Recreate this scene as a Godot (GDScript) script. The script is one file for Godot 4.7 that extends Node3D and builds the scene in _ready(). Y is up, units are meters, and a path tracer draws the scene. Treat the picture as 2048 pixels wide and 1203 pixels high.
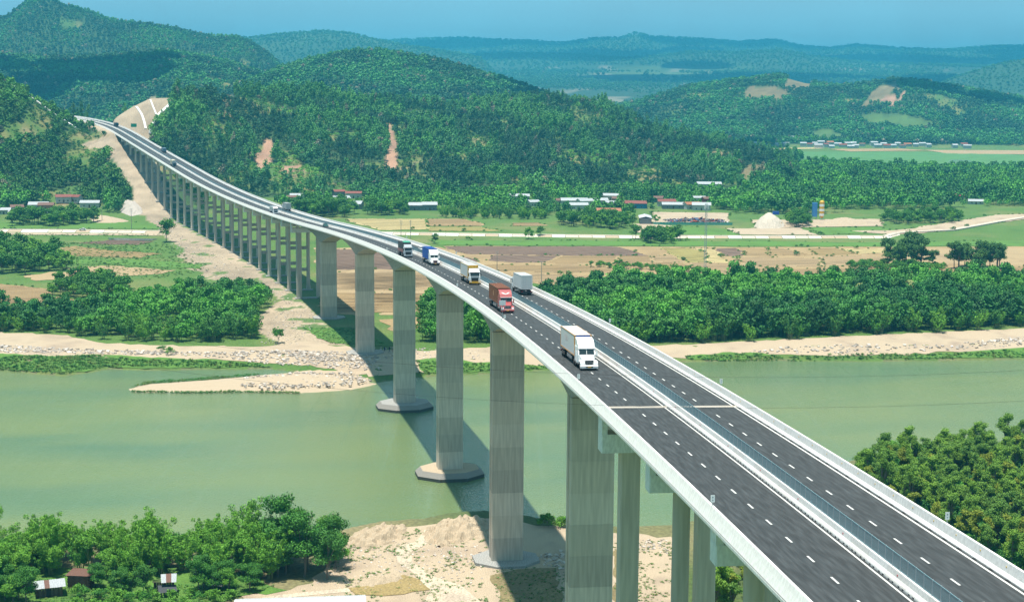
extends Node3D
# A tall motorway viaduct over a green river, seen from a drone. World: x to the right, y up, water at y = 0;
# "depth" d is the distance along -z. Units are metres.

var LAYERS := [
	{"name": "west_hill", "q": PackedFloat32Array([-0.5379, -0.4132, -0.3202, -0.3079, -0.2957, -0.2835, -0.2743, -0.2657, -0.2575, -0.2484, -0.2403, -0.2366]), "d": PackedFloat32Array([1300, 1380, 1400, 1400, 1400, 1395, 1390, 1375, 1340, 1290, 1230, 1160]), "h": PackedFloat32Array([114, 119.6, 104.5, 97.7, 86.5, 73.7, 65.7, 58.8, 45.6, 31.5, 18.4, 4.2]), "f": PackedFloat32Array([1180, 1180, 1180, 1180, 1180, 1180, 1185, 1190, 1185, 1180, 1170, 1140]), "back": 90.0, "amp": 4.0, "sc": 1.000},
	{"name": "wooded_ridge", "q": PackedFloat32Array([-0.2618, -0.2507, -0.2389, -0.2269, -0.2144, -0.2044, -0.1801, -0.1457, -0.1208, -0.0833, -0.0396, -0.0084, 0.0103, 0.026, 0.0416, 0.0635, 0.0856, 0.1171, 0.1486, 0.1676, 0.1867, 0.2121]), "d": PackedFloat32Array([1480, 1500, 1530, 1550, 1560, 1570, 1650, 1750, 1800, 1850, 1900, 1950, 2000, 2000, 2000, 1950, 1900, 1850, 1800, 1750, 1700, 1650]), "h": PackedFloat32Array([58.6, 69.4, 80.4, 89, 89.6, 91.1, 90.1, 88.6, 90.3, 80.4, 71.7, 77.5, 86.6, 85.6, 80.8, 70.6, 52.7, 38.1, 28.8, 17.8, 4.2, -3.1]), "f": PackedFloat32Array([1420, 1410, 1400, 1380, 1330, 1300, 1290, 1270, 1270, 1280, 1290, 1300, 1330, 1350, 1380, 1400, 1420, 1430, 1440, 1440, 1450, 1460]), "back": 450.0, "amp": 9.0, "sc": 1.000},
	{"name": "round_hill", "q": PackedFloat32Array([-0.1895, -0.1706, -0.1455, -0.1206, -0.1019, -0.0832, -0.0521, -0.0241, 0.0072, 0.026, 0.0542, 0.0794]), "d": PackedFloat32Array([2600, 2650, 2700, 2700, 2700, 2700, 2700, 2700, 2700, 2650, 2600, 2500]), "h": PackedFloat32Array([80.2, 100.8, 128.8, 147.6, 157.1, 159.1, 147.2, 127, 102.5, 82.3, 56.4, 29.6]), "f": PackedFloat32Array([2000, 2000, 2000, 2000, 2000, 2000, 2000, 2000, 2000, 2000, 2000, 2000]), "back": 600.0, "amp": 10.0, "sc": 1.208},
	{"name": "quarry_hill", "q": PackedFloat32Array([0.0387, 0.0542, 0.0666, 0.0853, 0.1101, 0.1318, 0.1505, 0.166, 0.1817, 0.2036, 0.2223, 0.2378, 0.2596, 0.2816, 0.3187, 0.3665, 0.4607]), "d": PackedFloat32Array([3300, 3350, 3400, 3450, 3500, 3500, 3500, 3500, 3500, 3450, 3450, 3450, 3450, 3450, 3450, 3400, 3300]), "h": PackedFloat32Array([14.7, 45.1, 62.6, 78.5, 106, 117.3, 124.2, 131.1, 116.4, 108.1, 113.8, 122.7, 116.9, 104.6, 84.1, 62.3, 39.8]), "f": PackedFloat32Array([2640, 2640, 2640, 2640, 2640, 2640, 2640, 2640, 2640, 2640, 2640, 2640, 2640, 2640, 2640, 2640, 2640]), "back": 600.0, "amp": 10.0, "sc": 1.561},
	{"name": "front_spur", "q": PackedFloat32Array([0.1233, 0.1481, 0.1699, 0.1918, 0.2169, 0.2421, 0.2672, 0.2924]), "d": PackedFloat32Array([2950, 3000, 3050, 3050, 3000, 2950, 2900, 2850]), "h": PackedFloat32Array([13.1, 33.7, 51.1, 47.8, 37.9, 26.6, 21, 13]), "f": PackedFloat32Array([2650, 2650, 2650, 2650, 2650, 2650, 2650, 2650]), "back": 250.0, "amp": 5.0, "sc": 1.349},
	{"name": "back_slope", "q": PackedFloat32Array([-0.4748, -0.3507, -0.3197, -0.2887, -0.2575, -0.217, -0.1952, -0.1797, -0.1642, -0.1456, -0.1208, -0.0958]), "d": PackedFloat32Array([3000, 3000, 3000, 3000, 3000, 3000, 3000, 3000, 3000, 3000, 3000, 3000]), "h": PackedFloat32Array([182.9, 167, 153.8, 148, 152.4, 162.4, 153.7, 144.8, 129.4, 111.2, 88.6, 65.9]), "f": PackedFloat32Array([2150, 2150, 2150, 2150, 2150, 2150, 2150, 2150, 2150, 2150, 2150, 2150]), "back": 500.0, "amp": 14.0, "sc": 1.364},
	{"name": "west_peak", "q": PackedFloat32Array([-0.4732, -0.381, -0.3189, -0.3142, -0.3088, -0.3037, -0.2984, -0.2851, -0.2799, -0.2722, -0.263, -0.2522, -0.2306, -0.2136, -0.1919, -0.1733, -0.164, -0.1548, -0.1455, -0.1269]), "d": PackedFloat32Array([3900, 3900, 3900, 3900, 3900, 3900, 3900, 3900, 3900, 3900, 3900, 3900, 3900, 3900, 3900, 3900, 3900, 3900, 3900, 3900]), "h": PackedFloat32Array([318.3, 261.3, 258.2, 263.1, 277.5, 295.5, 302.8, 303.1, 290.2, 284.5, 275.2, 257.6, 246.3, 238.4, 218.6, 217.9, 205, 182.5, 151.6, 112.4]), "f": PackedFloat32Array([3300, 3300, 3300, 3300, 3300, 3300, 3300, 3300, 3300, 3300, 3300, 3300, 3300, 3300, 3300, 3300, 3300, 3300, 3300, 3300]), "back": 700.0, "amp": 12.0, "sc": 1.773},
	{"name": "blue_range_a", "q": PackedFloat32Array([-0.1952, -0.1827, -0.1671, -0.1453, -0.1204, -0.1018, -0.0832, -0.0583, -0.0334, -0.0085]), "d": PackedFloat32Array([7000, 7000, 7000, 7000, 7000, 7000, 7000, 7000, 7000, 7000]), "h": PackedFloat32Array([254.1, 280.5, 307, 323.1, 339.3, 329.5, 298.2, 269.3, 244.7, 209.3]), "f": PackedFloat32Array([5200, 5200, 5200, 5200, 5200, 5200, 5200, 5200, 5200, 5200]), "back": 1500.0, "amp": 14.0, "sc": 3.182},
	{"name": "blue_range_b", "q": PackedFloat32Array([-0.0832, -0.0552, -0.0241, 0.007, 0.0381, 0.0693, 0.0941, 0.1096, 0.1314, 0.147, 0.1656, 0.1844, 0.2062, 0.2281, 0.2717, 0.3178, 0.3961]), "d": PackedFloat32Array([9000, 9000, 9000, 9000, 9000, 9000, 9000, 9000, 9000, 9000, 9000, 9000, 9000, 9000, 9000, 9000, 9000]), "h": PackedFloat32Array([235.3, 262, 280.6, 288, 284.4, 264.2, 282.4, 305.5, 301.3, 307.8, 322.8, 288, 261.7, 246.4, 238, 232.6, 265.2]), "f": PackedFloat32Array([7900, 7900, 7900, 7900, 7900, 7900, 7900, 7900, 7900, 7900, 7900, 7900, 7900, 7900, 7900, 7900, 7900]), "back": 900.0, "amp": 14.0, "sc": 4.091},
	{"name": "blue_range_c", "q": PackedFloat32Array([-0.164, -0.0863, -0.0583, -0.0303, -0.0024, 0.0163, 0.0318, 0.0504, 0.066, 0.0759, 0.0846, 0.097, 0.1157, 0.1406, 0.1623, 0.178, 0.1967, 0.2137, 0.2277, 0.2402, 0.2682, 0.2961, 0.3172, 0.4265]), "d": PackedFloat32Array([12500, 12500, 12500, 12500, 12500, 12500, 12500, 12500, 12500, 12500, 12500, 12500, 12500, 12500, 12500, 12500, 12500, 12500, 12500, 12500, 12500, 12500, 12500, 12500]), "h": PackedFloat32Array([414.8, 448.4, 466.2, 476.2, 459.5, 453.4, 443.2, 483.2, 484.6, 523.7, 497.7, 491.1, 481.2, 460.3, 481.4, 432.8, 415.3, 447.4, 429.5, 419, 409.9, 439.2, 448.7, 465.8]), "f": PackedFloat32Array([10000, 10000, 10000, 10000, 10000, 10000, 10000, 10000, 10000, 10000, 10000, 10000, 10000, 10000, 10000, 10000, 10000, 10000, 10000, 10000, 10000, 10000, 10000, 10000]), "back": 1500.0, "amp": 16.0, "sc": 5.682},
	{"name": "east_spur", "q": PackedFloat32Array([0.2475, 0.2659, 0.2812, 0.2966, 0.3175, 0.3645, 0.4582]), "d": PackedFloat32Array([5500, 5500, 5500, 5500, 5500, 5500, 5500]), "h": PackedFloat32Array([80.6, 123.8, 156.7, 184.4, 210.6, 237.7, 207.5]), "f": PackedFloat32Array([4900, 4900, 4900, 4900, 4900, 4900, 4900]), "back": 800.0, "amp": 12.0, "sc": 2.500},
]
var NEAR_Q := PackedFloat32Array([-0.4937, -0.3312, -0.2338, -0.1688, -0.1202, -0.1039, -0.0845, -0.0553, -0.0391, -0.0165, 0.0094, 0.0256, 0.0678, 0.1098, 0.1387, 0.1867, 0.2184, 0.2471, 0.2663, 0.2953, 0.3297, 0.5062])
var NEAR_D := PackedFloat32Array([333.4, 338.4, 341.1, 345.5, 348.7, 355.4, 360.6, 363, 367.6, 370, 365.8, 362.9, 357.8, 359, 371.5, 398.6, 423.7, 437.3, 444.5, 441.1, 453.3, 480.6])
var FAR_Q := PackedFloat32Array([-0.5187, -0.3269, -0.3078, -0.2871, -0.2678, -0.2582, -0.231, -0.1927, -0.1543, -0.1288, -0.1032, -0.0857, -0.0585, -0.0137, 0.0246, 0.1139, 0.1522, 0.216, 0.327, 0.5029])
var FAR_D := PackedFloat32Array([560.7, 564.9, 555.3, 550.9, 559.2, 565.4, 563, 565.9, 567.8, 559.2, 552.8, 543.6, 553.8, 560.7, 569.8, 589, 594.4, 591.5, 599.9, 610.2])
var FLOOR_D := PackedFloat32Array([0, 545, 580, 1050, 3000, 5000, 8000, 10000, 16000])
var FLOOR_H := PackedFloat32Array([4, 3, 3, 8.9, 8.9, 75, 190, 270, 340])
var CORR_S := PackedFloat32Array([500, 553, 960, 1000, 1022, 1060, 1100, 1150, 1200, 1214, 1218])
var CORR_H := PackedFloat32Array([3.5, 5.5, 9, 14, 17, 24, 33, 43, 54, 57, 60.3])
var KNOT := PackedFloat32Array([-130, 100, 300, 500, 700, 900, 1150, 1200, 1260, 1500])
var CURV := PackedFloat32Array([-0.0907, -0.3054, -0.3452, -0.3817, -0.2403, -0.0313, 0.0024, -0.2, -1.2, -2])
var GRADE := PackedFloat32Array([-3.547, -4.498, -4.558, -4.443, 0.051, 5.087, 5.594, 5.9, 6.2, 2])
var ZONES := [
	["sand", [Vector2(-402.3, 1466.6), Vector2(-398.1, 1499.4), Vector2(-624.6, 2460.1), Vector2(-365.7, 1505.4), Vector2(-596.7, 2496.6), Vector2(-585.6, 2579.8), Vector2(-579.4, 2595.5), Vector2(-334.3, 1558.4), Vector2(-533.1, 2583.4), Vector2(-325.8, 1529.2), Vector2(-332.2, 1498.6), Vector2(-338.3, 1487), Vector2(-298.6, 1311.2), Vector2(-275.8, 1243.4), Vector2(-236, 1099.8), Vector2(-197.3, 999.6), Vector2(-158.6, 903.7), Vector2(-131.7, 823.8), Vector2(-96.8, 718.7), Vector2(-82.1, 672.4), Vector2(-64, 602.4), Vector2(-73.6, 602), Vector2(-88.9, 601.4), Vector2(-102.6, 633.5), Vector2(-109.3, 662.3), Vector2(-105.4, 714.8), Vector2(-127.7, 791.1), Vector2(-145.4, 784.7), Vector2(-159.5, 793.2), Vector2(-159, 814.1), Vector2(-179.1, 840.9), Vector2(-179.1, 867), Vector2(-189, 885.4), Vector2(-188.8, 914.6), Vector2(-201.2, 945.7), Vector2(-215.6, 981.9), Vector2(-231, 1034.6), Vector2(-239.6, 1054.3), Vector2(-258, 1112.4), Vector2(-282.7, 1141.8), Vector2(-286, 1170.6), Vector2(-278.5, 1167.3), Vector2(-288.8, 1202.2), Vector2(-314.7, 1262.3), Vector2(-331.8, 1304.1), Vector2(-362.6, 1335), Vector2(-358.6, 1361.8), Vector2(-339, 1338.7), Vector2(-357, 1379.5)]],
	["scar", [Vector2(-137.6, 1714.3), Vector2(-131.8, 1722.4), Vector2(-120, 1621.1), Vector2(-111.9, 1577.7), Vector2(-109.6, 1511.7), Vector2(-107.1, 1458.1), Vector2(-115.4, 1436.2), Vector2(-120.3, 1508.9), Vector2(-120.1, 1556.4)]],
	["scar", [Vector2(-234.4, 1442.5), Vector2(-234.6, 1508.8), Vector2(-226.5, 1501.4), Vector2(-220, 1489), Vector2(-216.7, 1444.3), Vector2(-215.9, 1400.7), Vector2(-220.8, 1375.5)]],
	["scar", [Vector2(-154.2, 1418.7), Vector2(-151.7, 1438.1), Vector2(-142.5, 1445.8), Vector2(-145.8, 1424)]],
	["scar", [Vector2(-206, 1392.9), Vector2(-193, 1443), Vector2(-186.3, 1399.1), Vector2(-199.8, 1379.8)]],
	["meadow", [Vector2(-127.9, 1804.7), Vector2(-92.7, 1893.3), Vector2(-83, 1810.5), Vector2(-118.6, 1751.1)]],
	["dry", [Vector2(225.8, 1599.8), Vector2(255.8, 1718.7), Vector2(277.6, 1702.6), Vector2(252.6, 1594.1), Vector2(226, 1548.5)]],
	["dry", [Vector2(210.6, 1748.8), Vector2(229.1, 1765), Vector2(246.6, 1731.1), Vector2(228.8, 1718.8), Vector2(212.3, 1717.4)]],
	["dry", [Vector2(275.3, 1609.2), Vector2(287.1, 1633.2), Vector2(283.4, 1520.7), Vector2(263, 1481)]],
	["dry", [Vector2(470.1, 1815.8), Vector2(484.9, 1807), Vector2(463.5, 1648.8), Vector2(452.1, 1683.7)]],
	["dry", [Vector2(-488, 2596.7), Vector2(-438.2, 2520.2), Vector2(-283.4, 1629.6), Vector2(-295.9, 1587)]],
	["dry", [Vector2(-294.8, 1567.6), Vector2(-281.3, 1573.7), Vector2(-271.2, 1557.9), Vector2(-281.8, 1549.1)]],
	["scar", [Vector2(709.8, 3112.6), Vector2(741.7, 3205.5), Vector2(753.4, 3226.8), Vector2(766.2, 3217.1), Vector2(751.3, 3132.3), Vector2(786.6, 3240.5), Vector2(795.4, 3234.7), Vector2(751.4, 3111.6), Vector2(718.4, 3032.6), Vector2(710.8, 3082.2)]],
	["dry", [Vector2(668.8, 3078.5), Vector2(722.4, 3245.5), Vector2(770, 3368.6), Vector2(802.4, 3373.1), Vector2(789.6, 3252.8), Vector2(751.9, 3220.3), Vector2(708.1, 3113.3)]],
	["dry", [Vector2(445.7, 3186.5), Vector2(488.5, 3311.3), Vector2(541.9, 3259), Vector2(553.7, 3207.3), Vector2(516.9, 3104.8), Vector2(464.2, 3142.6)]],
	["dry", [Vector2(564.8, 3335.4), Vector2(1230.3, 6437.6), Vector2(614.8, 3322.6), Vector2(551.2, 3253.8)]],
	["meadow", [Vector2(511.3, 2847.5), Vector2(570.6, 2877.2), Vector2(581.4, 2755.1), Vector2(526.5, 2738.1)]],
	["meadow", [Vector2(653.1, 3012.5), Vector2(719.8, 2977.5), Vector2(772.7, 2893.3), Vector2(714.6, 2876.9), Vector2(654.9, 2933.2)]],
]
var SHEETS := [
	["sandy_bank", "sand", 1, [Vector2(-204.3, 626.7), Vector2(-178.7, 620.6), Vector2(-158.3, 603), Vector2(-126.4, 597.7), Vector2(-96, 597.8), Vector2(-88.9, 601.4), Vector2(-82.4, 610.7), Vector2(-69.8, 602.2), Vector2(-49.7, 592.1), Vector2(-32.6, 590.6), Vector2(-4.5, 602.6), Vector2(10.9, 603.2), Vector2(53.3, 604.9), Vector2(89.5, 615.4), Vector2(136, 631.4), Vector2(213, 653.2), Vector2(224.4, 655), Vector2(209.5, 610.2), Vector2(169.1, 604.7), Vector2(128.9, 597), Vector2(91.2, 599.9), Vector2(67.6, 593.3), Vector2(14.1, 573.9), Vector2(-7.8, 564.8), Vector2(-32.6, 557.3), Vector2(-46.9, 548), Vector2(-57.4, 556.3), Vector2(-76.9, 568.9), Vector2(-92.2, 573.8), Vector2(-108.9, 574.8), Vector2(-150.9, 574.2), Vector2(-174.4, 566.9), Vector2(-187.4, 573.7), Vector2(-198.3, 573.3), Vector2(-216.2, 626.2)], 0],
	["marsh_grass", "grass", 2, [Vector2(-199.8, 578), Vector2(-188.9, 578.4), Vector2(-167.5, 574.5), Vector2(-152, 578.5), Vector2(-136.4, 575.1), Vector2(-114.4, 574.9), Vector2(-95.7, 573), Vector2(-86.9, 569.1), Vector2(-109.3, 567.4), Vector2(-130.4, 564.5), Vector2(-146.4, 567), Vector2(-150.1, 560.7), Vector2(-158.7, 552.8), Vector2(-171.4, 556.8), Vector2(-185.1, 566.4), Vector2(-195.9, 566)], 0],
	["bank_grass", "grass", 2, [Vector2(65.7, 594), Vector2(79.7, 599.4), Vector2(97.2, 601.5), Vector2(102.3, 597.5), Vector2(90.7, 596), Vector2(67.2, 590.1)], 0],
	["bank_grass", "grass", 2, [Vector2(143.9, 596.1), Vector2(168.8, 603.6), Vector2(200, 612.3), Vector2(210.6, 613.6), Vector2(207.1, 602.8), Vector2(167.3, 598)], 0],
	["bank_grass", "grass", 2, [Vector2(-35.2, 571.3), Vector2(-26.3, 576), Vector2(-11.5, 569.4), Vector2(-4.2, 573.9), Vector2(12.2, 570.9), Vector2(-11.3, 561.7), Vector2(-30.8, 557.1)], 0],
	["bank_grass", "grass", 2, [Vector2(-87, 644.7), Vector2(-66.5, 645.7), Vector2(-51.6, 614.2), Vector2(-46.6, 600.9), Vector2(-58.3, 602.6), Vector2(-70.3, 606.6), Vector2(-78, 622.5)], 0],
	["fallow_land", "tan", 0, [Vector2(-41.8, 945.1), Vector2(155.1, 952.1), Vector2(328.2, 965.6), Vector2(280.4, 822.7), Vector2(196.6, 810.3), Vector2(131.9, 806.8), Vector2(57.6, 804.8), Vector2(38.4, 777.5), Vector2(13.8, 778.1), Vector2(-3.6, 793.9), Vector2(-25.2, 843.1)], 0],
	["fallow_land", "pink", 0, [Vector2(-116.1, 929.9), Vector2(-43, 939.7), Vector2(-13.4, 854.6), Vector2(-16.1, 789.5), Vector2(-28.4, 720.1), Vector2(-39.5, 714.9), Vector2(-48.2, 677.8), Vector2(-83.2, 681.5)], 0],
	["dry_field", "tan", 1, [Vector2(-249, 766.3), Vector2(-221.2, 750.1), Vector2(-212.2, 728.8), Vector2(-217.9, 700.3), Vector2(-225.9, 694), Vector2(-235, 695), Vector2(-259.7, 769.3)], 2.2],
	["dry_field", "tan", 1, [Vector2(-233.6, 718.1), Vector2(-212.7, 727.1), Vector2(-191.7, 710.7), Vector2(-164.9, 712), Vector2(-169.1, 701.1), Vector2(-191.2, 688.3), Vector2(-218.7, 677), Vector2(-229.3, 677.9), Vector2(-241, 713)], 2.2],
	["dry_field", "pink", 1, [Vector2(-235, 829.2), Vector2(-217.7, 840.9), Vector2(-175.7, 822.2), Vector2(-179.1, 807.8), Vector2(-205.2, 796.6), Vector2(-226.8, 809.2)], 0],
	["dry_field", "pink", 1, [Vector2(-247.9, 794.3), Vector2(-237.4, 814.7), Vector2(-228.6, 811.1), Vector2(-205.9, 794.6), Vector2(-212.9, 790.4), Vector2(-234.8, 779.8)], 0],
	["dry_field", "ochre", 1, [Vector2(-264.3, 925.9), Vector2(-257.7, 931.6), Vector2(-229.6, 907.6), Vector2(-199.4, 897), Vector2(-207.6, 875.1), Vector2(-242.9, 882.4), Vector2(-251.7, 889)], 2.5],
	["ploughed_field", "brown", 1, [Vector2(-261.3, 944.8), Vector2(-244, 965.3), Vector2(-216.6, 958.6), Vector2(-222.6, 939.1)], 2.0],
	["canal_bank", "sand", 1, [Vector2(-343.7, 1003), Vector2(-223.3, 1005.8), Vector2(-220.6, 993.5), Vector2(-339.7, 991.1)], 0],
	["ploughed_field", "brown", 1, [Vector2(-41.6, 942.5), Vector2(61.9, 949), Vector2(78.2, 903.9), Vector2(28.3, 900.9), Vector2(-27.1, 904.9)], 2.6],
	["dry_field", "tan", 1, [Vector2(17.7, 865.3), Vector2(28.5, 898.5), Vector2(59.9, 900.4), Vector2(57, 872.1), Vector2(27.1, 861.3)], 2.4],
	["ploughed_field", "brown", 1, [Vector2(-9.9, 901.1), Vector2(27.1, 898.4), Vector2(17.4, 867.5), Vector2(2.6, 866.7), Vector2(-13.7, 874.8)], 3.0],
	["dry_field", "tan", 1, [Vector2(61.1, 900.5), Vector2(78.5, 901.5), Vector2(77.2, 873.2), Vector2(58.1, 872.1)], 2.2],
	["dry_field", "pink", 1, [Vector2(80.3, 901.6), Vector2(92, 904.7), Vector2(95.6, 872), Vector2(78.1, 873.3)], 2.4],
	["dry_field", "olive", 1, [Vector2(88.3, 942.6), Vector2(105.4, 943.7), Vector2(112.5, 918.3), Vector2(107, 872.7), Vector2(97, 872.1), Vector2(92.6, 904.8)], 2.4],
	["dry_field", "straw", 1, [Vector2(106.3, 943.7), Vector2(118.6, 939.2), Vector2(120.1, 873.4), Vector2(107.9, 872.7), Vector2(113.4, 918.4)], 3.2],
	["ploughed_field", "brown", 1, [Vector2(119.8, 941.9), Vector2(133.9, 942.8), Vector2(132.9, 904.7), Vector2(123.4, 904.2)], 3.0],
	["dry_field", "tan", 1, [Vector2(135.2, 945.5), Vector2(152.4, 946.6), Vector2(146.9, 908), Vector2(133.8, 904.8)], 3.0],
	["dry_field", "tan", 1, [Vector2(56.4, 867.5), Vector2(94, 869.6), Vector2(97, 852.1), Vector2(55.9, 854.2)], 2.2],
	["dry_field", "pink", 1, [Vector2(98.2, 867.6), Vector2(119.5, 868.9), Vector2(123.7, 822.2), Vector2(97.9, 824.9), Vector2(97.9, 850)], 2.2],
	["dry_field", "pink", 1, [Vector2(125.3, 899.4), Vector2(174.8, 897.6), Vector2(167.3, 858.3), Vector2(128.9, 856.1)], 2.4],
	["dry_field", "tan", 1, [Vector2(-18.9, 856.5), Vector2(43.1, 853.4), Vector2(56.9, 832.9), Vector2(26, 823), Vector2(-0.1, 827.7), Vector2(-20.9, 830.7)], 2.4],
	["dry_field", "pink", 1, [Vector2(-6.3, 821.2), Vector2(54.5, 808.6), Vector2(38.3, 781.2), Vector2(14.8, 781.8), Vector2(-1.1, 797.9)], 2.2],
	["dry_field", "tan", 1, [Vector2(153.2, 944), Vector2(161.6, 944.5), Vector2(173.9, 909.6), Vector2(147.5, 908)], 2.4],
	["dry_field", "ochre", 1, [Vector2(175.8, 945.4), Vector2(194.3, 946.5), Vector2(200.3, 918.6), Vector2(176.5, 909.8)], 2.4],
	["dry_field", "straw", 1, [Vector2(195.5, 946.6), Vector2(227.1, 945.9), Vector2(225.1, 925.1), Vector2(201.5, 918.7)], 2.4],
	["dry_field", "pink", 1, [Vector2(228.2, 943.4), Vector2(310.2, 959.1), Vector2(326.3, 960.1), Vector2(296.2, 870), Vector2(216.9, 872.2), Vector2(223.2, 910.1)], 0],
	["dry_field", "pink", 1, [Vector2(177.3, 904.9), Vector2(200.4, 911.2), Vector2(219.1, 905), Vector2(213, 867.5), Vector2(183.8, 859.2), Vector2(169.9, 860.6)], 2.4],
	["dry_field", "tan", 1, [Vector2(129, 847.5), Vector2(190.8, 846.6), Vector2(261.4, 854.8), Vector2(279.5, 862.4), Vector2(293.9, 863.2), Vector2(282.4, 828.8), Vector2(198.1, 816.3), Vector2(135.4, 812.9)], 2.2],
	["dry_field", "straw", 1, [Vector2(-119.4, 1119.1), Vector2(-62.1, 1124), Vector2(-55.9, 1041.7), Vector2(-86.1, 1036.3), Vector2(-116.3, 1106.6)], 2.6],
	["dry_field", "tan", 1, [Vector2(-61, 1124.1), Vector2(-35.9, 1126.2), Vector2(-19.6, 1085.9), Vector2(-22, 1069.8), Vector2(-56.9, 1067)], 2.6],
	["dry_field", "olive", 1, [Vector2(-56.2, 1059.3), Vector2(-21.8, 1062.1), Vector2(-8.2, 1035.3), Vector2(-54.4, 1032.1)], 2.6],
	["dry_field", "tan", 1, [Vector2(-0.4, 1095.6), Vector2(19, 1097.2), Vector2(22.1, 1077.3), Vector2(-0.4, 1071.6)], 2.4],
	["ploughed_field", "brown", 1, [Vector2(-111.9, 919.8), Vector2(-66.1, 930.4), Vector2(-41.7, 911.5), Vector2(-17.8, 872.3), Vector2(-25.2, 843.1), Vector2(-100.7, 827)], 2.8],
	["dry_field", "pink", 1, [Vector2(-99.4, 816.3), Vector2(-58.3, 820.4), Vector2(-24.6, 822.3), Vector2(-16.2, 793.2), Vector2(-41.8, 755.7), Vector2(-91.3, 748.8)], 2.4],
	["dry_field", "tan", 1, [Vector2(-90, 738.5), Vector2(-38.7, 742.3), Vector2(-28.5, 723.3), Vector2(-42.2, 685.1), Vector2(-83.6, 684.8)], 2.2],
	["dry_field", "tan", 1, [Vector2(-55.7, 663.7), Vector2(-37.3, 675.5), Vector2(-31.9, 651.6), Vector2(-47, 632.2)], 0],
	["sand_yard", "sand", 2, [Vector2(172.6, 1070), Vector2(193.8, 1071.7), Vector2(197.6, 1024), Vector2(147.1, 1023.7), Vector2(144.4, 1063.9)], 0],
	["sand_yard", "sand", 2, [Vector2(83.1, 1098.4), Vector2(95.4, 1099.4), Vector2(109.1, 1080.4), Vector2(104.4, 1049.5), Vector2(81.2, 1028.7)], 0],
	["sand_yard", "sand", 2, [Vector2(224, 1051.4), Vector2(259.7, 1061.6), Vector2(310.6, 1125.5), Vector2(364.1, 1197.1), Vector2(394.5, 1209.4), Vector2(379.1, 1161.6), Vector2(326.3, 1106.1), Vector2(291.9, 1056.7), Vector2(248.2, 1027.4)], 0],
	["sand_yard", "sand", 2, [Vector2(104.2, 1202.9), Vector2(164.3, 1198.6), Vector2(149.7, 1103.9), Vector2(96.1, 1099.5)], 0],
	["sand_yard", "sand", 2, [Vector2(170, 1135.1), Vector2(267, 1152.1), Vector2(256.8, 1092.4), Vector2(167.1, 1069.5)], 0],
	["far_field", "straw", 1, [Vector2(374, 2517.1), Vector2(496.9, 2582.3), Vector2(496.7, 2539.7), Vector2(380.6, 2457.6)], 0],
	["far_field", "tan", 1, [Vector2(500.8, 2519.7), Vector2(621.7, 2562.7), Vector2(650, 2486), Vector2(512, 2422.8)], 0],
	["far_field", "pink", 1, [Vector2(647.2, 2505.5), Vector2(848.9, 2521.4), Vector2(795.3, 2361.2), Vector2(645.1, 2353.7)], 0],
	["far_field", "rice", 1, [Vector2(386.9, 2400.9), Vector2(618.3, 2422.4), Vector2(782.9, 2324.2), Vector2(682.2, 2023.3), Vector2(381.6, 2046.2)], 0],
	["grass_strip", "grass", 1, [Vector2(-50.9, 977.8), Vector2(160, 982.9), Vector2(234.3, 982), Vector2(340.7, 1003.3), Vector2(329.1, 968.4), Vector2(155.5, 954.8), Vector2(-43.5, 950.4)], 0],
	["grass_strip", "grass", 1, [Vector2(-329.1, 1080.5), Vector2(-242.9, 1076.3), Vector2(-231, 1034.6), Vector2(-333, 1028.9), Vector2(-352.1, 1027.6), Vector2(-364.9, 1065.4)], 0],
	["grass_strip", "grass", 1, [Vector2(-246.5, 870.4), Vector2(-199.2, 868.6), Vector2(-164.4, 844.6), Vector2(-165.6, 830.4), Vector2(-183.5, 834.2), Vector2(-221.8, 849.3), Vector2(-241.1, 841.7)], 0],
	["grass_strip", "grass", 1, [Vector2(114.3, 1080.9), Vector2(142.2, 1059.9), Vector2(146.2, 1017.5), Vector2(104.5, 1017.8)], 0],
	["grass_strip", "grass", 1, [Vector2(202.1, 1076.2), Vector2(250.5, 1080.1), Vector2(257.9, 1054), Vector2(219.9, 1031.8), Vector2(198.9, 1024.1)], 0],
	["mud_pool", "mud", 3, [Vector2(-31.6, 302.9), Vector2(-25.9, 306.4), Vector2(-21.3, 312.4), Vector2(-17.6, 309.4), Vector2(-16.3, 303.8), Vector2(-21.5, 299.7), Vector2(-29.2, 298.7)], 0],
	["dirt_track", "track", 2, [Vector2(-24.7, 330.7), Vector2(-23.4, 334.5), Vector2(-20.8, 336.2), Vector2(-19.1, 345.8), Vector2(-16.9, 345.7), Vector2(-17.5, 335.9), Vector2(-21.2, 328.4), Vector2(-20.3, 320.7), Vector2(-16.3, 312.5), Vector2(-10, 305.8), Vector2(-5.8, 296.1), Vector2(-5.6, 289.6), Vector2(-16.9, 288.5), Vector2(-15.8, 303.1), Vector2(-19.3, 312.4), Vector2(-23.5, 321)], 0],
	["dirt_track", "track", 2, [Vector2(-51.9, 294.9), Vector2(-44.8, 298.8), Vector2(-31.6, 303.5), Vector2(-31.4, 301), Vector2(-44.5, 296.9), Vector2(-47.6, 292), Vector2(-55.1, 291.3)], 0],
	["gravel_ground", "sand", 1, [Vector2(-43.2, 287.8), Vector2(-52.3, 297.2), Vector2(-39.7, 304.9), Vector2(-37.9, 315.3), Vector2(-36.1, 336.9), Vector2(-29.3, 347.2), Vector2(-19.3, 349), Vector2(-13.8, 353), Vector2(-5.9, 356.1), Vector2(3.3, 352), Vector2(9, 350.1), Vector2(23.5, 346.1), Vector2(35.4, 341.7), Vector2(36.1, 327.7), Vector2(32.7, 304.2), Vector2(31.1, 288.5)], 0],
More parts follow.
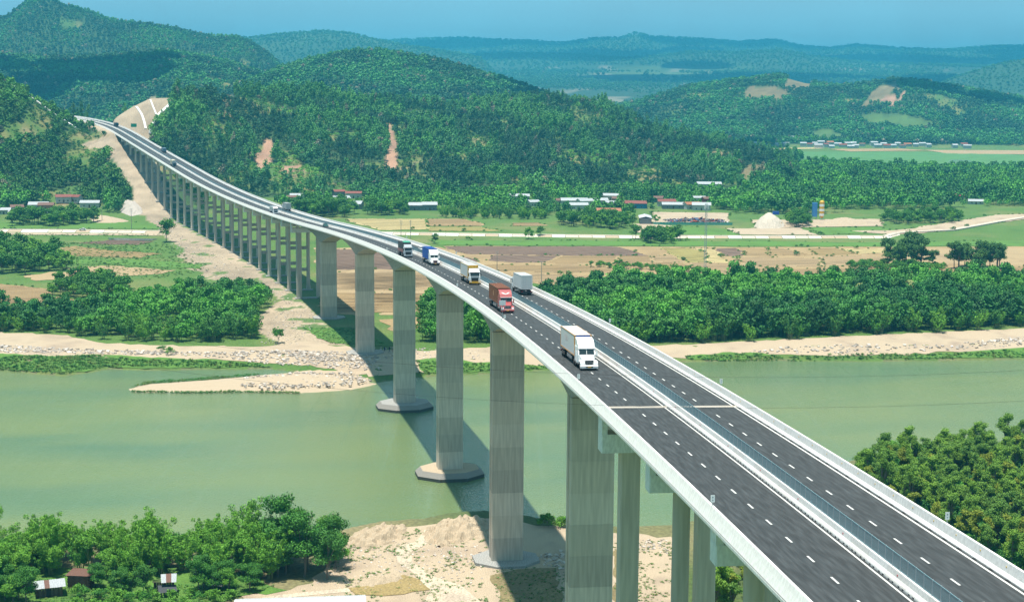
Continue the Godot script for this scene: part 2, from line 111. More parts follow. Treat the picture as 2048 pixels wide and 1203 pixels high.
	["weedy_ground", "dry", 2, [Vector2(-3.6, 311.5), Vector2(-1, 314.7), Vector2(9.2, 316.9), Vector2(10.4, 288.6), Vector2(-1.8, 287.8)], 0],
	["weedy_ground", "dry", 2, [Vector2(22.3, 331.2), Vector2(25.7, 327.4), Vector2(22.8, 288.3), Vector2(19.6, 288.2)], 0],
	["bank_grass", "grass", 2, [Vector2(-111.1, 316.5), Vector2(-74.5, 318.4), Vector2(-52.7, 311.7), Vector2(-45.2, 301.6), Vector2(-57.2, 292.7), Vector2(-67.2, 286), Vector2(-100.9, 286.3)], 0],
]
var MOUNDS := [
	["gravel_spit", "sand", "long low gravel spit reaching into the river with green edge", "spit", [Vector2(-129.5, 527.1), Vector2(-125.8, 536.4), Vector2(-105.2, 545.7), Vector2(-89.2, 555.1), Vector2(-76.1, 562.6), Vector2(-57.6, 558.3), Vector2(-46.7, 539.4), Vector2(-54.6, 529), Vector2(-70.7, 522.2), Vector2(-91.1, 524.1), Vector2(-107.4, 521.7), Vector2(-125.8, 521.9)], 1.6, 0.12],
	["rubble_mound", "rubble", "pale rubble heap beside the sand track under the wooded hill", "rubble heap", [Vector2(-291.4, 1174.6), Vector2(-286.3, 1172.2), Vector2(-277.7, 1163.9), Vector2(-267.1, 1141.4), Vector2(-261.2, 1119), Vector2(-268.7, 1116.1), Vector2(-281.7, 1140.7)], 6.0, 0.35],
	["sand_pile", "sand", "long low sand pile behind the tree clump beside the rubble heap", "sand pile", [Vector2(-297.3, 1112.5), Vector2(-295.3, 1134.7), Vector2(-277.3, 1112.5), Vector2(-263.8, 1089.8), Vector2(-269.3, 1073.3), Vector2(-282.6, 1072.2)], 2.5, 0.25],
	["sand_pile", "pale", "large pale sand cone with a blue tank on top", "sand pile", [Vector2(163.6, 1073.1), Vector2(171.7, 1118.2), Vector2(180.9, 1136), Vector2(190.3, 1128.2), Vector2(188.3, 1086.9), Vector2(180.1, 1066.7), Vector2(165.9, 1061.8)], 7.5, 0.3],
	["sand_pile", "sand", "long sand heap beside the yellow banded silo", "sand pile", [Vector2(212.8, 1096.9), Vector2(222.1, 1126.6), Vector2(234.7, 1136.2), Vector2(246.5, 1124.4), Vector2(251.8, 1104.1), Vector2(231.4, 1086.4), Vector2(214, 1085)], 4.0, 0.3],
	["earth_mound", "sand", "weedy earth mound at the water edge beside the bridge pier", "earth mound", [Vector2(-36.2, 338), Vector2(-33.7, 345.7), Vector2(-28.4, 349.6), Vector2(-23.2, 348), Vector2(-23.2, 340.1), Vector2(-27.2, 334.7), Vector2(-32.4, 331.9)], 1.7, 0.8],
	["earth_mound", "sand", "taller earth mound between the dirt track and the river", "earth mound", [Vector2(-19.6, 345), Vector2(-16, 351.7), Vector2(-10.5, 355.7), Vector2(-5.3, 354.3), Vector2(-5, 338.8), Vector2(-9.8, 334.8), Vector2(-15.1, 331.5), Vector2(-18.6, 336)], 1.9, 0.9],
	["earth_mound", "sand", "pink gravel ridge beside the muddy pool", "earth mound", [Vector2(-31.3, 304.8), Vector2(-29.2, 309.5), Vector2(-24.4, 313), Vector2(-21.5, 311.7), Vector2(-22.1, 308.6), Vector2(-26.7, 304.2)], 1.3, 0.4],
]
var HOUSES := [
	[-366.4, 1142, 9, 7, 3.2, 10, "white", "tin", "white gabled shed at the edge of the hillside hamlet"],
	[-363.2, 1160.8, 9, 7, 4, 25, "white", "rust", "small house with dark pyramid roof over a rust red band"],
	[-350.4, 1129.8, 17, 5, 2.6, 5, "white", "tin", "long low white shed in front of the pyramid roofed house"],
	[-353.7, 1183.3, 14, 9, 3.6, 8, "white", "tin", "white roofed house half hidden by hamlet trees"],
	[-347.3, 1180.5, 11, 8, 4, 8, "orange", "rust", "orange walled house beside the white roofed one"],
	[-339.5, 1135.3, 13, 5, 2.5, 4, "white", "tin", "pale low shed below the white roofed house"],
	[-340.9, 1203, 11, 8, 4.2, 20, "white", "redtile", "larger red tiled house on the hamlet slope"],
	[-333, 1207.6, 9, 7, 4.2, -15, "white", "redtile", "red tiled house with white gable uphill in the hamlet"],
	[-319.3, 1198.3, 14, 8, 3.5, 5, "white", "tin", "pale tin roofed barn beside the lamp poles"],
	[-174.4, 1289.6, 13, 8, 3.4, 10, "white", "tin", "white roofed shed behind the parapet of the viaduct"],
	[-178.9, 1283.8, 8, 6, 3, 20, "orange", "rust", "rust roofed hut next to a bare orange cutting"],
	[-143.7, 1309.7, 9, 7, 4.4, 25, "grey", "redtile", "red tiled house with grey gable wall"],
	[-131, 1306.4, 13, 7, 4.2, 4, "white", "redtile", "long white house under a dark red tiled roof"],
	[-137.8, 1273.7, 13, 9, 4, 20, "white", "tin", "white gabled house in front of the red tiled pair"],
	[-123.2, 1217, 16, 10, 4, -10, "grey", "tin", "open fronted tin shed with white car in front"],
	[-74.6, 1206.4, 12, 9, 4, 3, "grey", "tin", "open tin roofed shelter on posts beside the canal wall"],
	[-63.3, 1207.4, 11, 9, 4.4, 6, "grey", "tin", "double tin roofed shelter with railed porch"],
	[5.7, 1321.7, 16, 8, 3.6, 2, "grey", "tin", "white roofed shed alone on the wooded slope"],
	[16.1, 1256.1, 9, 7, 3.5, 30, "white", "tin", "pale blue tin roof deep among village trees"],
	[39.8, 1280.1, 10, 7, 3.2, 10, "white", "rust", "rust roofed house beside the long white roofs"],
	[49.3, 1275.5, 21, 9, 3.6, 3, "white", "tin", "broad white roofed village house"],
	[57.9, 1270.9, 12, 8, 3.6, 25, "white", "tin", "white roofed house with dark tree in front"],
	[51, 1228, 14, 8, 3.4, 5, "white", "tin", "second white roof stepping down the village slope"],
	[71.4, 1283.2, 10, 8, 3.4, 12, "white", "tin", "pale green roofed house between village trees"],
	[82.4, 1330.3, 13, 8, 4, -12, "white", "tin", "white house with angled roof at the top of the village"],
	[85.9, 1307.2, 8, 6, 3.2, 0, "orange", "rust", "orange hut at the top of the village"],
	[78.2, 1261.9, 9, 6, 3, 5, "white", "tin", "small white cottage below the angled roof"],
	[96.6, 1242.5, 17, 9, 4, -8, "blue", "redtile", "red roofed house with bright blue side wall"],
	[69.2, 1144, 17, 10, 5.2, 2, "white", "orange", "two storey white house with orange tiled roof"],
	[59.7, 1134.4, 22, 9, 3.4, 4, "white", "tin", "row of white roofs behind roadside trees"],
	[118.7, 1310.4, 11, 7, 3.6, 0, "blue", "rust", "small blue hut under a brown roof on the slope"],
	[122.7, 1266.2, 14, 8, 4, 4, "white", "redtile", "white house with red tiled middle roof above the scrapyard"],
	[125.3, 1240, 17, 8, 3.4, 0, "grey", "tin", "grey roofed shed above the scrapyard"],
	[139.7, 1236.2, 12, 8, 4, 20, "white", "orange", "house with orange roof beside the telecom mast"],
	[146, 1226.5, 14, 9, 4.2, -6, "white", "tin", "white block house behind the telecom mast"],
	[155.1, 1325.7, 11, 6, 3, 0, "white", "tin", "pale tin roof up the slope behind the mast"],
	[161, 1308.8, 9, 7, 3.4, 15, "red", "rust", "red walled hut behind the telecom mast"],
	[180.9, 1465.6, 22, 9, 4, 0, "white", "tin", "long white roofed shed on the hillside clearing"],
	[374.9, 1347.4, 14, 8, 4.4, 15, "white", "redtile", "red roofed house standing among the eastern woods"],
	[383.2, 1313.2, 12, 7, 2.6, -10, "white", "tin", "white tent roof beside the eastern woods"],
	[381.6, 1793.5, 8, 6, 3.5, 0, "white", "tin", "tiny white hut on the low wooded rise"],
]
var FAR_HOUSES := [
	[397.9, 2645.3, "tin"], [409.1, 2631.9, "redtile"], [438.9, 2637.6, "tin"], [451.6, 2639.7, "tin"], [477.5, 2622.5, "tin"], [484.3, 2601.7, "redtile"], [501.7, 2650.6, "tin"], [514.5, 2665.9, "tin"], [490.2, 2559.6, "tin"], [511.4, 2606.8, "redtile"], [528.4, 2659.9, "orange"], [511.8, 2563.6, "tin"], [539, 2646, "tin"], [540.3, 2612.2, "redtile"], [556.7, 2647.5, "tin"], [568.4, 2663.8, "tin"], [544.4, 2569.6, "tin"], [552.8, 2571.2, "tin"], [578.4, 2640.5, "rust"], [601.2, 2657.6, "tin"], [594.1, 2600.4, "tin"], [613.7, 2643, "tin"], [605.1, 2580.9, "redtile"], [620.6, 2605.4, "tin"], [637.3, 2644.5, "tin"], [631.3, 2585.7, "rust"], [654.1, 2645.4, "orange"], [665.8, 2635.9, "tin"], [681.5, 2655.3, "tin"], [681.5, 2616.7, "tin"], [721, 2602.3, "tin"], [751.1, 2657.2, "redtile"], [736.1, 2583.7, "tin"], [476.8, 2743.9, "tin"]
]
var WOODS := [
	["valley_wood", "thick green wood filling the flat land below the eastern hills", [Vector2(172.1, 1351.4), Vector2(196.4, 1372.5), Vector2(300.6, 1792.6), Vector2(374.3, 1941), Vector2(435.6, 1889.5), Vector2(509, 1853.8), Vector2(637.1, 1871), Vector2(442.9, 1296.5), Vector2(378.3, 1284.9), Vector2(323, 1242.7), Vector2(289.4, 1250), Vector2(231.6, 1195), Vector2(170.5, 1189.5), Vector2(156.6, 1227.5)], 7.0, 1.15],
	["river_belt_wood", "deep green thicket filling the belt between the fields and the far bank", [Vector2(11.5, 706.6), Vector2(36.6, 739.4), Vector2(66.3, 757.7), Vector2(103.3, 764.8), Vector2(138.5, 757.9), Vector2(175.8, 763.2), Vector2(214, 770.4), Vector2(271.2, 780.4), Vector2(234, 671.2), Vector2(176.6, 647.9), Vector2(137.3, 637.5), Vector2(90.4, 621.2), Vector2(54, 612.8), Vector2(12.9, 607.8)], 4.3, 1.1],
	["pier_belt_wood", "dark thicket seen between the tall piers of the viaduct", [Vector2(-40.2, 680.9), Vector2(-27.8, 704.8), Vector2(-11.1, 714.7), Vector2(10.2, 697.6), Vector2(9, 607.6), Vector2(-9.4, 609.1), Vector2(-34.7, 610.3)], 4.3, 1.0],
	["west_belt_wood", "bushy thicket behind the row of bamboo on the west bank", [Vector2(-167.1, 716.6), Vector2(-144.1, 727.3), Vector2(-120.7, 725), Vector2(-108.6, 699.3), Vector2(-109.3, 662.3), Vector2(-100.5, 616.8), Vector2(-120.6, 606.8), Vector2(-151, 612.4), Vector2(-182.6, 627.6), Vector2(-213, 628.8), Vector2(-225.7, 667), Vector2(-204.8, 667.9), Vector2(-179.6, 669), Vector2(-169.6, 689.3)], 4.8, 0.95],
	["plantation_undergrowth", "olive undergrowth beneath the plantation beyond the parapet", [Vector2(83.6, 387.7), Vector2(92.5, 399.3), Vector2(105.9, 406.9), Vector2(123.9, 414.7), Vector2(145.8, 424.3), Vector2(106.4, 302.7), Vector2(102.5, 302.6)], 2.4, 0.48],
	["hamlet_wood", "green wood around the hillside hamlet and the sheds", [Vector2(-371.7, 1106.1), Vector2(-342.8, 1126.1), Vector2(-337, 1180.8), Vector2(-302.3, 1161.6), Vector2(-283.8, 1143.5), Vector2(-291.4, 1174.6), Vector2(-284.7, 1178), Vector2(-298, 1205.2), Vector2(-404.6, 1205.7)], 6.6, 1.0],
	["village_wood", "green wood between the village roofs at the foot of the ridge", [Vector2(-190.4, 1258), Vector2(-132.6, 1293.7), Vector2(-52.7, 1335.3), Vector2(32.4, 1382.2), Vector2(124.5, 1442.1), Vector2(184.3, 1448.3), Vector2(192, 1372), Vector2(172.2, 1228.9), Vector2(104.2, 1202.9), Vector2(84.8, 1145.3), Vector2(27.3, 1158.3), Vector2(-47, 1189.3), Vector2(-106.5, 1183.9), Vector2(-122, 1154.4), Vector2(-155.6, 1160.6)], 6.6, 0.95],
	["far_wood", "dark clump of trees on the far rice plain", [Vector2(336.2, 1976.5), Vector2(397, 2244), Vector2(426.1, 2248.8), Vector2(409.1, 2151.3), Vector2(373.7, 2074.1)], 6.6, 1.2],
	["far_village_wood", "dark trees behind the far row of village houses", [Vector2(387.1, 2662.9), Vector2(481.7, 2679), Vector2(740.4, 2704.2), Vector2(903.3, 2658.9), Vector2(919.9, 2708.4), Vector2(747.2, 2729.3), Vector2(400.7, 2699)], 9.0, 1.1],
]
var GROVES := [
	["bamboo_near", "bamboo_clump", "feathery bright green bamboo clump on the near bank behind the huts", [Vector2(-113.1, 322.3), Vector2(-97.2, 325.2), Vector2(-76.4, 326.8), Vector2(-54.9, 324.8), Vector2(-45.9, 321), Vector2(-48.1, 307.8), Vector2(-57.8, 305.9), Vector2(-64.9, 311.6), Vector2(-73.3, 308.7), Vector2(-77.3, 304.3), Vector2(-84.1, 311.6), Vector2(-96.9, 310.1), Vector2(-98.8, 294.3), Vector2(-103.6, 294.5)], 4.1, 0.82, "bamboo clump", false, "bamboo on the near bank"],
	["broad_near", "broadleaf_tree", "dark leafy tree in the grove beside the gravel clearing", [Vector2(-52.4, 322.3), Vector2(-44.9, 328.9), Vector2(-37.9, 328.1), Vector2(-34.3, 319.3), Vector2(-37.5, 311.7), Vector2(-43.6, 307.9), Vector2(-48.3, 309.5)], 4.2, 0.84, "tree", false, "trees beside the gravel clearing"],
	["gum_near", "acacia_tree", "tall airy olive green tree in the plantation beyond the parapet", [Vector2(82.6, 382.9), Vector2(91.4, 394.4), Vector2(104.9, 402.8), Vector2(123, 411.4), Vector2(144.3, 419.9), Vector2(107.5, 305.7), Vector2(103.5, 305.7)], 4.1, 0.86, "tree", false, "plantation beyond the parapet"],
	["gum_near", "acacia_tree", "shaded tree growing beneath the approach spans", [Vector2(39.6, 321.1), Vector2(54.8, 331.9), Vector2(61, 324.3), Vector2(57.6, 284.3), Vector2(36.8, 280.9)], 5.0, 0.85, "tree", false, "trees under the approach spans"],
	["bamboo_mid", "bamboo_clump", "bamboo clump at the front edge of the far river belt", [Vector2(13.8, 653.6), Vector2(58.2, 662.1), Vector2(123.1, 671.7), Vector2(191.8, 688.6), Vector2(235.5, 705.1), Vector2(220.8, 660), Vector2(174.6, 640.3), Vector2(136, 631.4), Vector2(89.5, 615.4), Vector2(53.5, 607.2), Vector2(12.8, 603.3)], 8.2, 1.15, "bamboo clump", false, "front edge of the far river belt"],
	["bamboo_mid", "bamboo_clump", "taller bamboo standing above the far belt along the fields", [Vector2(20, 733.7), Vector2(67.5, 771.8), Vector2(117.9, 781.6), Vector2(167.3, 780.5), Vector2(219.5, 790.6), Vector2(274.4, 797.1), Vector2(270.6, 785.8), Vector2(216, 777.6), Vector2(116.3, 770.7), Vector2(66.6, 761.2), Vector2(22, 722.6)], 11.0, 1.15, "bamboo clump", false, "bamboo between belt and fields"],
	["bamboo_mid", "bamboo_clump", "bamboo clump at the river side of the west belt", [Vector2(-220.8, 646), Vector2(-189.6, 644.8), Vector2(-156.7, 636.1), Vector2(-124.9, 628.9), Vector2(-106.1, 642.3), Vector2(-99.2, 612.3), Vector2(-119.3, 600.2), Vector2(-149.3, 605.6), Vector2(-179.3, 623), Vector2(-215, 628.7)], 7.0, 1.0, "bamboo clump", false, "river side of the west belt"],
	["broad_mid", "broadleaf_tree", "bushy tree in the grove standing among the western plots", [Vector2(-221.2, 750.1), Vector2(-211.6, 771.8), Vector2(-192.9, 765.6), Vector2(-178.7, 738.7), Vector2(-176.1, 716.2), Vector2(-198.5, 715.1), Vector2(-212.2, 727.2)], 6.4, 0.85, "tree", false, "grove among the western plots"],
	["broad_mid", "broadleaf_tree", "rounded tree in the dense grove at the edge of the canal meadow", [Vector2(-289.4, 879.6), Vector2(-271.8, 890.2), Vector2(-247.3, 863.5), Vector2(-231.4, 821.1), Vector2(-243.5, 796.5), Vector2(-263.4, 799.3)], 8.0, 1.15, "tree", false, "grove by the canal meadow"],
	["broad_mid", "broadleaf_tree", "tree in the dark clump hiding the hamlet sheds", [Vector2(-338.7, 1067.6), Vector2(-319.3, 1093.7), Vector2(-291, 1104.5), Vector2(-279.6, 1068.5), Vector2(-301.7, 1044.2), Vector2(-331.7, 1045.4)], 7.5, 1.05, "tree", true, "clump hiding the hamlet sheds"],
	["broad_mid", "broadleaf_tree", "large dark tree in the clump behind the viaduct parapet", [Vector2(-167.6, 1207.8), Vector2(-129.1, 1221.5), Vector2(-115, 1164.2), Vector2(-119.2, 1127.8), Vector2(-152, 1133.8)], 7.5, 1.1, "tree", true, "clump behind the parapet"],
	["broad_mid", "broadleaf_tree", "large dark tree between the white gabled house and the tin shelters", [Vector2(-110.9, 1183.5), Vector2(-79.9, 1205.9), Vector2(-76.8, 1158.4), Vector2(-105.4, 1151.3)], 7.5, 1.1, "tree", true, "trees beside the tin shelters"],
	["bamboo_mid", "bamboo_clump", "yellow green bamboo along the edge of the village field", [Vector2(-50.9, 1151.5), Vector2(-5.6, 1164.6), Vector2(27.1, 1149.3), Vector2(26.5, 1122.9), Vector2(-9, 1128.5), Vector2(-48.2, 1129.5)], 8.0, 1.1, "bamboo clump", true, "bamboo along the village field"],
	["broad_mid", "broadleaf_tree", "roadside tree in the village clump before the orange roofed house", [Vector2(28.1, 1114.6), Vector2(55, 1125.3), Vector2(82.9, 1119.2), Vector2(85.1, 1078.5), Vector2(71.1, 1047.2), Vector2(51.9, 1060.3), Vector2(32.2, 1074.2)], 7.2, 0.95, "tree", true, "village clump before the orange roof"],
	["broad_mid", "broadleaf_tree", "bushy tree in the clump where the canal road meets the yard", [Vector2(76.2, 991.9), Vector2(87.3, 1004.5), Vector2(105.9, 993.9), Vector2(103.8, 965.2), Vector2(83.8, 964)], 5.6, 0.8, "tree", false, "clump where canal road meets yard"],
	["broad_mid", "broadleaf_tree", "tree beside the silo and the sand heaps", [Vector2(192.8, 1111.6), Vector2(210.7, 1138.5), Vector2(204.3, 1088.2), Vector2(186.3, 1063.4)], 6.0, 0.9, "tree", false, "trees beside the silo"],
	["broad_mid", "scrub_tree", "scrub tree between the sand heaps and the eastern meadow", [Vector2(264.2, 1143.1), Vector2(293.8, 1172.4), Vector2(332.9, 1166.7), Vector2(316.7, 1121.8), Vector2(265.8, 1101.2)], 7.0, 0.8, "tree", false, "scrub before the eastern meadow"],
	["gum_mid", "eucalyptus_tree", "tall eucalyptus with bare trunk in the row across the ploughed land", [Vector2(206.2, 873.8), Vector2(232.5, 868.6), Vector2(229.8, 853.1), Vector2(203.9, 858.1)], 6.5, 1.0, "tree", false, "eucalyptus row across the fields"],
	["gum_mid", "eucalyptus_tree", "tall eucalyptus in the second row near the pale plots", [Vector2(241.6, 866.9), Vector2(269.6, 864), Vector2(264.8, 846.5), Vector2(236.8, 849.2)], 6.0, 1.0, "tree", false, "second eucalyptus row"],
	["shrub", "shrub", "low shrub in the hedge along the ploughed plots", [Vector2(42.1, 855.6), Vector2(95.6, 837.1), Vector2(94.7, 828.8), Vector2(41.7, 846.9)], 3.4, 1.0, "shrub", false, "hedge along the ploughed plots"],
	["shrub", "shrub", "low shrub under the eucalyptus rows", [Vector2(185.2, 865.9), Vector2(204.3, 871.5), Vector2(233.5, 862), Vector2(236, 851.3), Vector2(233.1, 840.5), Vector2(180.1, 841.8)], 4.6, 1.3, "shrub", false, "shrubs under the eucalyptus"],
	["shrub", "shrub", "low shrub on the stony bank below the west belt", [Vector2(-145.1, 588.3), Vector2(-124.6, 589.1), Vector2(-97, 580.9), Vector2(-96.3, 576.7), Vector2(-141.3, 580)], 11.0, 0.9, "shrub", false, "shrubs on the stony bank"],
	["shrub", "shrub", "garden shrub growing between the huts and the pale track", [Vector2(-85.7, 295.5), Vector2(-80.3, 300.6), Vector2(-71, 298.5), Vector2(-64.8, 296.9), Vector2(-57.7, 300.4), Vector2(-50.5, 298.1), Vector2(-57.1, 292.1), Vector2(-83.3, 287)], 3.4, 0.8, "shrub", false, "garden shrubs by the huts"],
	["broad_near", "garden_tree", "small bright tree growing around the huts on the near bank", [Vector2(-104.9, 304.2), Vector2(-95.6, 302.8), Vector2(-89.9, 287.2), Vector2(-99.5, 287.6)], 3.6, 0.55, "tree", false, "small trees around the huts"],
	["broad_near", "garden_tree", "small bright tree between the brick hut and the pole hut", [Vector2(-82.9, 305), Vector2(-73.4, 307), Vector2(-70.1, 294.9), Vector2(-78.4, 293.2)], 3.8, 0.5, "tree", false, "small trees between the huts"],
	["broad_near", "garden_tree", "small bright tree between the pole hut and the gravel", [Vector2(-65.3, 306.2), Vector2(-61.4, 306.8), Vector2(-56.5, 304.7), Vector2(-49.8, 306.2), Vector2(-47.2, 302.1), Vector2(-55.4, 298.2), Vector2(-63.3, 298.9)], 3.8, 0.5, "tree", false, "small trees beside the pole hut"],
	["shrub", "shrub", "shrub at the water edge seen between the near piers", [Vector2(4.4, 350.6), Vector2(11.2, 350), Vector2(23.7, 346.1), Vector2(23.6, 344.6), Vector2(4.4, 348.1)], 2.6, 1.1, "shrub", false, "shrubs between the near piers"],
	["shrub", "shrub", "shrub on the grassy point below the plantation", [Vector2(87.3, 399.4), Vector2(101.8, 411.7), Vector2(117.6, 416.1), Vector2(143.2, 428.8), Vector2(141.6, 424), Vector2(105.9, 406.9), Vector2(88.7, 393.6)], 5.0, 1.2, "shrub", false, "shrubs on the grassy point"],
]
var TREES := [
	["broad_near", "broadleaf_tree", "tall leaning tree rising highest above the gravel clearing", -46.4, 317.1, 1.08, "tree", ""],
	["broad_near", "broadleaf_tree", "dark tree with bare trunk standing alone on the gravel", -36.6, 308.3, 0.85, "tree", ""],
	["broad_mid", "broadleaf_tree", "round lone tree on the canal bank with a twin", 10, 987.6, 0.85, "tree", ""],
	["broad_mid", "broadleaf_tree", "smaller twin tree on the canal bank", 17.5, 1005.9, 0.8, "tree", ""],
	["broad_mid", "broadleaf_tree", "lone dark bushy tree beside the pond and the sand track", -209.4, 956.2, 1.25, "tree", ""],
	["gum_mid", "eucalyptus_tree", "lone ragged tree behind the blue container truck", -46.9, 958.4, 0.62, "tree", ""],
	["broad_near", "broadleaf_tree", "spreading tree leaning over the grassy river point", 104.4, 416.8, 0.8, "tree", ""],
	["palm", "coconut_palm", "coconut palm above the west belt beside the sand track", -135.4, 727.4, 1.0, "palm tree", ""],
	["palm", "coconut_palm", "coconut palm in the far belt nearest the eucalyptus row", 183, 724, 1.1, "palm tree", ""],
	["palm", "coconut_palm", "middle coconut palm of the three in the far belt", 170.2, 723.4, 1.05, "palm tree", ""],
	["palm", "coconut_palm", "coconut palm of the far belt beside the broad thicket", 159.8, 722.9, 1.0, "palm tree", ""],
	["shrub", "shrub", "round bush on the pier footing bank", -90.5, 605.8, 1.6, "shrub", ""],
	["broad_mid", "broadleaf_tree", "dark bush on the sand slope under the abutment", -304.7, 1287.8, 0.5, "shrub", ""],
	["broad_mid", "broadleaf_tree", "round tree in front of the white warehouse", 99.6, 1103.9, 0.75, "tree", ""],
]
var STONES := [
	[[Vector2(-194.9, 597.1), Vector2(-154.4, 587.9), Vector2(-110.6, 584.4), Vector2(-79.8, 590.9), Vector2(-48.4, 576.2), Vector2(-50.2, 555.6), Vector2(-76.7, 567.8), Vector2(-109.3, 577.5), Vector2(-152.3, 579.6), Vector2(-189.8, 581.2)], 1.3, 1.0, 0.05],
	[[Vector2(-87.3, 590.6), Vector2(-56.7, 586.5), Vector2(-46.6, 554.7), Vector2(-57.9, 561.3), Vector2(-77.4, 573)], 1.5, 0.8, 0.1],
	[[Vector2(87.9, 603.9), Vector2(131.6, 610.3), Vector2(171.2, 612.7), Vector2(209.4, 634.5), Vector2(203.3, 615.4), Vector2(169.7, 607), Vector2(129.6, 600.3), Vector2(91.4, 601)], 1.7, 1.0, 0.1],
	[[Vector2(-18, 326), Vector2(-6.5, 332.9), Vector2(-4.5, 308.5), Vector2(-12.2, 312.5)], 1.5, 0.5, 0.05],
	[[Vector2(6.3, 325.9), Vector2(11.5, 330.6), Vector2(11, 315), Vector2(7.2, 317)], 0.9, 0.7, 0.05],
	[[Vector2(24.3, 341.7), Vector2(36.2, 339.5), Vector2(34, 327.7), Vector2(23.7, 333.3)], 1.2, 0.6, 0.05],
	[[Vector2(-35.7, 333.1), Vector2(-26.5, 340.3), Vector2(-6.6, 334.8), Vector2(-7.9, 302.6), Vector2(-31.5, 302.3), Vector2(-39.5, 303.4)], 1.2, 0.36, 0.03],
	[[Vector2(-54.5, 602.8), Vector2(-12, 593.6), Vector2(-11.6, 573.5), Vector2(-48, 570.8)], 2.2, 0.7, 0.05],
	[[Vector2(-155.5, 785.7), Vector2(-125.3, 783.6), Vector2(-94.7, 702.8), Vector2(-81.3, 666.3), Vector2(-81.2, 601.7), Vector2(-96.5, 601.1), Vector2(-103.5, 702.1), Vector2(-140.6, 758.4)], 2.4, 0.5, 0.02],
	[[Vector2(-247.9, 1098.6), Vector2(-221.1, 1029.8), Vector2(-175, 915), Vector2(-134.1, 806.8), Vector2(-146.8, 792.2), Vector2(-179.7, 867), Vector2(-221.9, 996.5)], 3.2, 0.6, 0.02],
	[[Vector2(-94.4, 543.7), Vector2(-75.2, 556.1), Vector2(-57.3, 554.8), Vector2(-47.5, 539.8), Vector2(-56.6, 531.1), Vector2(-77.6, 524.1), Vector2(-91.6, 527.1)], 1.3, 0.8, 1.0],
]
var WEEDS := [
	["meadow_grass", "bright grass on the western canal meadows", [Vector2(-270.9, 946.9), Vector2(-208.8, 950.7), Vector2(-157.7, 823.7), Vector2(-180.2, 784.6), Vector2(-241.1, 841.7)], 3.0, 1.3, 0.7, -0.1, 0],
	["marsh_reeds", "green reeds along the marshy far shore", [Vector2(-197.5, 576.5), Vector2(-166.8, 572.4), Vector2(-151.6, 576.9), Vector2(-136.2, 574), Vector2(-114.2, 573.8), Vector2(-95.6, 572), Vector2(-87.8, 568.8), Vector2(-109.2, 566.9), Vector2(-146.1, 565.9), Vector2(-158.4, 551.9), Vector2(-171.1, 555.8), Vector2(-193.7, 565.1)], 1.3, 1.2, 0.9, -0.7, 0],
	["bank_weeds", "weeds on the far bank below the east belt", [Vector2(65.7, 594), Vector2(97.2, 601.5), Vector2(102.1, 596.4), Vector2(168.5, 602.5), Vector2(201.9, 610.8), Vector2(199, 601.7), Vector2(143.6, 594.4), Vector2(67.1, 589.1)], 1.5, 1.2, 0.9, -0.4, 0],
	["pier_weeds", "weeds at the water edge behind the tall piers", [Vector2(-35.1, 569.2), Vector2(-11.5, 569.4), Vector2(14.1, 573.9), Vector2(14, 569.6), Vector2(-32.4, 554.8)], 1.4, 1.1, 0.9, -0.4, 0],
	["near_grass", "grass on the near bank in front of the huts", [Vector2(-108, 310.3), Vector2(-71.6, 305.5), Vector2(-45.6, 304.6), Vector2(-56.9, 291.1), Vector2(-100.4, 287.7)], 0.9, 0.6, 0.8, -0.5, 0],
	["clearing_weeds", "dry weeds dotted over the gravel clearing", [Vector2(-38.5, 311.6), Vector2(-36.1, 336.9), Vector2(-19.2, 347.3), Vector2(-5.3, 354.3), Vector2(-4.2, 289.6), Vector2(-43.4, 289.2)], 1.1, 0.65, 0.7, 0.12, 0],
	["pier_grass", "grass patches around the feet of the near piers", [Vector2(-3.6, 314.7), Vector2(11.2, 318.8), Vector2(10.3, 290.1), Vector2(-1.9, 289.4)], 0.9, 0.55, 0.7, -0.25, 0],
	["approach_weeds", "weeds on the gravel between the approach columns", [Vector2(22.8, 339.6), Vector2(36.6, 337.4), Vector2(31.7, 289.8), Vector2(19.7, 289.6)], 1.0, 0.55, 0.8, 0.05, 0],
	["point_grass", "tall grass on the point below the plantation", [Vector2(87.3, 405.7), Vector2(104.5, 422.9), Vector2(114, 428), Vector2(125.7, 425.5), Vector2(145.9, 437.3), Vector2(140.9, 421.9), Vector2(104.9, 402.8), Vector2(84.4, 385.2)], 1.2, 1.0, 1.0, -0.8, 0],
	["canal_weeds", "dark weeds dotted along the canal lining", [Vector2(-338.6, 997.2), Vector2(-222, 999.5), Vector2(-219.3, 987.6), Vector2(-334.7, 985.4)], 2.2, 1.0, 0.8, -0.05, 0],
	["track_weeds", "grass patches beside the sand track under the far spans", [Vector2(-87, 644.7), Vector2(-66.5, 645.7), Vector2(-48.9, 605.2), Vector2(-70, 604.4)], 1.3, 0.9, 0.7, -0.3, 0],
	["spit_weeds", "weeds edging the gravel spit on the inlet side", [Vector2(-129.2, 528), Vector2(-123.8, 535.6), Vector2(-104.8, 543.8), Vector2(-89.1, 554.1), Vector2(-89.6, 557.1), Vector2(-105.8, 548.6), Vector2(-126.4, 539.2)], 0.9, 0.9, 0.8, -0.6, 0.2],
	["spit_weeds", "line of weeds along the open water side of the gravel spit", [Vector2(-127.5, 523.6), Vector2(-107.5, 522.6), Vector2(-91.2, 525), Vector2(-70.8, 523.1), Vector2(-70.4, 520.5), Vector2(-90.6, 521.5), Vector2(-106.8, 519.1), Vector2(-126.6, 521)], 0.8, 0.8, 0.8, -0.6, 0.1],
]
var CANAL_A := [Vector2(-347.9, 1015.1), Vector2(-297.1, 1017), Vector2(-225.4, 1015.2)]
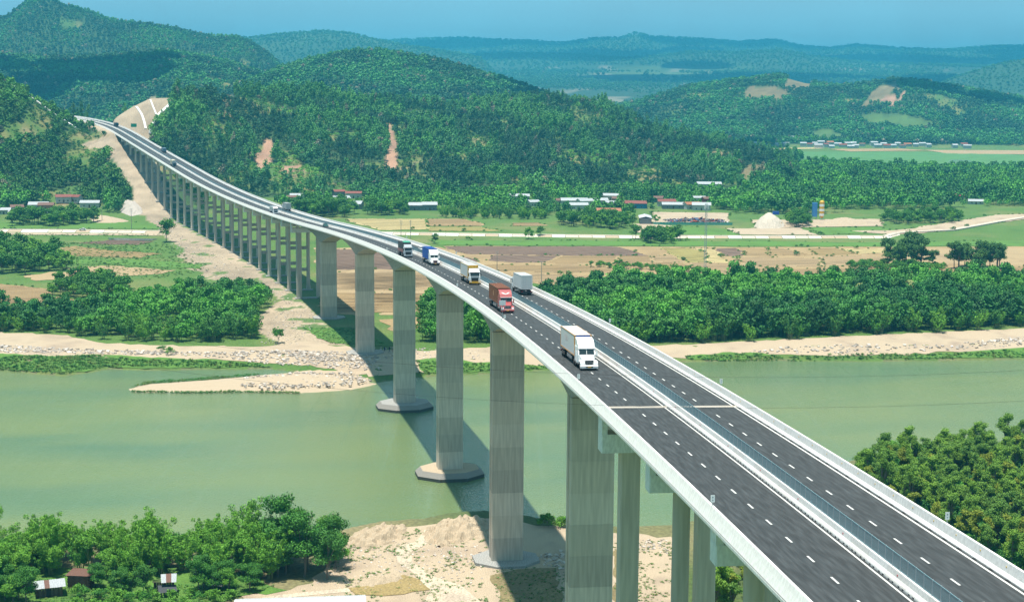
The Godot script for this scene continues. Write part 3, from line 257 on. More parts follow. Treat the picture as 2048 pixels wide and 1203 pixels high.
var CANAL_B := [Vector2(-85, 1015.9), Vector2(-0.3, 1009.3), Vector2(75.9, 1005.3), Vector2(163, 1009.5), Vector2(239.1, 1014.5), Vector2(252.5, 1037.1), Vector2(295, 1060.6), Vector2(344.5, 1128.3), Vector2(385.1, 1180.3)]
var POND := [Vector2(-249.9, 976.4), Vector2(-218.2, 972.7), Vector2(-220.5, 962.6), Vector2(-245.2, 963.8)]
var DRAINS := [
	["crest_drain", "white concrete drain running down the crest of the west hill", [Vector2(-439.4, 1398.6), Vector2(-430.5, 1394.8), Vector2(-415.6, 1390.5), Vector2(-401.9, 1387), Vector2(-390, 1387), Vector2(-378.9, 1380.9)], 1.6, 0.5, 1],
	["slope_channel", "broad white stepped channel down the middle of the bare cutting", [Vector2(-360.6, 1528.5), Vector2(-352, 1511.8), Vector2(-346.3, 1498.3), Vector2(-343.1, 1489.8)], 2.0, 0.4, 1],
	["slope_channel", "narrow white channel at the top of the bare cutting", [Vector2(-350.5, 1543.7), Vector2(-343.4, 1524.4), Vector2(-336.7, 1506.6)], 1.4, 0.4, 1],
	["edge_wall", "long grey white concrete slope wall bounding the cutting beside the dark wood", [Vector2(-320.4, 1552.2), Vector2(-324.9, 1548), Vector2(-328.9, 1544), Vector2(-332.4, 1515.4), Vector2(-335.2, 1499.6), Vector2(-338.1, 1490.6), Vector2(-337.6, 1483.8)], 3.2, 0.6, 1],
]
var UNSEEN_CLOUDS := [  # out of view, placed to shade hill slopes and darken distant haze
	[Vector3(150, 760, -2560), 230, 170, 26, "white cloud out of view shading the flank of the rounded hill"],
	[Vector3(-900, 800, -2700), 300, 160, 26, "white cloud out of view shading the back slope beyond the cutting"],
	[Vector3(-480, 700, -2150), 150, 120, 14, "small white cloud out of view shading the saddle behind the cutting"],
	[Vector3(900, 900, -3250), 200, 110, 14, "white cloud out of view shading the quarry hill"],
	[Vector3(1500, 1750, -6600), 1500, 500, 22, "broad unseen cloud bank darkening the haze over the distant fields"],
	[Vector3(-1200, 1900, -8200), 2000, 1000, 34, "wide unseen cloud bank darkening the haze over the first blue range"],
	[Vector3(2200, 2100, -11500), 3000, 1900, 60, "vast unseen cloud bank darkening the haze over the farthest blue ranges"],
	[Vector3(-3400, 2000, -12000), 1800, 1600, 36, "unseen cloud bank darkening the haze over the western end of the blue ranges"],
]


const CAM_H := 101.77
var rng := RandomNumberGenerator.new()
var M := {}
var T := {}
var SHAPES := {}


class Geo:
	var v := PackedVector3Array()
	var n := PackedVector3Array()
	var c := PackedColorArray()
	var uv := PackedVector2Array()
	var col := Color.WHITE
	var tinted := false
	var smooth := false
	var mapped := false

	func tri(a: Vector3, b: Vector3, d: Vector3) -> void:
		v.append(a); v.append(b); v.append(d)
		if tinted:
			c.append(col); c.append(col); c.append(col)

	func quad(a: Vector3, b: Vector3, d: Vector3, e: Vector3) -> void:
		tri(a, b, d)
		tri(a, d, e)

	func box(lo: Vector3, hi: Vector3) -> void:
		obox(Transform3D(Basis.IDENTITY, (lo + hi) * 0.5), hi - lo)

	func obox(t: Transform3D, s: Vector3) -> void:
		var p := []
		for i in 8:
			p.append(t * Vector3((-0.5 if i & 1 == 0 else 0.5) * s.x, (-0.5 if i & 2 == 0 else 0.5) * s.y, (-0.5 if i & 4 == 0 else 0.5) * s.z))
		quad(p[0], p[2], p[3], p[1])
		quad(p[4], p[5], p[7], p[6])
		quad(p[0], p[4], p[6], p[2])
		quad(p[1], p[3], p[7], p[5])
		quad(p[2], p[6], p[7], p[3])
		quad(p[0], p[1], p[5], p[4])

	func beam(a: Vector3, b: Vector3, w: float, h: float) -> void:
		var z := (b - a)
		var l := z.length()
		z /= l
		var up := Vector3.UP if absf(z.y) < 0.95 else Vector3.RIGHT
		var x := up.cross(z).normalized()
		var y := z.cross(x)
		obox(Transform3D(Basis(x, y, z), (a + b) * 0.5), Vector3(w, h, l))

	func ring(a: Vector3, b: Vector3, r0: float, r1: float, seg: int, capped := true) -> void:
		var z := (b - a).normalized()
		var up := Vector3.UP if absf(z.y) < 0.9 else Vector3.RIGHT
		var x := up.cross(z).normalized()
		var y := z.cross(x)
		for i in seg:
			var t0 := TAU * i / seg
			var t1 := TAU * (i + 1) / seg
			var d0 := x * cos(t0) + y * sin(t0)
			var d1 := x * cos(t1) + y * sin(t1)
			quad(a + d0 * r0, b + d0 * r1, b + d1 * r1, a + d1 * r0)
			if smooth:
				for k in [d0, d0, d1, d0, d1, d1]:
					n.append(k)
			if capped:
				tri(b, b + d1 * r1, b + d0 * r1)
				tri(a, a + d0 * r0, a + d1 * r0)
				if smooth:
					for k in 3:
						n.append(z)
					for k in 3:
						n.append(-z)

	func extrude_x(profile: Array, x0: float, x1: float) -> void:
		var k := profile.size()
		var flat := PackedVector2Array(profile)
		for i in k:
			var a: Vector2 = profile[i]
			var b: Vector2 = profile[(i + 1) % k]
			quad(Vector3(x0, a.y, a.x), Vector3(x1, a.y, a.x), Vector3(x1, b.y, b.x), Vector3(x0, b.y, b.x))
		var idx := Geometry2D.triangulate_polygon(flat)
		for i in range(0, idx.size(), 3):
			for x in [x0, x1]:
				tri(Vector3(x, flat[idx[i]].y, flat[idx[i]].x), Vector3(x, flat[idx[i + 1]].y, flat[idx[i + 1]].x), Vector3(x, flat[idx[i + 2]].y, flat[idx[i + 2]].x))

	func extrude_y(outline: Array, y0: float, y1: float, taper := 1.0) -> void:
		var k := outline.size()
		var flat := PackedVector2Array(outline)
		for i in k:
			var a: Vector2 = outline[i]
			var b: Vector2 = outline[(i + 1) % k]
			quad(Vector3(a.x, y0, a.y), Vector3(a.x * taper, y1, a.y * taper), Vector3(b.x * taper, y1, b.y * taper), Vector3(b.x, y0, b.y))
		var idx := Geometry2D.triangulate_polygon(flat)
		for i in range(0, idx.size(), 3):
			var p := [flat[idx[i]], flat[idx[i + 1]], flat[idx[i + 2]]]
			tri(Vector3(p[0].x * taper, y1, p[0].y * taper), Vector3(p[1].x * taper, y1, p[1].y * taper), Vector3(p[2].x * taper, y1, p[2].y * taper))
			tri(Vector3(p[0].x, y0, p[0].y), Vector3(p[2].x, y0, p[2].y), Vector3(p[1].x, y0, p[1].y))

	func mesh() -> ArrayMesh:
		var a := []
		a.resize(Mesh.ARRAY_MAX)
		a[Mesh.ARRAY_VERTEX] = v
		if smooth and n.size() == v.size():
			a[Mesh.ARRAY_NORMAL] = n
		if tinted:
			a[Mesh.ARRAY_COLOR] = c
		if mapped and uv.size() == v.size():
			a[Mesh.ARRAY_TEX_UV] = uv
		var m := ArrayMesh.new()
		m.add_surface_from_arrays(Mesh.PRIMITIVE_TRIANGLES, a)
		return m


# ---------------------------------------------------------------- small helpers
func put(parent: Node, called: String, shape: Mesh, material: Material) -> MeshInstance3D:
	var o := MeshInstance3D.new()
	o.name = called
	o.mesh = shape
	o.material_override = material
	parent.add_child(o, true)
	return o


func node(called: String, at: Vector3, turn := 0.0) -> Node3D:
	var o := Node3D.new()
	o.name = called
	add_child(o, true)
	o.position = at
	o.rotation.y = turn
	return o


func tag(o: Node, label: String, category: String, group := "", kind := "") -> Node:
	o.set_meta("label", label)
	o.set_meta("category", category)
	if group:
		o.set_meta("group", group)
	if kind:
		o.set_meta("kind", kind)
	return o


func structure(o: Node) -> Node:
	o.set_meta("kind", "structure")
	return o


func stuff(o: Node) -> Node:
	o.set_meta("kind", "stuff")
	return o


func interp(x: float, xs: PackedFloat32Array, ys: PackedFloat32Array) -> float:
	var k := xs.size()
	if x <= xs[0]:
		return ys[0]
	if x >= xs[k - 1]:
		return ys[k - 1]
	var i := xs.bsearch(x)
	if i < 1:
		i = 1
	var t := (x - xs[i - 1]) / maxf(xs[i] - xs[i - 1], 1e-6)
	return lerpf(ys[i - 1], ys[i], t)


func noise_texture(seed_: int, freq: float, low: float, high: float, size := 512, octaves := 4, stretch := 1.0) -> ImageTexture:
	var f := FastNoiseLite.new()
	f.seed = seed_
	f.frequency = freq
	f.fractal_octaves = octaves
	var src := f.get_seamless_image(size, size, false, false, 0.15)
	src.convert(Image.FORMAT_L8)
	if stretch != 1.0:
		src.resize(size, int(size / stretch), Image.INTERPOLATE_CUBIC)
		src.resize(size, size, Image.INTERPOLATE_CUBIC)
	var data := src.get_data()
	var lo := int(low * 255.0)
	var span := (high - low)
	for i in data.size():
		data[i] = clampi(lo + int(span * data[i]), 0, 255)
	return ImageTexture.create_from_image(Image.create_from_data(size, size, false, Image.FORMAT_L8, data))


func normal_texture(seed_: int, freq: float, strength: float, size := 512) -> ImageTexture:
	var f := FastNoiseLite.new()
	f.seed = seed_
	f.frequency = freq
	f.fractal_octaves = 4
	var src := f.get_seamless_image(size, size, false, false, 0.15)
	src.convert(Image.FORMAT_RGBA8)
	src.bump_map_to_normal_map(strength)
	return ImageTexture.create_from_image(src)


func mat(key: String, col: Color, rough := 0.85, tex := "", scale_ := 0.1, metal := 0.0) -> StandardMaterial3D:
	var m := StandardMaterial3D.new()
	m.resource_name = key
	m.albedo_color = col.linear_to_srgb()
	m.roughness = rough
	m.metallic = metal
	if tex:
		m.albedo_texture = T[tex]
		m.uv1_triplanar = true
		m.uv1_world_triplanar = true
		m.uv1_scale = Vector3.ONE * scale_
	M[key] = m
	return m


func tinted(m: StandardMaterial3D) -> StandardMaterial3D:
	m.vertex_color_use_as_albedo = true
	return m


# ---------------------------------------------------------------- alignment of the viaduct
var AX := PackedFloat32Array()
var AY := PackedFloat32Array()
var AD := PackedFloat32Array()
var AP := PackedFloat32Array()
const S0 := -130
const S1 := 1500


func build_alignment() -> void:
	var count := S1 - S0 + 1
	AX.resize(count); AY.resize(count); AD.resize(count); AP.resize(count)
	AP[0] = 0.0; AX[0] = 0.0; AY[0] = 0.0; AD[0] = 0.0
	for i in range(1, count):
		var s := float(S0 + i)
		AP[i] = AP[i - 1] + (interp(s, KNOT, CURV) + interp(s - 1.0, KNOT, CURV)) * 0.0005
		AY[i] = AY[i - 1] + (interp(s, KNOT, GRADE) + interp(s - 1.0, KNOT, GRADE)) * 0.005
	var k := -S0
	var p0 := AP[k]
	var y0 := AY[k]
	for i in count:
		AP[i] += -0.1175 - p0
		AY[i] += CAM_H - 36.526 - y0
	for i in range(1, count):
		AX[i] = AX[i - 1] + (sin(AP[i]) + sin(AP[i - 1])) * 0.5
		AD[i] = AD[i - 1] + (cos(AP[i]) + cos(AP[i - 1])) * 0.5
	var x0 := AX[k]
	var d0 := AD[k]
	for i in count:
		AX[i] += 18.324 - x0
		AD[i] += 180.86 - d0


func line_pt(s: float, o: float, h: float) -> Vector3:
	var f := clampf(s - S0, 0.0, S1 - S0 - 1.001)
	var i := int(f)
	var t := f - i
	var p := lerpf(AP[i], AP[i + 1], t)
	var x := lerpf(AX[i], AX[i + 1], t) + o * cos(p)
	var d := lerpf(AD[i], AD[i + 1], t) - o * sin(p)
	return Vector3(x, lerpf(AY[i], AY[i + 1], t) + h - 0.0083 * o, -d)


func line_psi(s: float) -> float:
	return AP[clampi(int(s - S0), 0, S1 - S0)]


func line_frame(s: float, o: float, h: float) -> Transform3D:
	# x to the right of the carriageway, z back towards smaller s
	var p := line_psi(s)
	return Transform3D(Basis(Vector3.UP, -p), line_pt(s, o, h))


func sweep(g: Geo, profile: Array, s0: float, s1: float, step: float, closed := true, capped := true) -> void:
	var k := int(ceil((s1 - s0) / step))
	var prev := []
	for i in k + 1:
		var s := lerpf(s0, s1, float(i) / k)
		var cur := []
		for p in profile:
			cur.append(line_pt(s, p.x, p.y))
		if i > 0:
			for j in profile.size() - (0 if closed else 1):
				var q := (j + 1) % profile.size()
				g.quad(prev[j], cur[j], cur[q], prev[q])
		elif capped and closed:
			cap(g, profile, s)
		prev = cur
	if capped and closed:
		cap(g, profile, s1)


func cap(g: Geo, profile: Array, s: float) -> void:
	var idx := Geometry2D.triangulate_polygon(PackedVector2Array(profile))
	for i in range(0, idx.size(), 3):
		var a: Vector2 = profile[idx[i]]
		var b: Vector2 = profile[idx[i + 1]]
		var d: Vector2 = profile[idx[i + 2]]
		g.tri(line_pt(s, a.x, a.y), line_pt(s, b.x, b.y), line_pt(s, d.x, d.y))


# ---------------------------------------------------------------- terrain
func wave(x: float, d: float) -> float:
	return sin(x * 0.0211 + 1.3 * sin(d * 0.0131) + 0.7) * cos(d * 0.0187 + 1.1 * sin(x * 0.0113)) * 0.55 + sin(x * 0.051 + d * 0.037 + 1.7 * sin(d * 0.021)) * 0.28 + sin(x * 0.113 - d * 0.091 + 2.1 * sin(x * 0.047)) * 0.17


func column(q: float) -> Array:
	var r := []
	for L in LAYERS:
		var qs: PackedFloat32Array = L.q
		if q > qs[0] and q < qs[qs.size() - 1]:
			r.append([interp(q, qs, L.d), interp(q, qs, L.h), interp(q, qs, L.f), L.back, L.amp, L.sc, clampf(minf(q - qs[0], qs[qs.size() - 1] - q) / 0.012, 0.0, 1.0)])
	return [r, interp(q, NEAR_Q, NEAR_D), interp(q, FAR_Q, FAR_D)]


func natural(x: float, d: float, cl: Array) -> float:
	var fl := interp(d, FLOOR_D, FLOOR_H)
	var h := fl
	for L in cl[0]:
		if d > L[2] and d < L[0] + L[3]:
			var p: float
			if d <= L[0]:
				var t: float = (d - L[2]) / (L[0] - L[2])
				p = 0.45 * t + 0.55 * t * t * (3.0 - 2.0 * t)
			else:
				var b: float = (d - L[0]) / L[3]
				p = 1.0 - b * b * (3.0 - 2.0 * b)
			var val: float = (L[1] - fl) * p + L[4] * 4.0 * p * (1.0 - p) * wave(x / L[5], d / L[5])
			h = maxf(h, fl + val * L[6])
	var dn: float = cl[1]
	var df: float = cl[2]
	if d > dn and d < df:
		return -minf(minf(d - dn, df - d) / 8.0, 1.0) * 2.5
	if d <= dn:
		var nb := dn - d
		return minf(h, nb * 0.5) + 0.6 * wave(x * 2.1, d * 2.1) * clampf(nb / 12.0, 0.0, 1.0)
	if d - df < 40.0:
		h = minf(h, 0.3 + (d - df) * 0.18)
	return h


func height_in(x: float, d: float, cl: Array) -> float:
	var h := natural(x, d, cl)
	if x < -560.0 or x > -60.0 or d < 640.0 or d > 1700.0:
		return h
	var best := 1e12
	var k := 0
	for i in range(500 - S0, 1470 - S0, 5):
		var e := (x - AX[i]) * (x - AX[i]) + (d - AD[i]) * (d - AD[i])
		if e < best:
			best = e
			k = i
	if best > 22500.0:
		return h
	var lat := absf((x - AX[k]) * cos(AP[k]) - (d - AD[k]) * sin(AP[k]))
	if lat > 130.0:
		return h
	var s := float(k + S0)
	if s < 1216.0:
		var g := interp(s, CORR_S, CORR_H)
		var t := clampf((lat - 13.0) / 30.0, 0.0, 1.0)
		return lerpf(g, h, t * t * (3.0 - 2.0 * t))
	var road := AY[k] - 0.35
	if lat < 12.0:
		return road
	var rise := (lat - 12.0) * 0.95
	var up := road + rise + 1.1 * sin(TAU * rise / 9.0)
	var dn := road - maxf(0.0, lat - 12.5) * 0.7
	return clampf(h, dn, maxf(up, dn))


func height(x: float, d: float) -> float:
	return height_in(x, d, column(x / d))


func ground(x: float, d: float, lift := 0.0) -> Vector3:
	return Vector3(x, height(x, d) + lift, -d)


var TINT := {
	"sand": Color(0.49, 0.385, 0.265), "pale": Color(0.60, 0.52, 0.42), "tan": Color(0.38, 0.265, 0.125), "pink": Color(0.41, 0.295, 0.155), "ochre": Color(0.36, 0.26, 0.11),
	"brown": Color(0.20, 0.13, 0.09), "olive": Color(0.36, 0.31, 0.10), "straw": Color(0.54, 0.44, 0.20), "grass": Color(0.095, 0.215, 0.026), "rice": Color(0.085, 0.23, 0.06),
	"scar": Color(0.52, 0.30, 0.19), "dry": Color(0.24, 0.19, 0.085), "meadow": Color(0.10, 0.20, 0.04), "track": Color(0.60, 0.495, 0.365), "mud": Color(0.34, 0.25, 0.10), "rubble": Color(0.52, 0.46, 0.40),
}
var zone_box := []
var patch := FastNoiseLite.new()
var patch2 := FastNoiseLite.new()


func zone_at(x: float, d: float) -> String:
	var p := Vector2(x, d)
	for i in ZONES.size():
		if zone_box[i].has_point(p) and Geometry2D.is_point_in_polygon(p, zone_box2[i]):
			return ZONES[i][0]
	return ""


var zone_box2 := []


func clearing(x: float, d: float) -> float:
	# scrubby openings in the hillside woods, more of them towards the lower slopes and the east end
	if d > 2120.0:
		return patch.get_noise_2d(x * 0.42 + 300.0, d * 0.3) - 0.24
	return patch.get_noise_2d(x * 1.15 + 500.0, d * 0.6) * 1.1 + patch2.get_noise_2d(x * 0.9, d * 0.6) * 0.35 + clampf((1620.0 - d) * 0.0006, -0.12, 0.16) + clampf((x - 60.0) * 0.0006, -0.04, 0.16)


func ground_tint(x: float, d: float, h: float, cl: Array) -> Color:
	var z := zone_at(x, d)
	var n1 := patch.get_noise_2d(x, d)
	var n2 := patch2.get_noise_2d(x, d)
	if z:
		var zc: Color = TINT[z]
		if z == "sand" and n2 > 0.34 and d < 1100.0:
			return Color(0.12, 0.20, 0.05)
		return zc * (0.95 + 0.30 * n1 + 0.26 * n2 + 0.16 * patch2.get_noise_2d(x * 4.0, d * 4.0))
	if h < 0.2:
		return Color(0.20, 0.19, 0.10)
	var fl := interp(d, FLOOR_D, FLOOR_H)
	if d < cl[1]:
		return Color(0.09, 0.14, 0.035).lerp(Color(0.34, 0.27, 0.14), clampf(0.3 + n1 * 0.9, 0.0, 1.0))
	if d < 3300.0 and h < fl + 2.5:
		if d > 1450.0 and d < 2300.0:
			return Color(0.05, 0.11, 0.025)
		return Color(0.105, 0.210, 0.030).lerp(Color(0.28, 0.25, 0.09), clampf(n1 * 0.9, 0.0, 0.6)).lerp(Color(0.06, 0.16, 0.02), clampf(-n2, 0.0, 0.7))
	if d < 4600.0:
		var open := clearing(x, d)
		if open > 0.22:
			return Color(0.085, 0.19, 0.03).lerp(Color(0.24, 0.235, 0.07), clampf(0.4 + n2 * 1.4, 0.0, 1.0)).lerp(Color(0.40, 0.28, 0.16), clampf((open - 0.5) * 3.0, 0.0, 0.8))
		return Color(0.040, 0.105, 0.026).lerp(Color(0.10, 0.13, 0.04), clampf(n1 - 0.25, 0.0, 0.6))
	if h > fl + 12.0:
		return Color(0.030, 0.092, 0.032).lerp(Color(0.075, 0.15, 0.045), clampf(patch.get_noise_2d(x * 0.12, d * 0.06) * 2.0, 0.0, 0.8))
	# far valley: woods, plots and bare patches
	var plots := patch.get_noise_2d(x * 0.07, d * 0.02)
	var fine := patch2.get_noise_2d(x * 0.12, d * 0.035)
	var c := Color(0.024, 0.075, 0.028).lerp(Color(0.10, 0.18, 0.05), clampf(plots * 2.6, 0.0, 1.0))
	return c.lerp(Color(0.36, 0.32, 0.22), clampf(fine * 3.0 - 0.9, 0.0, 0.7))


func build_terrain() -> void:
	for z in ZONES:
		var pv := PackedVector2Array(z[1])
		var r := Rect2(pv[0], Vector2.ZERO)
		for p in pv:
			r = r.expand(p)
		zone_box.append(r)
		zone_box2.append(pv)
	var ds := PackedFloat32Array()
	var d := 215.0
	while d < 15600.0:
		ds.append(d)
		d *= 1.0045 if d < 2250.0 else (1.011 if d < 4200.0 else 1.02)
	var nq := 460
	var rows := ds.size()
	var v := PackedVector3Array()
	var c := PackedColorArray()
	v.resize(rows * nq)
	c.resize(rows * nq)
	for j in nq:
		var q := lerpf(-0.45, 0.45, float(j) / (nq - 1))
		var cl := column(q)
		for i in rows:
			var x := q * ds[i]
			var h := height_in(x, ds[i], cl)
			v[i * nq + j] = Vector3(x, h, -ds[i])
			c[i * nq + j] = ground_tint(x, ds[i], h, cl)
	var nn := PackedVector3Array()
	nn.resize(rows * nq)
	for i in rows:
		for j in nq:
			var a := v[i * nq + maxi(j - 1, 0)]
			var b := v[i * nq + mini(j + 1, nq - 1)]
			var e := v[maxi(i - 1, 0) * nq + j]
			var f := v[mini(i + 1, rows - 1) * nq + j]
			nn[i * nq + j] = (b - a).cross(f - e).normalized()
	var idx := PackedInt32Array()
	idx.resize((rows - 1) * (nq - 1) * 6)
	var k := 0
	for i in rows - 1:
		for j in nq - 1:
			var a := i * nq + j
			idx[k] = a; idx[k + 1] = a + nq; idx[k + 2] = a + nq + 1
			idx[k + 3] = a; idx[k + 4] = a + nq + 1; idx[k + 5] = a + 1
			k += 6
	var arr := []
	arr.resize(Mesh.ARRAY_MAX)
	arr[Mesh.ARRAY_VERTEX] = v
	arr[Mesh.ARRAY_NORMAL] = nn
	arr[Mesh.ARRAY_COLOR] = c
	arr[Mesh.ARRAY_INDEX] = idx
	var m := ArrayMesh.new()
	m.add_surface_from_arrays(Mesh.PRIMITIVE_TRIANGLES, arr)
	structure(put(self, "terrain", m, M.terrain))
	# the lie of the land all round, far below what the camera sees
	var g := Geo.new()
	g.quad(Vector3(-16000, -6, 9000), Vector3(16000, -6, 9000), Vector3(16000, -6, -16500), Vector3(-16000, -6, -16500))
	structure(put(self, "ground", g.mesh(), M.plain_ground))
	# the river
	g = Geo.new()
	g.tinted = true
	for j in 61:
		for i in 90:
			var pc := []
			for e in [[0, 0], [0, 1], [1, 1], [1, 0]]:
				pc.append(Vector3(-900 + 20.0 * (i + e[0]), 0, -150 - 10.0 * (j + e[1])))
			for e in [0, 1, 2, 0, 2, 3]:
				g.v.append(pc[e])
				g.c.append(silt(pc[e].x, -pc[e].z))
	structure(put(self, "river_water", g.mesh(), M.water))


func silt(x: float, d: float) -> Color:
	# the river carries yellow silt in drifting plumes
	var n := patch.get_noise_2d(x * 0.55, d * 1.3) + 0.5 * patch2.get_noise_2d(x * 0.5, d * 1.1)
	return Color(0.095, 0.160, 0.078).lerp(Color(0.165, 0.205, 0.072), clampf(0.5 + n * 0.9, 0.0, 1.0))


func rough(poly: PackedVector2Array) -> PackedVector2Array:
	# an uneven outline: no plot or bank has ruled edges
	var r := PackedVector2Array()
	for i in poly.size():
		var a := poly[i]
		var b := poly[(i + 1) % poly.size()]
		var step := maxf(2.5, a.y * 0.006)
		var n := maxi(1, int(a.distance_to(b) / step))
		for k in n:
			var p := a.lerp(b, float(k) / n)
			var amp := minf(step * 0.55, 2.6)
			r.append(p + Vector2(patch2.get_noise_2d(p.x * 4.0, p.y * 4.0), patch2.get_noise_2d(p.y * 4.0 + 70.0, p.x * 4.0)) * amp * 1.6)
	return r if Geometry2D.triangulate_polygon(r).size() else poly


func mottle(x: float, d: float) -> Color:
	var a := patch2.get_noise_2d(x * 1.3, d * 0.7)
	var b := patch2.get_noise_2d(x * 5.0 + 31.0, d * 3.5)
	var v := 1.0 + 0.30 * a + 0.26 * b
	return Color(v, v * (1.0 + 0.05 * a), v * (1.0 - 0.04 * b))


func drape(poly: PackedVector2Array, lift: float) -> Geo:
	var g := Geo.new()
	g.tinted = true
	var idx := Geometry2D.triangulate_polygon(poly)
	var work := []
	for i in range(0, idx.size(), 3):
		work.append([poly[idx[i]], poly[idx[i + 1]], poly[idx[i + 2]]])
	while work:
		var t: Array = work.pop_back()
		var far: float = maxf(t[0].y, maxf(t[1].y, t[2].y))
		var most := maxf(2.2, far * 0.009)
		var best := 0
		var bl := 0.0
		for e in 3:
			var l: float = t[e].distance_to(t[(e + 1) % 3])
			if l > bl:
				bl = l
				best = e
		if bl > most:
			var a: Vector2 = t[best]
			var b: Vector2 = t[(best + 1) % 3]
			var o: Vector2 = t[(best + 2) % 3]
			var mid := (a + b) * 0.5
			work.append([a, mid, o])
			work.append([mid, b, o])
		else:
			var up := lift + far * 0.00012
			for e in 3:
				g.v.append(ground(t[e].x, t[e].y, up))
				g.c.append(mottle(t[e].x, t[e].y))
	return g


func build_sheets() -> void:
	for sh in SHEETS:
		var poly := PackedVector2Array(sh[3])
		var o := put(self, sh[0], drape(poly if sh[0] == "dirt_track" else rough(poly), 0.05 * sh[2]).mesh(), M["soil_" + sh[1]])
		structure(o)
		if sh[4] > 0.0:
			# plough ridges running across the plot
			var g := Geo.new()
			var lean := (0.5 if sh[1] == "brown" or sh[1] == "straw" or sh[1] == "olive" else 0.3) + 0.2 * sin(poly[0].x)
			g.tinted = true
			var dir := Vector2(cos(lean), sin(lean))
			var nor := Vector2(-dir.y, dir.x)
			var lo := 1e9
			var hi := -1e9
			for p in poly:
				lo = minf(lo, p.dot(nor))
				hi = maxf(hi, p.dot(nor))
			var step: float = sh[4] * 1.9
			var at := lo + step * 0.5
			while at < hi:
				var cuts := []
				for i in poly.size():
					var a := poly[i]
					var b := poly[(i + 1) % poly.size()]
					var da := a.dot(nor) - at
					var db := b.dot(nor) - at
					if (da < 0.0) != (db < 0.0):
						cuts.append((a + (b - a) * (da / (da - db))).dot(dir))
				cuts.sort()
				for i in range(0, cuts.size() - 1, 2):
					var p0: Vector2 = dir * (cuts[i] + 0.8) + nor * at
					var p1: Vector2 = dir * (cuts[i + 1] - 0.8) + nor * at
					if p0.distance_to(p1) > 4.0:
						var h0 := ground(p0.x, p0.y, 0.1)
						var h1 := ground(p1.x, p1.y, 0.1)
						g.col = Color(0.62, 0.60, 0.60) * rnd(0.75, 1.3)
						var w := Vector3(nor.x, 0, -nor.y) * 0.85
						var up := Vector3(0, 0.34, 0)
						g.quad(h0 - w, h1 - w, h1 + up, h0 + up)
						g.quad(h0 + up, h1 + up, h1 + w, h0 + w)
				at += step
			if g.v.size():
				stuff(put(o, "plough_ridges", g.mesh(), M["soil_" + sh[1]]))


func build_mounds() -> void:
	for mo in MOUNDS:
		var poly := PackedVector2Array(mo[4])
		var r := Rect2(poly[0], Vector2.ZERO)
		for p in poly:
			r = r.expand(p)
		var base := 0.0
		var nx := 44
		var ny := 30
		var g := Geo.new()
		g.smooth = false
		var hs := []
		for j in ny + 1:
			for i in nx + 1:
				var p := r.position + Vector2(r.size.x * i / nx, r.size.y * j / ny)
				var dist := 1e9
				for e in poly.size():
					dist = minf(dist, p.distance_to(Geometry2D.get_closest_point_to_segment(p, poly[e], poly[(e + 1) % poly.size()])))
				if not Geometry2D.is_point_in_polygon(p, poly):
					dist = -dist
				var wide := minf(r.size.x, r.size.y) * 0.42
				var t := clampf(dist / wide, -1.0, 1.0)
				var hh: float = mo[5] * (sin(t * PI * 0.5) if t > 0.0 else t * 1.5)
				hh += mo[6] * patch2.get_noise_2d(p.x * 9.0, p.y * 9.0) * 1.6
				hs.append(Vector3(p.x, maxf(height(p.x, p.y), 0.0 if mo[0] == "gravel_spit" else -9.0) + (hh if t > -0.35 else -1.0), -p.y))
		for j in ny:
			for i in nx:
				var a: Vector3 = hs[j * (nx + 1) + i]
				var b: Vector3 = hs[j * (nx + 1) + i + 1]
				var e: Vector3 = hs[(j + 1) * (nx + 1) + i]
				var f: Vector3 = hs[(j + 1) * (nx + 1) + i + 1]
				g.quad(a, e, f, b)
		var o := put(self, mo[0], g.mesh(), M["soil_" + mo[1]])
		tag(o, mo[2], mo[3])


# ---------------------------------------------------------------- the viaduct
const PIER0 := 52.12
const SPAN := 90.06
const JOINT := 553.1
const BENT := 27.616
const DASH := 5.7455
const ABUT := 1216.0
const ROAD0 := -118.0
const ROAD1 := 1440.0


func girder_depth(s: float) -> float:
	var best := 1e9
	for k in 6:
		best = minf(best, absf(s - PIER0 - SPAN * k))
	var t := clampf((best - 2.0) / 42.0, 0.0, 1.0)
	return 2.6 + 4.0 * (1.0 - t) * (1.0 - t)


func strip(g: Geo, o0: float, o1: float, h: float, s0: float, s1: float, step: float) -> void:
	g.mapped = true
	var k := int(ceil((s1 - s0) / step))
	for i in k:
		var a := lerpf(s0, s1, float(i) / k)
		var b := lerpf(s0, s1, float(i + 1) / k)
		g.quad(line_pt(a, o0, h), line_pt(b, o0, h), line_pt(b, o1, h), line_pt(a, o1, h))
		for p in [Vector2(o0, a), Vector2(o0, b), Vector2(o1, b), Vector2(o0, a), Vector2(o1, b), Vector2(o1, a)]:
			g.uv.append(p)


func mirrored(p: Array) -> Array:
	var r := []
	for q in p:
		r.append(Vector2(-q.x, q.y))
	r.reverse()
	return r


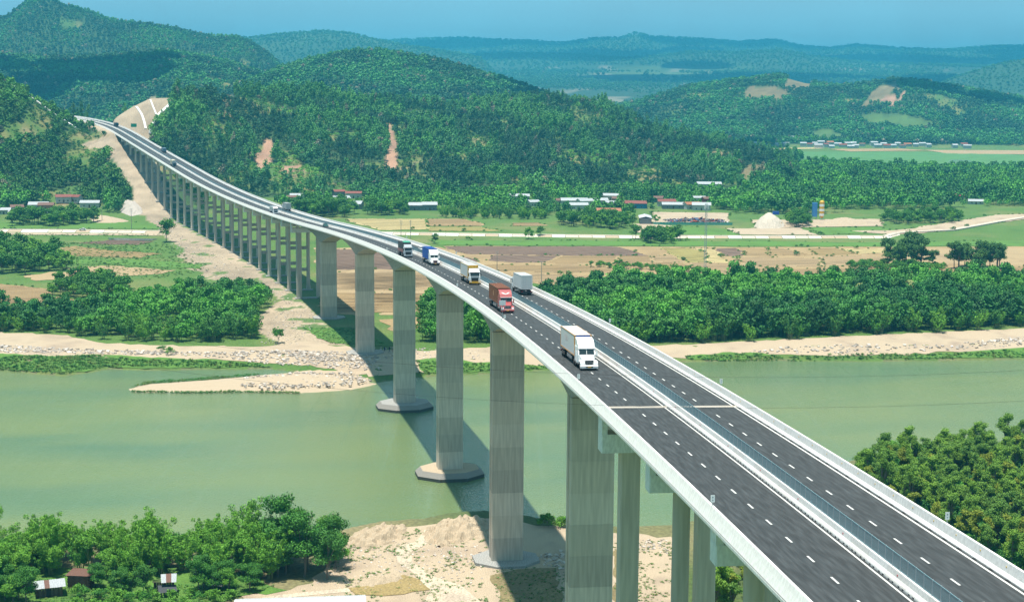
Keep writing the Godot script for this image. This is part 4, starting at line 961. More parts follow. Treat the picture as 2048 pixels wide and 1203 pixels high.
func build_viaduct() -> void:
	var via := node("viaduct", Vector3.ZERO)
	tag(via, "tall concrete motorway viaduct curving over the green river", "bridge")
	# --- box girder over the river, one piece for each span
	var cuts := [0.35]
	for k in 6:
		cuts.append(PIER0 + SPAN * k)
	cuts.append(JOINT - 0.35)
	for k in cuts.size() - 1:
		var g := Geo.new()
		var n := int((cuts[k + 1] - cuts[k]) / 2.25)
		var prev := []
		for i in n + 1:
			var s := lerpf(cuts[k], cuts[k + 1], float(i) / n)
			var d := girder_depth(s)
			var cur := [line_pt(s, -3.75, -0.5), line_pt(s, -3.3, -d), line_pt(s, 3.3, -d), line_pt(s, 3.75, -0.5)]
			if i > 0:
				for j in 3:
					g.quad(prev[j], cur[j], cur[j + 1], prev[j + 1])
			prev = cur
		put(via, "box_girder", g.mesh(), M["concrete_%d" % (k % 3)])
	# --- slab over everything, in three lengths between the joints
	var lengths := [[ROAD0, -0.04], [0.04, JOINT - 0.04], [JOINT + 0.04, ABUT]]
	var slab := [Vector2(-8.55, -0.06), Vector2(8.55, -0.06), Vector2(8.55, -0.30), Vector2(4.2, -0.62), Vector2(-4.2, -0.62), Vector2(-8.55, -0.30)]
	var para := [Vector2(7.97, -0.02), Vector2(7.97, 0.09), Vector2(8.16, 0.36), Vector2(8.26, 1.04), Vector2(8.29, 1.08), Vector2(8.42, 1.08), Vector2(8.46, 1.04), Vector2(8.60, 0.6), Vector2(8.78, 0.1), Vector2(8.90, -0.2), Vector2(8.90, -0.42), Vector2(8.80, -0.55), Vector2(8.4, -0.5), Vector2(8.3, -0.06)]
	var edge := [Vector2(8.845, -0.07), Vector2(8.872, -0.1), Vector2(8.884, -0.13), Vector2(8.87, -0.16)]
	for L in lengths:
		var g := Geo.new()
		sweep(g, slab, L[0], L[1], 5.0)
		put(via, "deck_slab", g.mesh(), M.concrete_0)
		for side in 2:
			g = Geo.new()
			sweep(g, para if side else mirrored(para), L[0], L[1], 4.0)
			put(via, "parapet", g.mesh(), M.parapet)
			g = Geo.new()
			sweep(g, edge if side else mirrored(edge), L[0], L[1], 6.0)
			put(via, "parapet_seam", g.mesh(), M.seam)
	# --- parapets of the road beyond the abutment
	for side in 2:
		var g := Geo.new()
		sweep(g, para if side else mirrored(para), ABUT + 0.05, ROAD1, 6.0)
		put(via, "parapet", g.mesh(), M.parapet)
	# --- asphalt, joints and paint
	for side in 2:
		for L in [[ROAD0, -0.55], [0.55, JOINT - 0.55], [JOINT + 0.55, ROAD1]]:
			var g := Geo.new()
			strip(g, 0.2 if side else -8.0, 8.0 if side else -0.2, 0.0, L[0], L[1], 5.0)
			var road := put(via, "carriageway", g.mesh(), M.asphalt)
			var o: float = 4.125 if side else -4.125
			for band in [[0.545, 0.705], [7.53, 7.72]]:
				g = Geo.new()
				if side:
					strip(g, band[0], band[1], 0.006, L[0], L[1], 5.0)
				else:
					strip(g, -band[1], -band[0], 0.006, L[0], L[1], 5.0)
				put(road, "edge_line", g.mesh(), M.paint)
			var rest := Geo.new()
			var k := int(ceil(L[0] / DASH))
			while k * DASH < L[1]:
				var at := (k - (0.165 if side else 0.0)) * DASH
				if at - 0.9 > L[0] and at + 0.9 < L[1]:
					if at < 300.0:
						g = Geo.new()
						strip(g, o - 0.085, o + 0.085, 0.006, at - 0.85, at + 0.85, 2.0)
						put(road, "lane_dash", g.mesh(), M.paint)
					else:
						strip(rest, o - 0.085, o + 0.085, 0.006, at - 0.85, at + 0.85, 2.0)
				k += 1
			if rest.v.size():
				stuff(put(road, "lane_dashes", rest.mesh(), M.paint))
		for js in [0.0, JOINT]:
			var jo := Geo.new()
			strip(jo, 0.2 if side else -8.0, 8.0 if side else -0.2, 0.002, js - 0.55, js - 0.05, 1.0)
			strip(jo, 0.2 if side else -8.0, 8.0 if side else -0.2, 0.002, js + 0.05, js + 0.55, 1.0)
			var jn := put(via, "expansion_joint", jo.mesh(), M.joint_concrete)
			jo = Geo.new()
			strip(jo, 0.2 if side else -8.0, 8.0 if side else -0.2, -0.03, js - 0.05, js + 0.05, 1.0)
			put(jn, "joint_gap", jo.mesh(), M.dark)
	# --- median barrier blocks, each standing on feet with drain openings between
	var barrier := Node3D.new()
	barrier.name = "median_barrier"
	via.add_child(barrier, true)
	var prof := [Vector2(-0.33, 0.13), Vector2(-0.30, 0.24), Vector2(-0.17, 0.46), Vector2(-0.11, 0.90), Vector2(-0.08, 0.93), Vector2(0.08, 0.93), Vector2(0.11, 0.90), Vector2(0.17, 0.46), Vector2(0.30, 0.24), Vector2(0.33, 0.13)]
	var foot := [Vector2(-0.33, 0.0), Vector2(-0.33, 0.131), Vector2(0.33, 0.131), Vector2(0.33, 0.0)]
	var s := ROAD0
	var count := 0
	var rest_g := Geo.new()
	while s + 4.0 < ROAD1:
		var g := Geo.new() if count < 290 else rest_g
		sweep(g, prof, s + 0.012, s + 3.988, 2.0)
		if s < 480.0:
			for f in [0.3, 1.0, 2.3, 3.0]:
				pass
			for f in [[0.012, 0.25], [0.62, 1.05], [1.42, 2.25], [2.62, 3.05], [3.42, 3.988]]:
				sweep(g, foot, s + f[0], s + f[1], 2.0)
		else:
			sweep(g, foot, s + 0.012, s + 3.988, 4.0)
		if count < 290:
			var b := put(barrier, "barrier_block", g.mesh(), M["barrier_%d" % ((count * 7 + count / 3) % 3)])
			if count % 3 == 1 and s < 330.0:
				g = Geo.new()
				g.obox(line_frame(s + 2.0, -0.155, 0.62), Vector3(0.05, 0.12, 0.12))
				put(b, "reflector", g.mesh(), M.red_reflector)
		s += 4.0
		count += 1
	stuff(put(barrier, "distant_barrier_blocks", rest_g.mesh(), M.barrier_0))
	# --- mesh fence on the median
	var fence := Node3D.new()
	fence.name = "median_fence"
	via.add_child(fence, true)
	var panel := Geo.new()
	panel.box(Vector3(-0.012, 0.02, 0.03), Vector3(0.012, 0.06, 1.47))
	panel.box(Vector3(-0.02, 1.02, 0.0), Vector3(0.02, 1.07, 1.5))
	for i in 17:
		var z := 0.07 + i * 0.085
		panel.box(Vector3(-0.004, 0.06, z - 0.012), Vector3(0.004, 1.02, z + 0.012))
	var panel_mesh := panel.mesh()
	var post := Geo.new()
	post.box(Vector3(-0.032, 0.0, -0.032), Vector3(0.032, 1.1, 0.032))
	post.box(Vector3(-0.06, 0.0, -0.06), Vector3(0.06, 0.02, 0.06))
	var post_mesh := post.mesh()
	var far_g := Geo.new()
	s = ROAD0
	count = 0
	while s < ABUT:
		var tr := line_frame(s + 1.5, 0.03, 0.93)
		# follow the grade
		var dirv := (line_pt(s, 0.03, 0.93) - line_pt(s + 1.5, 0.03, 0.93)).normalized()
		var xr := tr.basis.x
		tr.basis = Basis(xr, dirv.cross(xr), dirv)
		if count < 295:
			var p := put(fence, "fence_panel", panel_mesh, M.fence)
			p.transform = tr
			var q := put(fence, "fence_post", post_mesh, M.galvanised)
			q.transform = line_frame(s, 0.03, 0.93)
		else:
			far_g.obox(tr * Transform3D(Basis.IDENTITY, Vector3(0, 1.04, 0.75)), Vector3(0.04, 0.05, 1.5))
			far_g.obox(line_frame(s, 0.03, 1.45), Vector3(0.06, 1.1, 0.06))
			for i in 7:
				far_g.obox(tr * Transform3D(Basis.IDENTITY, Vector3(0, 0.54, 0.12 + i * 0.21)), Vector3(0.008, 0.96, 0.075))
		s += 1.5
		count += 1
	stuff(put(fence, "distant_fence", far_g.mesh(), M.fence))
	# --- drain grates and reflectors along the outer parapets
	s = ROAD0 + 1.0
	var drains := Geo.new()
	count = 0
	while s < 500.0:
		for side in [-1.0, 1.0]:
			var g := Geo.new()
			g.obox(line_frame(s, side * 7.88, 0.012), Vector3(0.17, 0.03, 0.62))
			for i in 4:
				g.obox(line_frame(s, side * (7.82 + i * 0.04), 0.032), Vector3(0.014, 0.014, 0.6))
			if s < 90.0 and side > 0.0:
				put(via, "drain_grate", g.mesh(), M.dark)
			else:
				drains.v.append_array(g.v)
		s += 2.95
	stuff(put(via, "distant_drain_grates", drains.mesh(), M.dark))
	s = ROAD0 + 2.0
	while s < 250.0:
		var g := Geo.new()
		g.obox(line_frame(s, 8.2, 0.72), Vector3(0.05, 0.1, 0.1))
		put(via, "reflector", g.mesh(), M.yellow_reflector)
		s += 4.6
	# --- piers of the box girder
	for k in 6:
		build_pier(via, k)
	# --- bents of the approach spans
	for j in range(-4, 1):
		build_bent(via, BENT * j, j == 0)
	var j := 0
	while JOINT + BENT * j < ABUT - 4.0:
		build_bent(via, JOINT + BENT * j, j == 0)
		j += 1
	# --- T girders of the approach spans
	for L in [[ROAD0, -0.3], [JOINT + 0.3, ABUT - 0.2]]:
		for o in [-6.0, -2.0, 2.0, 6.0]:
			var g := Geo.new()
			sweep(g, [Vector2(o - 1.1, -0.5), Vector2(o + 1.1, -0.5), Vector2(o + 1.05, -0.75), Vector2(o + 0.45, -0.95), Vector2(o + 0.4, -1.95), Vector2(o - 0.4, -1.95), Vector2(o - 0.45, -0.95), Vector2(o - 1.05, -0.75)], L[0], L[1], 9.0)
			put(via, "tee_girder", g.mesh(), M.concrete_1)
	# --- abutment
	var g2 := Geo.new()
	var base: float = line_pt(ABUT, 0, 0).y
	g2.obox(line_frame(ABUT + 1.6, 0, -7.0), Vector3(18.2, 12.6, 3.0))
	g2.obox(line_frame(ABUT + 6.0, -8.9, -5.0), Vector3(0.7, 9.0, 9.0))
	g2.obox(line_frame(ABUT + 6.0, 8.9, -5.0), Vector3(0.7, 9.0, 9.0))
	put(via, "abutment", g2.mesh(), M.parapet)


func build_pier(via: Node3D, k: int) -> void:
	var s := PIER0 + SPAN * k
	var pier := Node3D.new()
	pier.name = "pier"
	via.add_child(pier, true)
	var fr := line_frame(s, 0, 0)
	var top := fr.origin.y - girder_depth(s)
	var wet := k == 2 or k == 3
	var x := fr.origin.x
	var d := -fr.origin.z
	var low := 2.1 if wet else height(x, d) + 0.45
	pier.transform = Transform3D(fr.basis, Vector3(x, 0, -d))
	var outline := [Vector2(-3.3, -1.85), Vector2(-3.15, -2.0), Vector2(3.15, -2.0), Vector2(3.3, -1.85), Vector2(3.3, -0.6), Vector2(2.9, -0.5), Vector2(2.9, 0.5), Vector2(3.3, 0.6), Vector2(3.3, 1.85), Vector2(3.15, 2.0), Vector2(-3.15, 2.0), Vector2(-3.3, 1.85), Vector2(-3.3, 0.6), Vector2(-2.9, 0.5), Vector2(-2.9, -0.5), Vector2(-3.3, -0.6)]
	var slim := []
	for p in outline:
		slim.append(p * 0.988)
	var n := int(ceil((top - low) / 5.0))
	var step := (top - low) / n
	for i in n:
		var g := Geo.new()
		g.extrude_y(outline, low + i * step + 0.02, low + (i + 1) * step - 0.02)
		g.extrude_y(slim, low + (i + 1) * step - 0.022, low + (i + 1) * step + 0.022)
		put(pier, "pier_lift", g.mesh(), M["pier_%d" % ((i * 5 + k * 3 + i / 2) % 4)])
	# pile cap
	var g := Geo.new()
	var oct := []
	var rx := 9.4 if wet else 7.2
	var rz := 8.2 if wet else 6.6
	for i in 8:
		var a := TAU * (i + 0.5) / 8.0
		oct.append(Vector2(cos(a) * rx / cos(PI / 8.0), sin(a) * rz / cos(PI / 8.0)) * 0.94)
	if wet:
		var sk := Geo.new()
		sk.extrude_y(oct, -2.0, 0.85)
		put(pier, "cap_skirt", sk.mesh(), M.wet_concrete)
		var outer := []
		for p in oct:
			outer.append(p * 0.996)
		g.extrude_y(outer, 0.84, 2.1, 0.86)
	else:
		g.extrude_y(oct, low - 2.2, low + 0.02)
	put(pier, "pile_cap", g.mesh(), M.cap_concrete if wet else M.slab_concrete)
	if wet:
		# silt and gravel left on top of the cap
		g = Geo.new()
		var top_o := []
		for p in oct:
			top_o.append(p * 0.846)
		g.extrude_y(top_o, 2.09, 2.13)
		put(pier, "silt_layer", g.mesh(), M.soil_sand if k == 2 else M.slab_concrete)


func build_bent(via: Node3D, s: float, joint: bool) -> void:
	if s < ROAD0:
		return
	var fr := line_frame(s, 0, 0)
	var bent := Node3D.new()
	bent.name = "bent"
	via.add_child(bent, true)
	bent.transform = Transform3D(fr.basis, Vector3(fr.origin.x, 0, fr.origin.z))
	var deck := fr.origin.y
	var y1 := deck - (2.85 if joint else 2.05)
	var y0 := y1 - (2.2 if joint else 1.75)
	var g := Geo.new()
	var zz := 1.35 if joint else 1.05
	g.extrude_y([Vector2(-8.1, -zz + 0.1), Vector2(-8.0, -zz), Vector2(8.0, -zz), Vector2(8.1, -zz + 0.1), Vector2(8.1, zz - 0.1), Vector2(8.0, zz), Vector2(-8.0, zz), Vector2(-8.1, zz - 0.1)], y0, y1)
	for side in [-1.0, 1.0]:
		g.box(Vector3(minf(side * 7.45, side * 8.08), y1 - 0.01, -zz + 0.03), Vector3(maxf(side * 7.45, side * 8.08), deck - 0.55, zz - 0.03))
	put(bent, "cap_beam", g.mesh(), M.parapet)
	var bottoms := []
	for side in [-1.0, 1.0]:
		var c := line_pt(s, side * 4.6, 0)
		var low := height(c.x, -c.z) - 0.4
		bottoms.append(low)
		g = Geo.new()
		g.smooth = not joint
		if joint:
			g.extrude_y([Vector2(side * 4.6 - 1.15, -0.9), Vector2(side * 4.6 - 1.0, -1.1), Vector2(side * 4.6 + 1.0, -1.1), Vector2(side * 4.6 + 1.15, -0.9), Vector2(side * 4.6 + 1.15, 0.9), Vector2(side * 4.6 + 1.0, 1.1), Vector2(side * 4.6 - 1.0, 1.1), Vector2(side * 4.6 - 1.15, 0.9)], low, y0 + 0.01)
		else:
			g.ring(Vector3(side * 4.6, low, 0), Vector3(side * 4.6, y0 + 0.01, 0), 0.88, 0.88, 20, false)
			g.ring(Vector3(side * 4.6, low, 0), Vector3(side * 4.6, low + 2.6, 0), 1.05, 1.05, 20, true)
		put(bent, "column", g.mesh(), M["pier_%d" % (absi(int(s * 0.37) + int(side)) % 4)])
	var low2: float = maxf(bottoms[0], bottoms[1])
	var tall := y0 - low2
	var ties := int(tall / 13.0) if s > 0.0 and not joint else 0
	for i in ties:
		var y := low2 + tall * (i + 1.0) / (ties + 1.0)
		g = Geo.new()
		g.box(Vector3(-3.9, y - 0.75, -0.55), Vector3(3.9, y + 0.75, 0.55))
		put(bent, "tie_beam", g.mesh(), M.concrete_1)
	g = Geo.new()
	g.box(Vector3(-6.6, low2 - 1.0, -1.9), Vector3(6.6, low2 + 0.75, 1.9))
	put(bent, "footing", g.mesh(), M.slab_concrete)


# ---------------------------------------------------------------- plants
func rnd(a: float, b: float) -> float:
	return rng.randf_range(a, b)


func ball() -> Vector3:
	var v := Vector3(rng.randfn(), rng.randfn(), rng.randfn())
	return v.normalized()


func leaf(g: Geo, p: Vector3, nor: Vector3, along: Vector3, w: float, l: float) -> void:
	var x := along.cross(nor)
	if x.length() < 0.01:
		x = Vector3.RIGHT
	x = x.normalized() * w * 0.5
	var y := along.normalized() * l * 0.5
	g.quad(p - x * 0.55 - y, p - x + y * 0.15, p + y, p + x * 0.8 - y * 0.2)


func leaf_ball(g: Geo, centre: Vector3, r: Vector3, count: int, w: float, l: float, ca: Color, cb: Color, droop := 0.0) -> void:
	for i in count:
		var dirv := ball()
		var p := centre + dirv * r * pow(rng.randf(), 0.25)
		var nor := (dirv * 0.9 + ball() * 0.8 + Vector3(0, 0.5, 0)).normalized()
		var along := (ball() + dirv * 0.4 - Vector3(0, droop, 0)).normalized()
		var c := ca.lerp(cb, rng.randf())
		g.col = c * rnd(0.82, 1.18)
		leaf(g, p, nor, along, w * rnd(0.7, 1.3), l * rnd(0.7, 1.3))


func limb(g: Geo, a: Vector3, b: Vector3, r0: float, r1: float, bend: float) -> void:
	var mid := (a + b) * 0.5 + Vector3(rnd(-1, 1), rnd(-0.3, 0.3), rnd(-1, 1)) * bend
	g.ring(a, mid, r0, (r0 + r1) * 0.5, 6, false)
	g.ring(mid, b, (r0 + r1) * 0.5, r1, 6, true)


func broad_shape(sd: int, h: float, r: float, lobes: int, leaves: int, w: float, ca: Color, cb: Color, slim := false) -> Array:
	rng.seed = sd
	var tr := Geo.new()
	var cr := Geo.new()
	cr.tinted = true
	var fork := Vector3(rnd(-0.3, 0.3), h * (0.42 if slim else 0.3), rnd(-0.3, 0.3))
	limb(tr, Vector3(0, -0.6, 0), fork, h * 0.022, h * 0.015, 0.15)
	for i in lobes:
		var a := TAU * i / lobes + rnd(-0.5, 0.5)
		var t := float(i) / lobes
		var rr := r * (rnd(0.25, 0.75) if not slim else rnd(0.1, 0.6))
		var y := h * lerpf(0.42, 0.86, rng.randf()) if not slim else h * lerpf(0.45, 0.9, t)
		if i == 0:
			rr *= 0.2
			y = h * 0.86
		var c := Vector3(cos(a) * rr, y, sin(a) * rr)
		limb(tr, fork, c, h * 0.011, h * 0.003, 0.4)
		var lr := r * (rnd(0.38, 0.58) if lobes < 14 else rnd(0.26, 0.42))
		var parts := 5
		for k in parts:
			var cc := c + ball() * lr * 0.55 * Vector3(1, 0.6, 1)
			leaf_ball(cr, cc, Vector3(lr, lr * 0.66, lr) * rnd(0.5, 0.75), int(leaves / lobes / parts), w, w * 1.5, ca.lerp(cb, rng.randf() * 0.5), cb.lerp(ca, rng.randf() * 0.4), 0.2)
	return [tr.mesh(), cr.mesh()]


func bamboo_shape(sd: int, h: float, stems: int, leaves: int, w: float, ca: Color, cb: Color) -> Array:
	rng.seed = sd
	var tr := Geo.new()
	var cr := Geo.new()
	cr.tinted = true
	for i in stems:
		var a := rnd(0, TAU)
		var dirv := Vector3(cos(a), 0, sin(a))
		var b := dirv * rnd(0.1, 0.9) + Vector3(0, -0.4, 0)
		var hh := h * rnd(0.6, 1.02)
		var out := h * rnd(0.1, 0.34)
		var pts := []
		for k in 7:
			var t := k / 6.0
			pts.append(b + dirv * out * t * t + Vector3(0, hh * (t - 0.16 * t * t * t), 0))
		for k in 6:
			tr.ring(pts[k], pts[k + 1], 0.07 * (1.0 - k / 7.0), 0.07 * (1.0 - (k + 1) / 7.0), 5, false)
		var sprays := 7
		for k in sprays:
			var t := lerpf(0.34, 1.0, (k + rng.randf() * 0.6) / sprays)
			var f := clampf(t * 6.0, 0.0, 5.99)
			var p: Vector3 = pts[int(f)].lerp(pts[int(f) + 1], f - int(f))
			var sr := h * 0.066 * (1.25 - 0.5 * t) * rnd(0.7, 1.35)
			p += Vector3(rnd(-1, 1), -0.1, rnd(-1, 1)) * sr * 0.9 + dirv * sr * 0.4
			leaf_ball(cr, p, Vector3(sr, sr * 0.7, sr), int(leaves / stems / sprays), w, w * 3.2, ca.lerp(cb, rng.randf() * 0.6), cb, 0.75)
	return [tr.mesh(), cr.mesh()]


func palm_shape(sd: int) -> Array:
	rng.seed = sd
	var tr := Geo.new()
	var cr := Geo.new()
	cr.tinted = true
	var top := Vector3(rnd(-0.8, 0.8), 8.5, rnd(-0.8, 0.8))
	tr.ring(Vector3(0, -0.5, 0), top * Vector3(0.4, 0.5, 0.4), 0.22, 0.17, 8, false)
	tr.ring(top * Vector3(0.4, 0.5, 0.4), top, 0.17, 0.13, 8, true)
	for i in 19:
		var a := TAU * i / 19.0 + rnd(-0.2, 0.2)
		var dirv := Vector3(cos(a), 0, sin(a))
		var rise := rnd(-0.1, 1.1)
		var last := top
		for k in range(1, 8):
			var t := k / 7.0
			var p := top + dirv * 3.3 * t + Vector3(0, rise * 2.0 * t - (1.6 + rise * 1.2) * t * t * 1.6, 0)
			cr.col = Color(0.16, 0.20, 0.05) * rnd(0.7, 1.2)
			var side := dirv.cross(Vector3.UP)
			var w := 0.75 * sin(PI * clampf(t + 0.12, 0, 1)) + 0.1
			cr.quad(last, p, p + side * w - Vector3(0, w * 0.5, 0), last + side * w - Vector3(0, w * 0.5, 0))
			cr.quad(last, p, p - side * w - Vector3(0, w * 0.5, 0), last - side * w - Vector3(0, w * 0.5, 0))
			last = p
	return [tr.mesh(), cr.mesh()]


func far_shape(sd: int, h: float, r: float, leaves: int, w: float) -> Mesh:
	# one crown of a far wood: its colour comes from the copy
	rng.seed = sd
	var g := Geo.new()
	g.tinted = true
	for k in 4:
		var c := Vector3(rnd(-0.4, 0.4) * r, h * (0.5 + 0.12 * k), rnd(-0.4, 0.4) * r)
		leaf_ball(g, c, Vector3(r, h * 0.2, r) * (1.0 - 0.16 * k), leaves / 4, w, w * 1.2, Color(0.8, 0.85, 0.8), Color(1.15, 1.12, 1.0))
	g.col = Color(1.6, 1.4, 1.2)
	g.quad(Vector3(-0.1, -0.5, 0), Vector3(0.1, -0.5, 0), Vector3(0.08, h * 0.6, 0), Vector3(-0.08, h * 0.6, 0))
	return g.mesh()


func build_plant_shapes() -> void:
	var g1 := Color(0.068, 0.240, 0.012)
	var g2 := Color(0.150, 0.350, 0.020)
	var d1 := Color(0.028, 0.130, 0.016)
	var d2 := Color(0.068, 0.215, 0.020)
	SHAPES["bamboo_near"] = [bamboo_shape(11, 13.0, 15, 6400, 0.17, d2, g2), bamboo_shape(12, 11.5, 13, 5600, 0.17, d2, g1), bamboo_shape(13, 15.5, 14, 6800, 0.17, g1, g2), broad_shape(24, 9.5, 3.3, 8, 5600, 0.26, d2, g2), bamboo_shape(14, 13.5, 14, 6200, 0.17, g1, g2)]
	SHAPES["broad_near"] = [broad_shape(21, 11.0, 4.4, 9, 5400, 0.30, d1, d2), broad_shape(22, 9.5, 4.0, 8, 4600, 0.28, d2, g2), broad_shape(23, 12.5, 4.2, 10, 5600, 0.30, d1, g1)]
	SHAPES["gum_near"] = [broad_shape(34, 12.5, 3.3, 18, 6000, 0.21, Color(0.085, 0.215, 0.016), Color(0.22, 0.38, 0.03), true), broad_shape(31, 12.0, 3.4, 17, 6400, 0.21, Color(0.05, 0.155, 0.018), Color(0.15, 0.28, 0.03), true), broad_shape(32, 13.5, 3.6, 19, 6800, 0.21, Color(0.065, 0.185, 0.018), Color(0.19, 0.33, 0.028), true), broad_shape(33, 10.5, 3.2, 16, 5600, 0.21, Color(0.10, 0.18, 0.012), Color(0.30, 0.34, 0.025), true)]
	SHAPES["shrub"] = [broad_shape(41, 3.2, 1.9, 6, 900, 0.22, d1, g1), broad_shape(42, 2.6, 2.0, 6, 800, 0.22, d2, g2)]
	SHAPES["bamboo_mid"] = [bamboo_shape(51, 9.5, 13, 1500, 0.24, g1, g2), bamboo_shape(52, 8.5, 12, 1400, 0.24, d2, g1), bamboo_shape(53, 10.5, 13, 1500, 0.24, d1, d2)]
	SHAPES["broad_mid"] = [broad_shape(61, 9.0, 4.3, 8, 1500, 0.48, d1, d2), broad_shape(62, 8.0, 4.0, 7, 1400, 0.48, d2, g2), broad_shape(63, 10.0, 4.4, 9, 1600, 0.48, d1, g1)]
	SHAPES["gum_mid"] = [broad_shape(71, 14.5, 4.6, 13, 3000, 0.42, Color(0.030, 0.110, 0.022), Color(0.075, 0.185, 0.03)), broad_shape(72, 12.5, 4.3, 12, 2800, 0.42, Color(0.035, 0.120, 0.02), Color(0.10, 0.22, 0.03))]
	SHAPES["palm"] = [palm_shape(81), palm_shape(82)]
	SHAPES["far_a"] = far_shape(91, 8.0, 3.0, 130, 1.05)
	SHAPES["far_b"] = far_shape(92, 7.0, 3.3, 130, 1.05)
	SHAPES["far_d"] = far_shape(95, 12.5, 2.3, 120, 0.9)
	SHAPES["far_e"] = far_shape(96, 3.0, 2.6, 60, 0.8)
	SHAPES["far_c"] = far_shape(93, 7.0, 3.2, 36, 2.1)
	SHAPES["mid_mass"] = far_shape(94, 8.5, 3.4, 560, 0.56)


func plant(kind: String, called: String, x: float, d: float, size: float, label: String, category: String, group: String) -> void:
	var set_: Array = SHAPES[kind]
	var pick: Array = set_[rng.randi() % set_.size()]
	var o := node(called, ground(x, d), rnd(0, TAU))
	var sy := size * rnd(0.8, 1.22)
	o.scale = Vector3(size, sy, size) * Vector3(rnd(0.9, 1.12), 1, rnd(0.9, 1.12))
	put(o, "stem" if kind.begins_with("bamboo") else "trunk", pick[0], M.bamboo_stem if kind.begins_with("bamboo") else M.bark)
	put(o, "crown", pick[1], M.foliage)
	tag(o, label, category, group)


func in_poly(poly: PackedVector2Array, spacing: float, sd: int) -> Array:
	rng.seed = sd
	var r := Rect2(poly[0], Vector2.ZERO)
	for p in poly:
		r = r.expand(p)
	var got := []
	var y := r.position.y
	while y < r.end.y:
		var x := r.position.x
		while x < r.end.x:
			var p := Vector2(x + rnd(-0.45, 0.45) * spacing, y + rnd(-0.45, 0.45) * spacing)
			if Geometry2D.is_point_in_polygon(p, poly):
				got.append(p)
			x += spacing
		y += spacing
	return got


func mass(called: String, shape: Mesh, places: Array, tints: Array, label: String, category: String) -> void:
	# a wood that reads as one mass
	var mm := MultiMesh.new()
	mm.transform_format = MultiMesh.TRANSFORM_3D
	mm.use_colors = true
	mm.mesh = shape
	mm.instance_count = places.size()
	for i in places.size():
		mm.set_instance_transform(i, places[i])
		mm.set_instance_color(i, tints[i])
	var o := MultiMeshInstance3D.new()
	o.name = called
	o.multimesh = mm
	o.material_override = M.foliage
	add_child(o, true)
	tag(o, label, category, "", "stuff")


func built_on(x: float, d: float) -> bool:
	var p := Vector2(x, d)
	for h in HOUSES:
		var back := clampf(h[1] * 0.052, 4.0, 66.0)
		if absf(p.x - h[0] * p.y / h[1]) < h[2] * 0.7 and p.y > h[1] - back and p.y < h[1] + h[3]:
			return true
	for i in SHEET_POLY.size():
		if SHEET_BOX[i].has_point(p) and Geometry2D.is_point_in_polygon(p, SHEET_POLY[i]):
			return true
	return false


func near_house(x: float, d: float) -> bool:
	for h in HOUSES:
		if absf(x - h[0] * d / h[1]) < h[2] * 0.5 and d > h[1] - 24.0 and d < h[1] + h[3]:
			return true
	return false


var SHEET_POLY := []
var SHEET_BOX := []


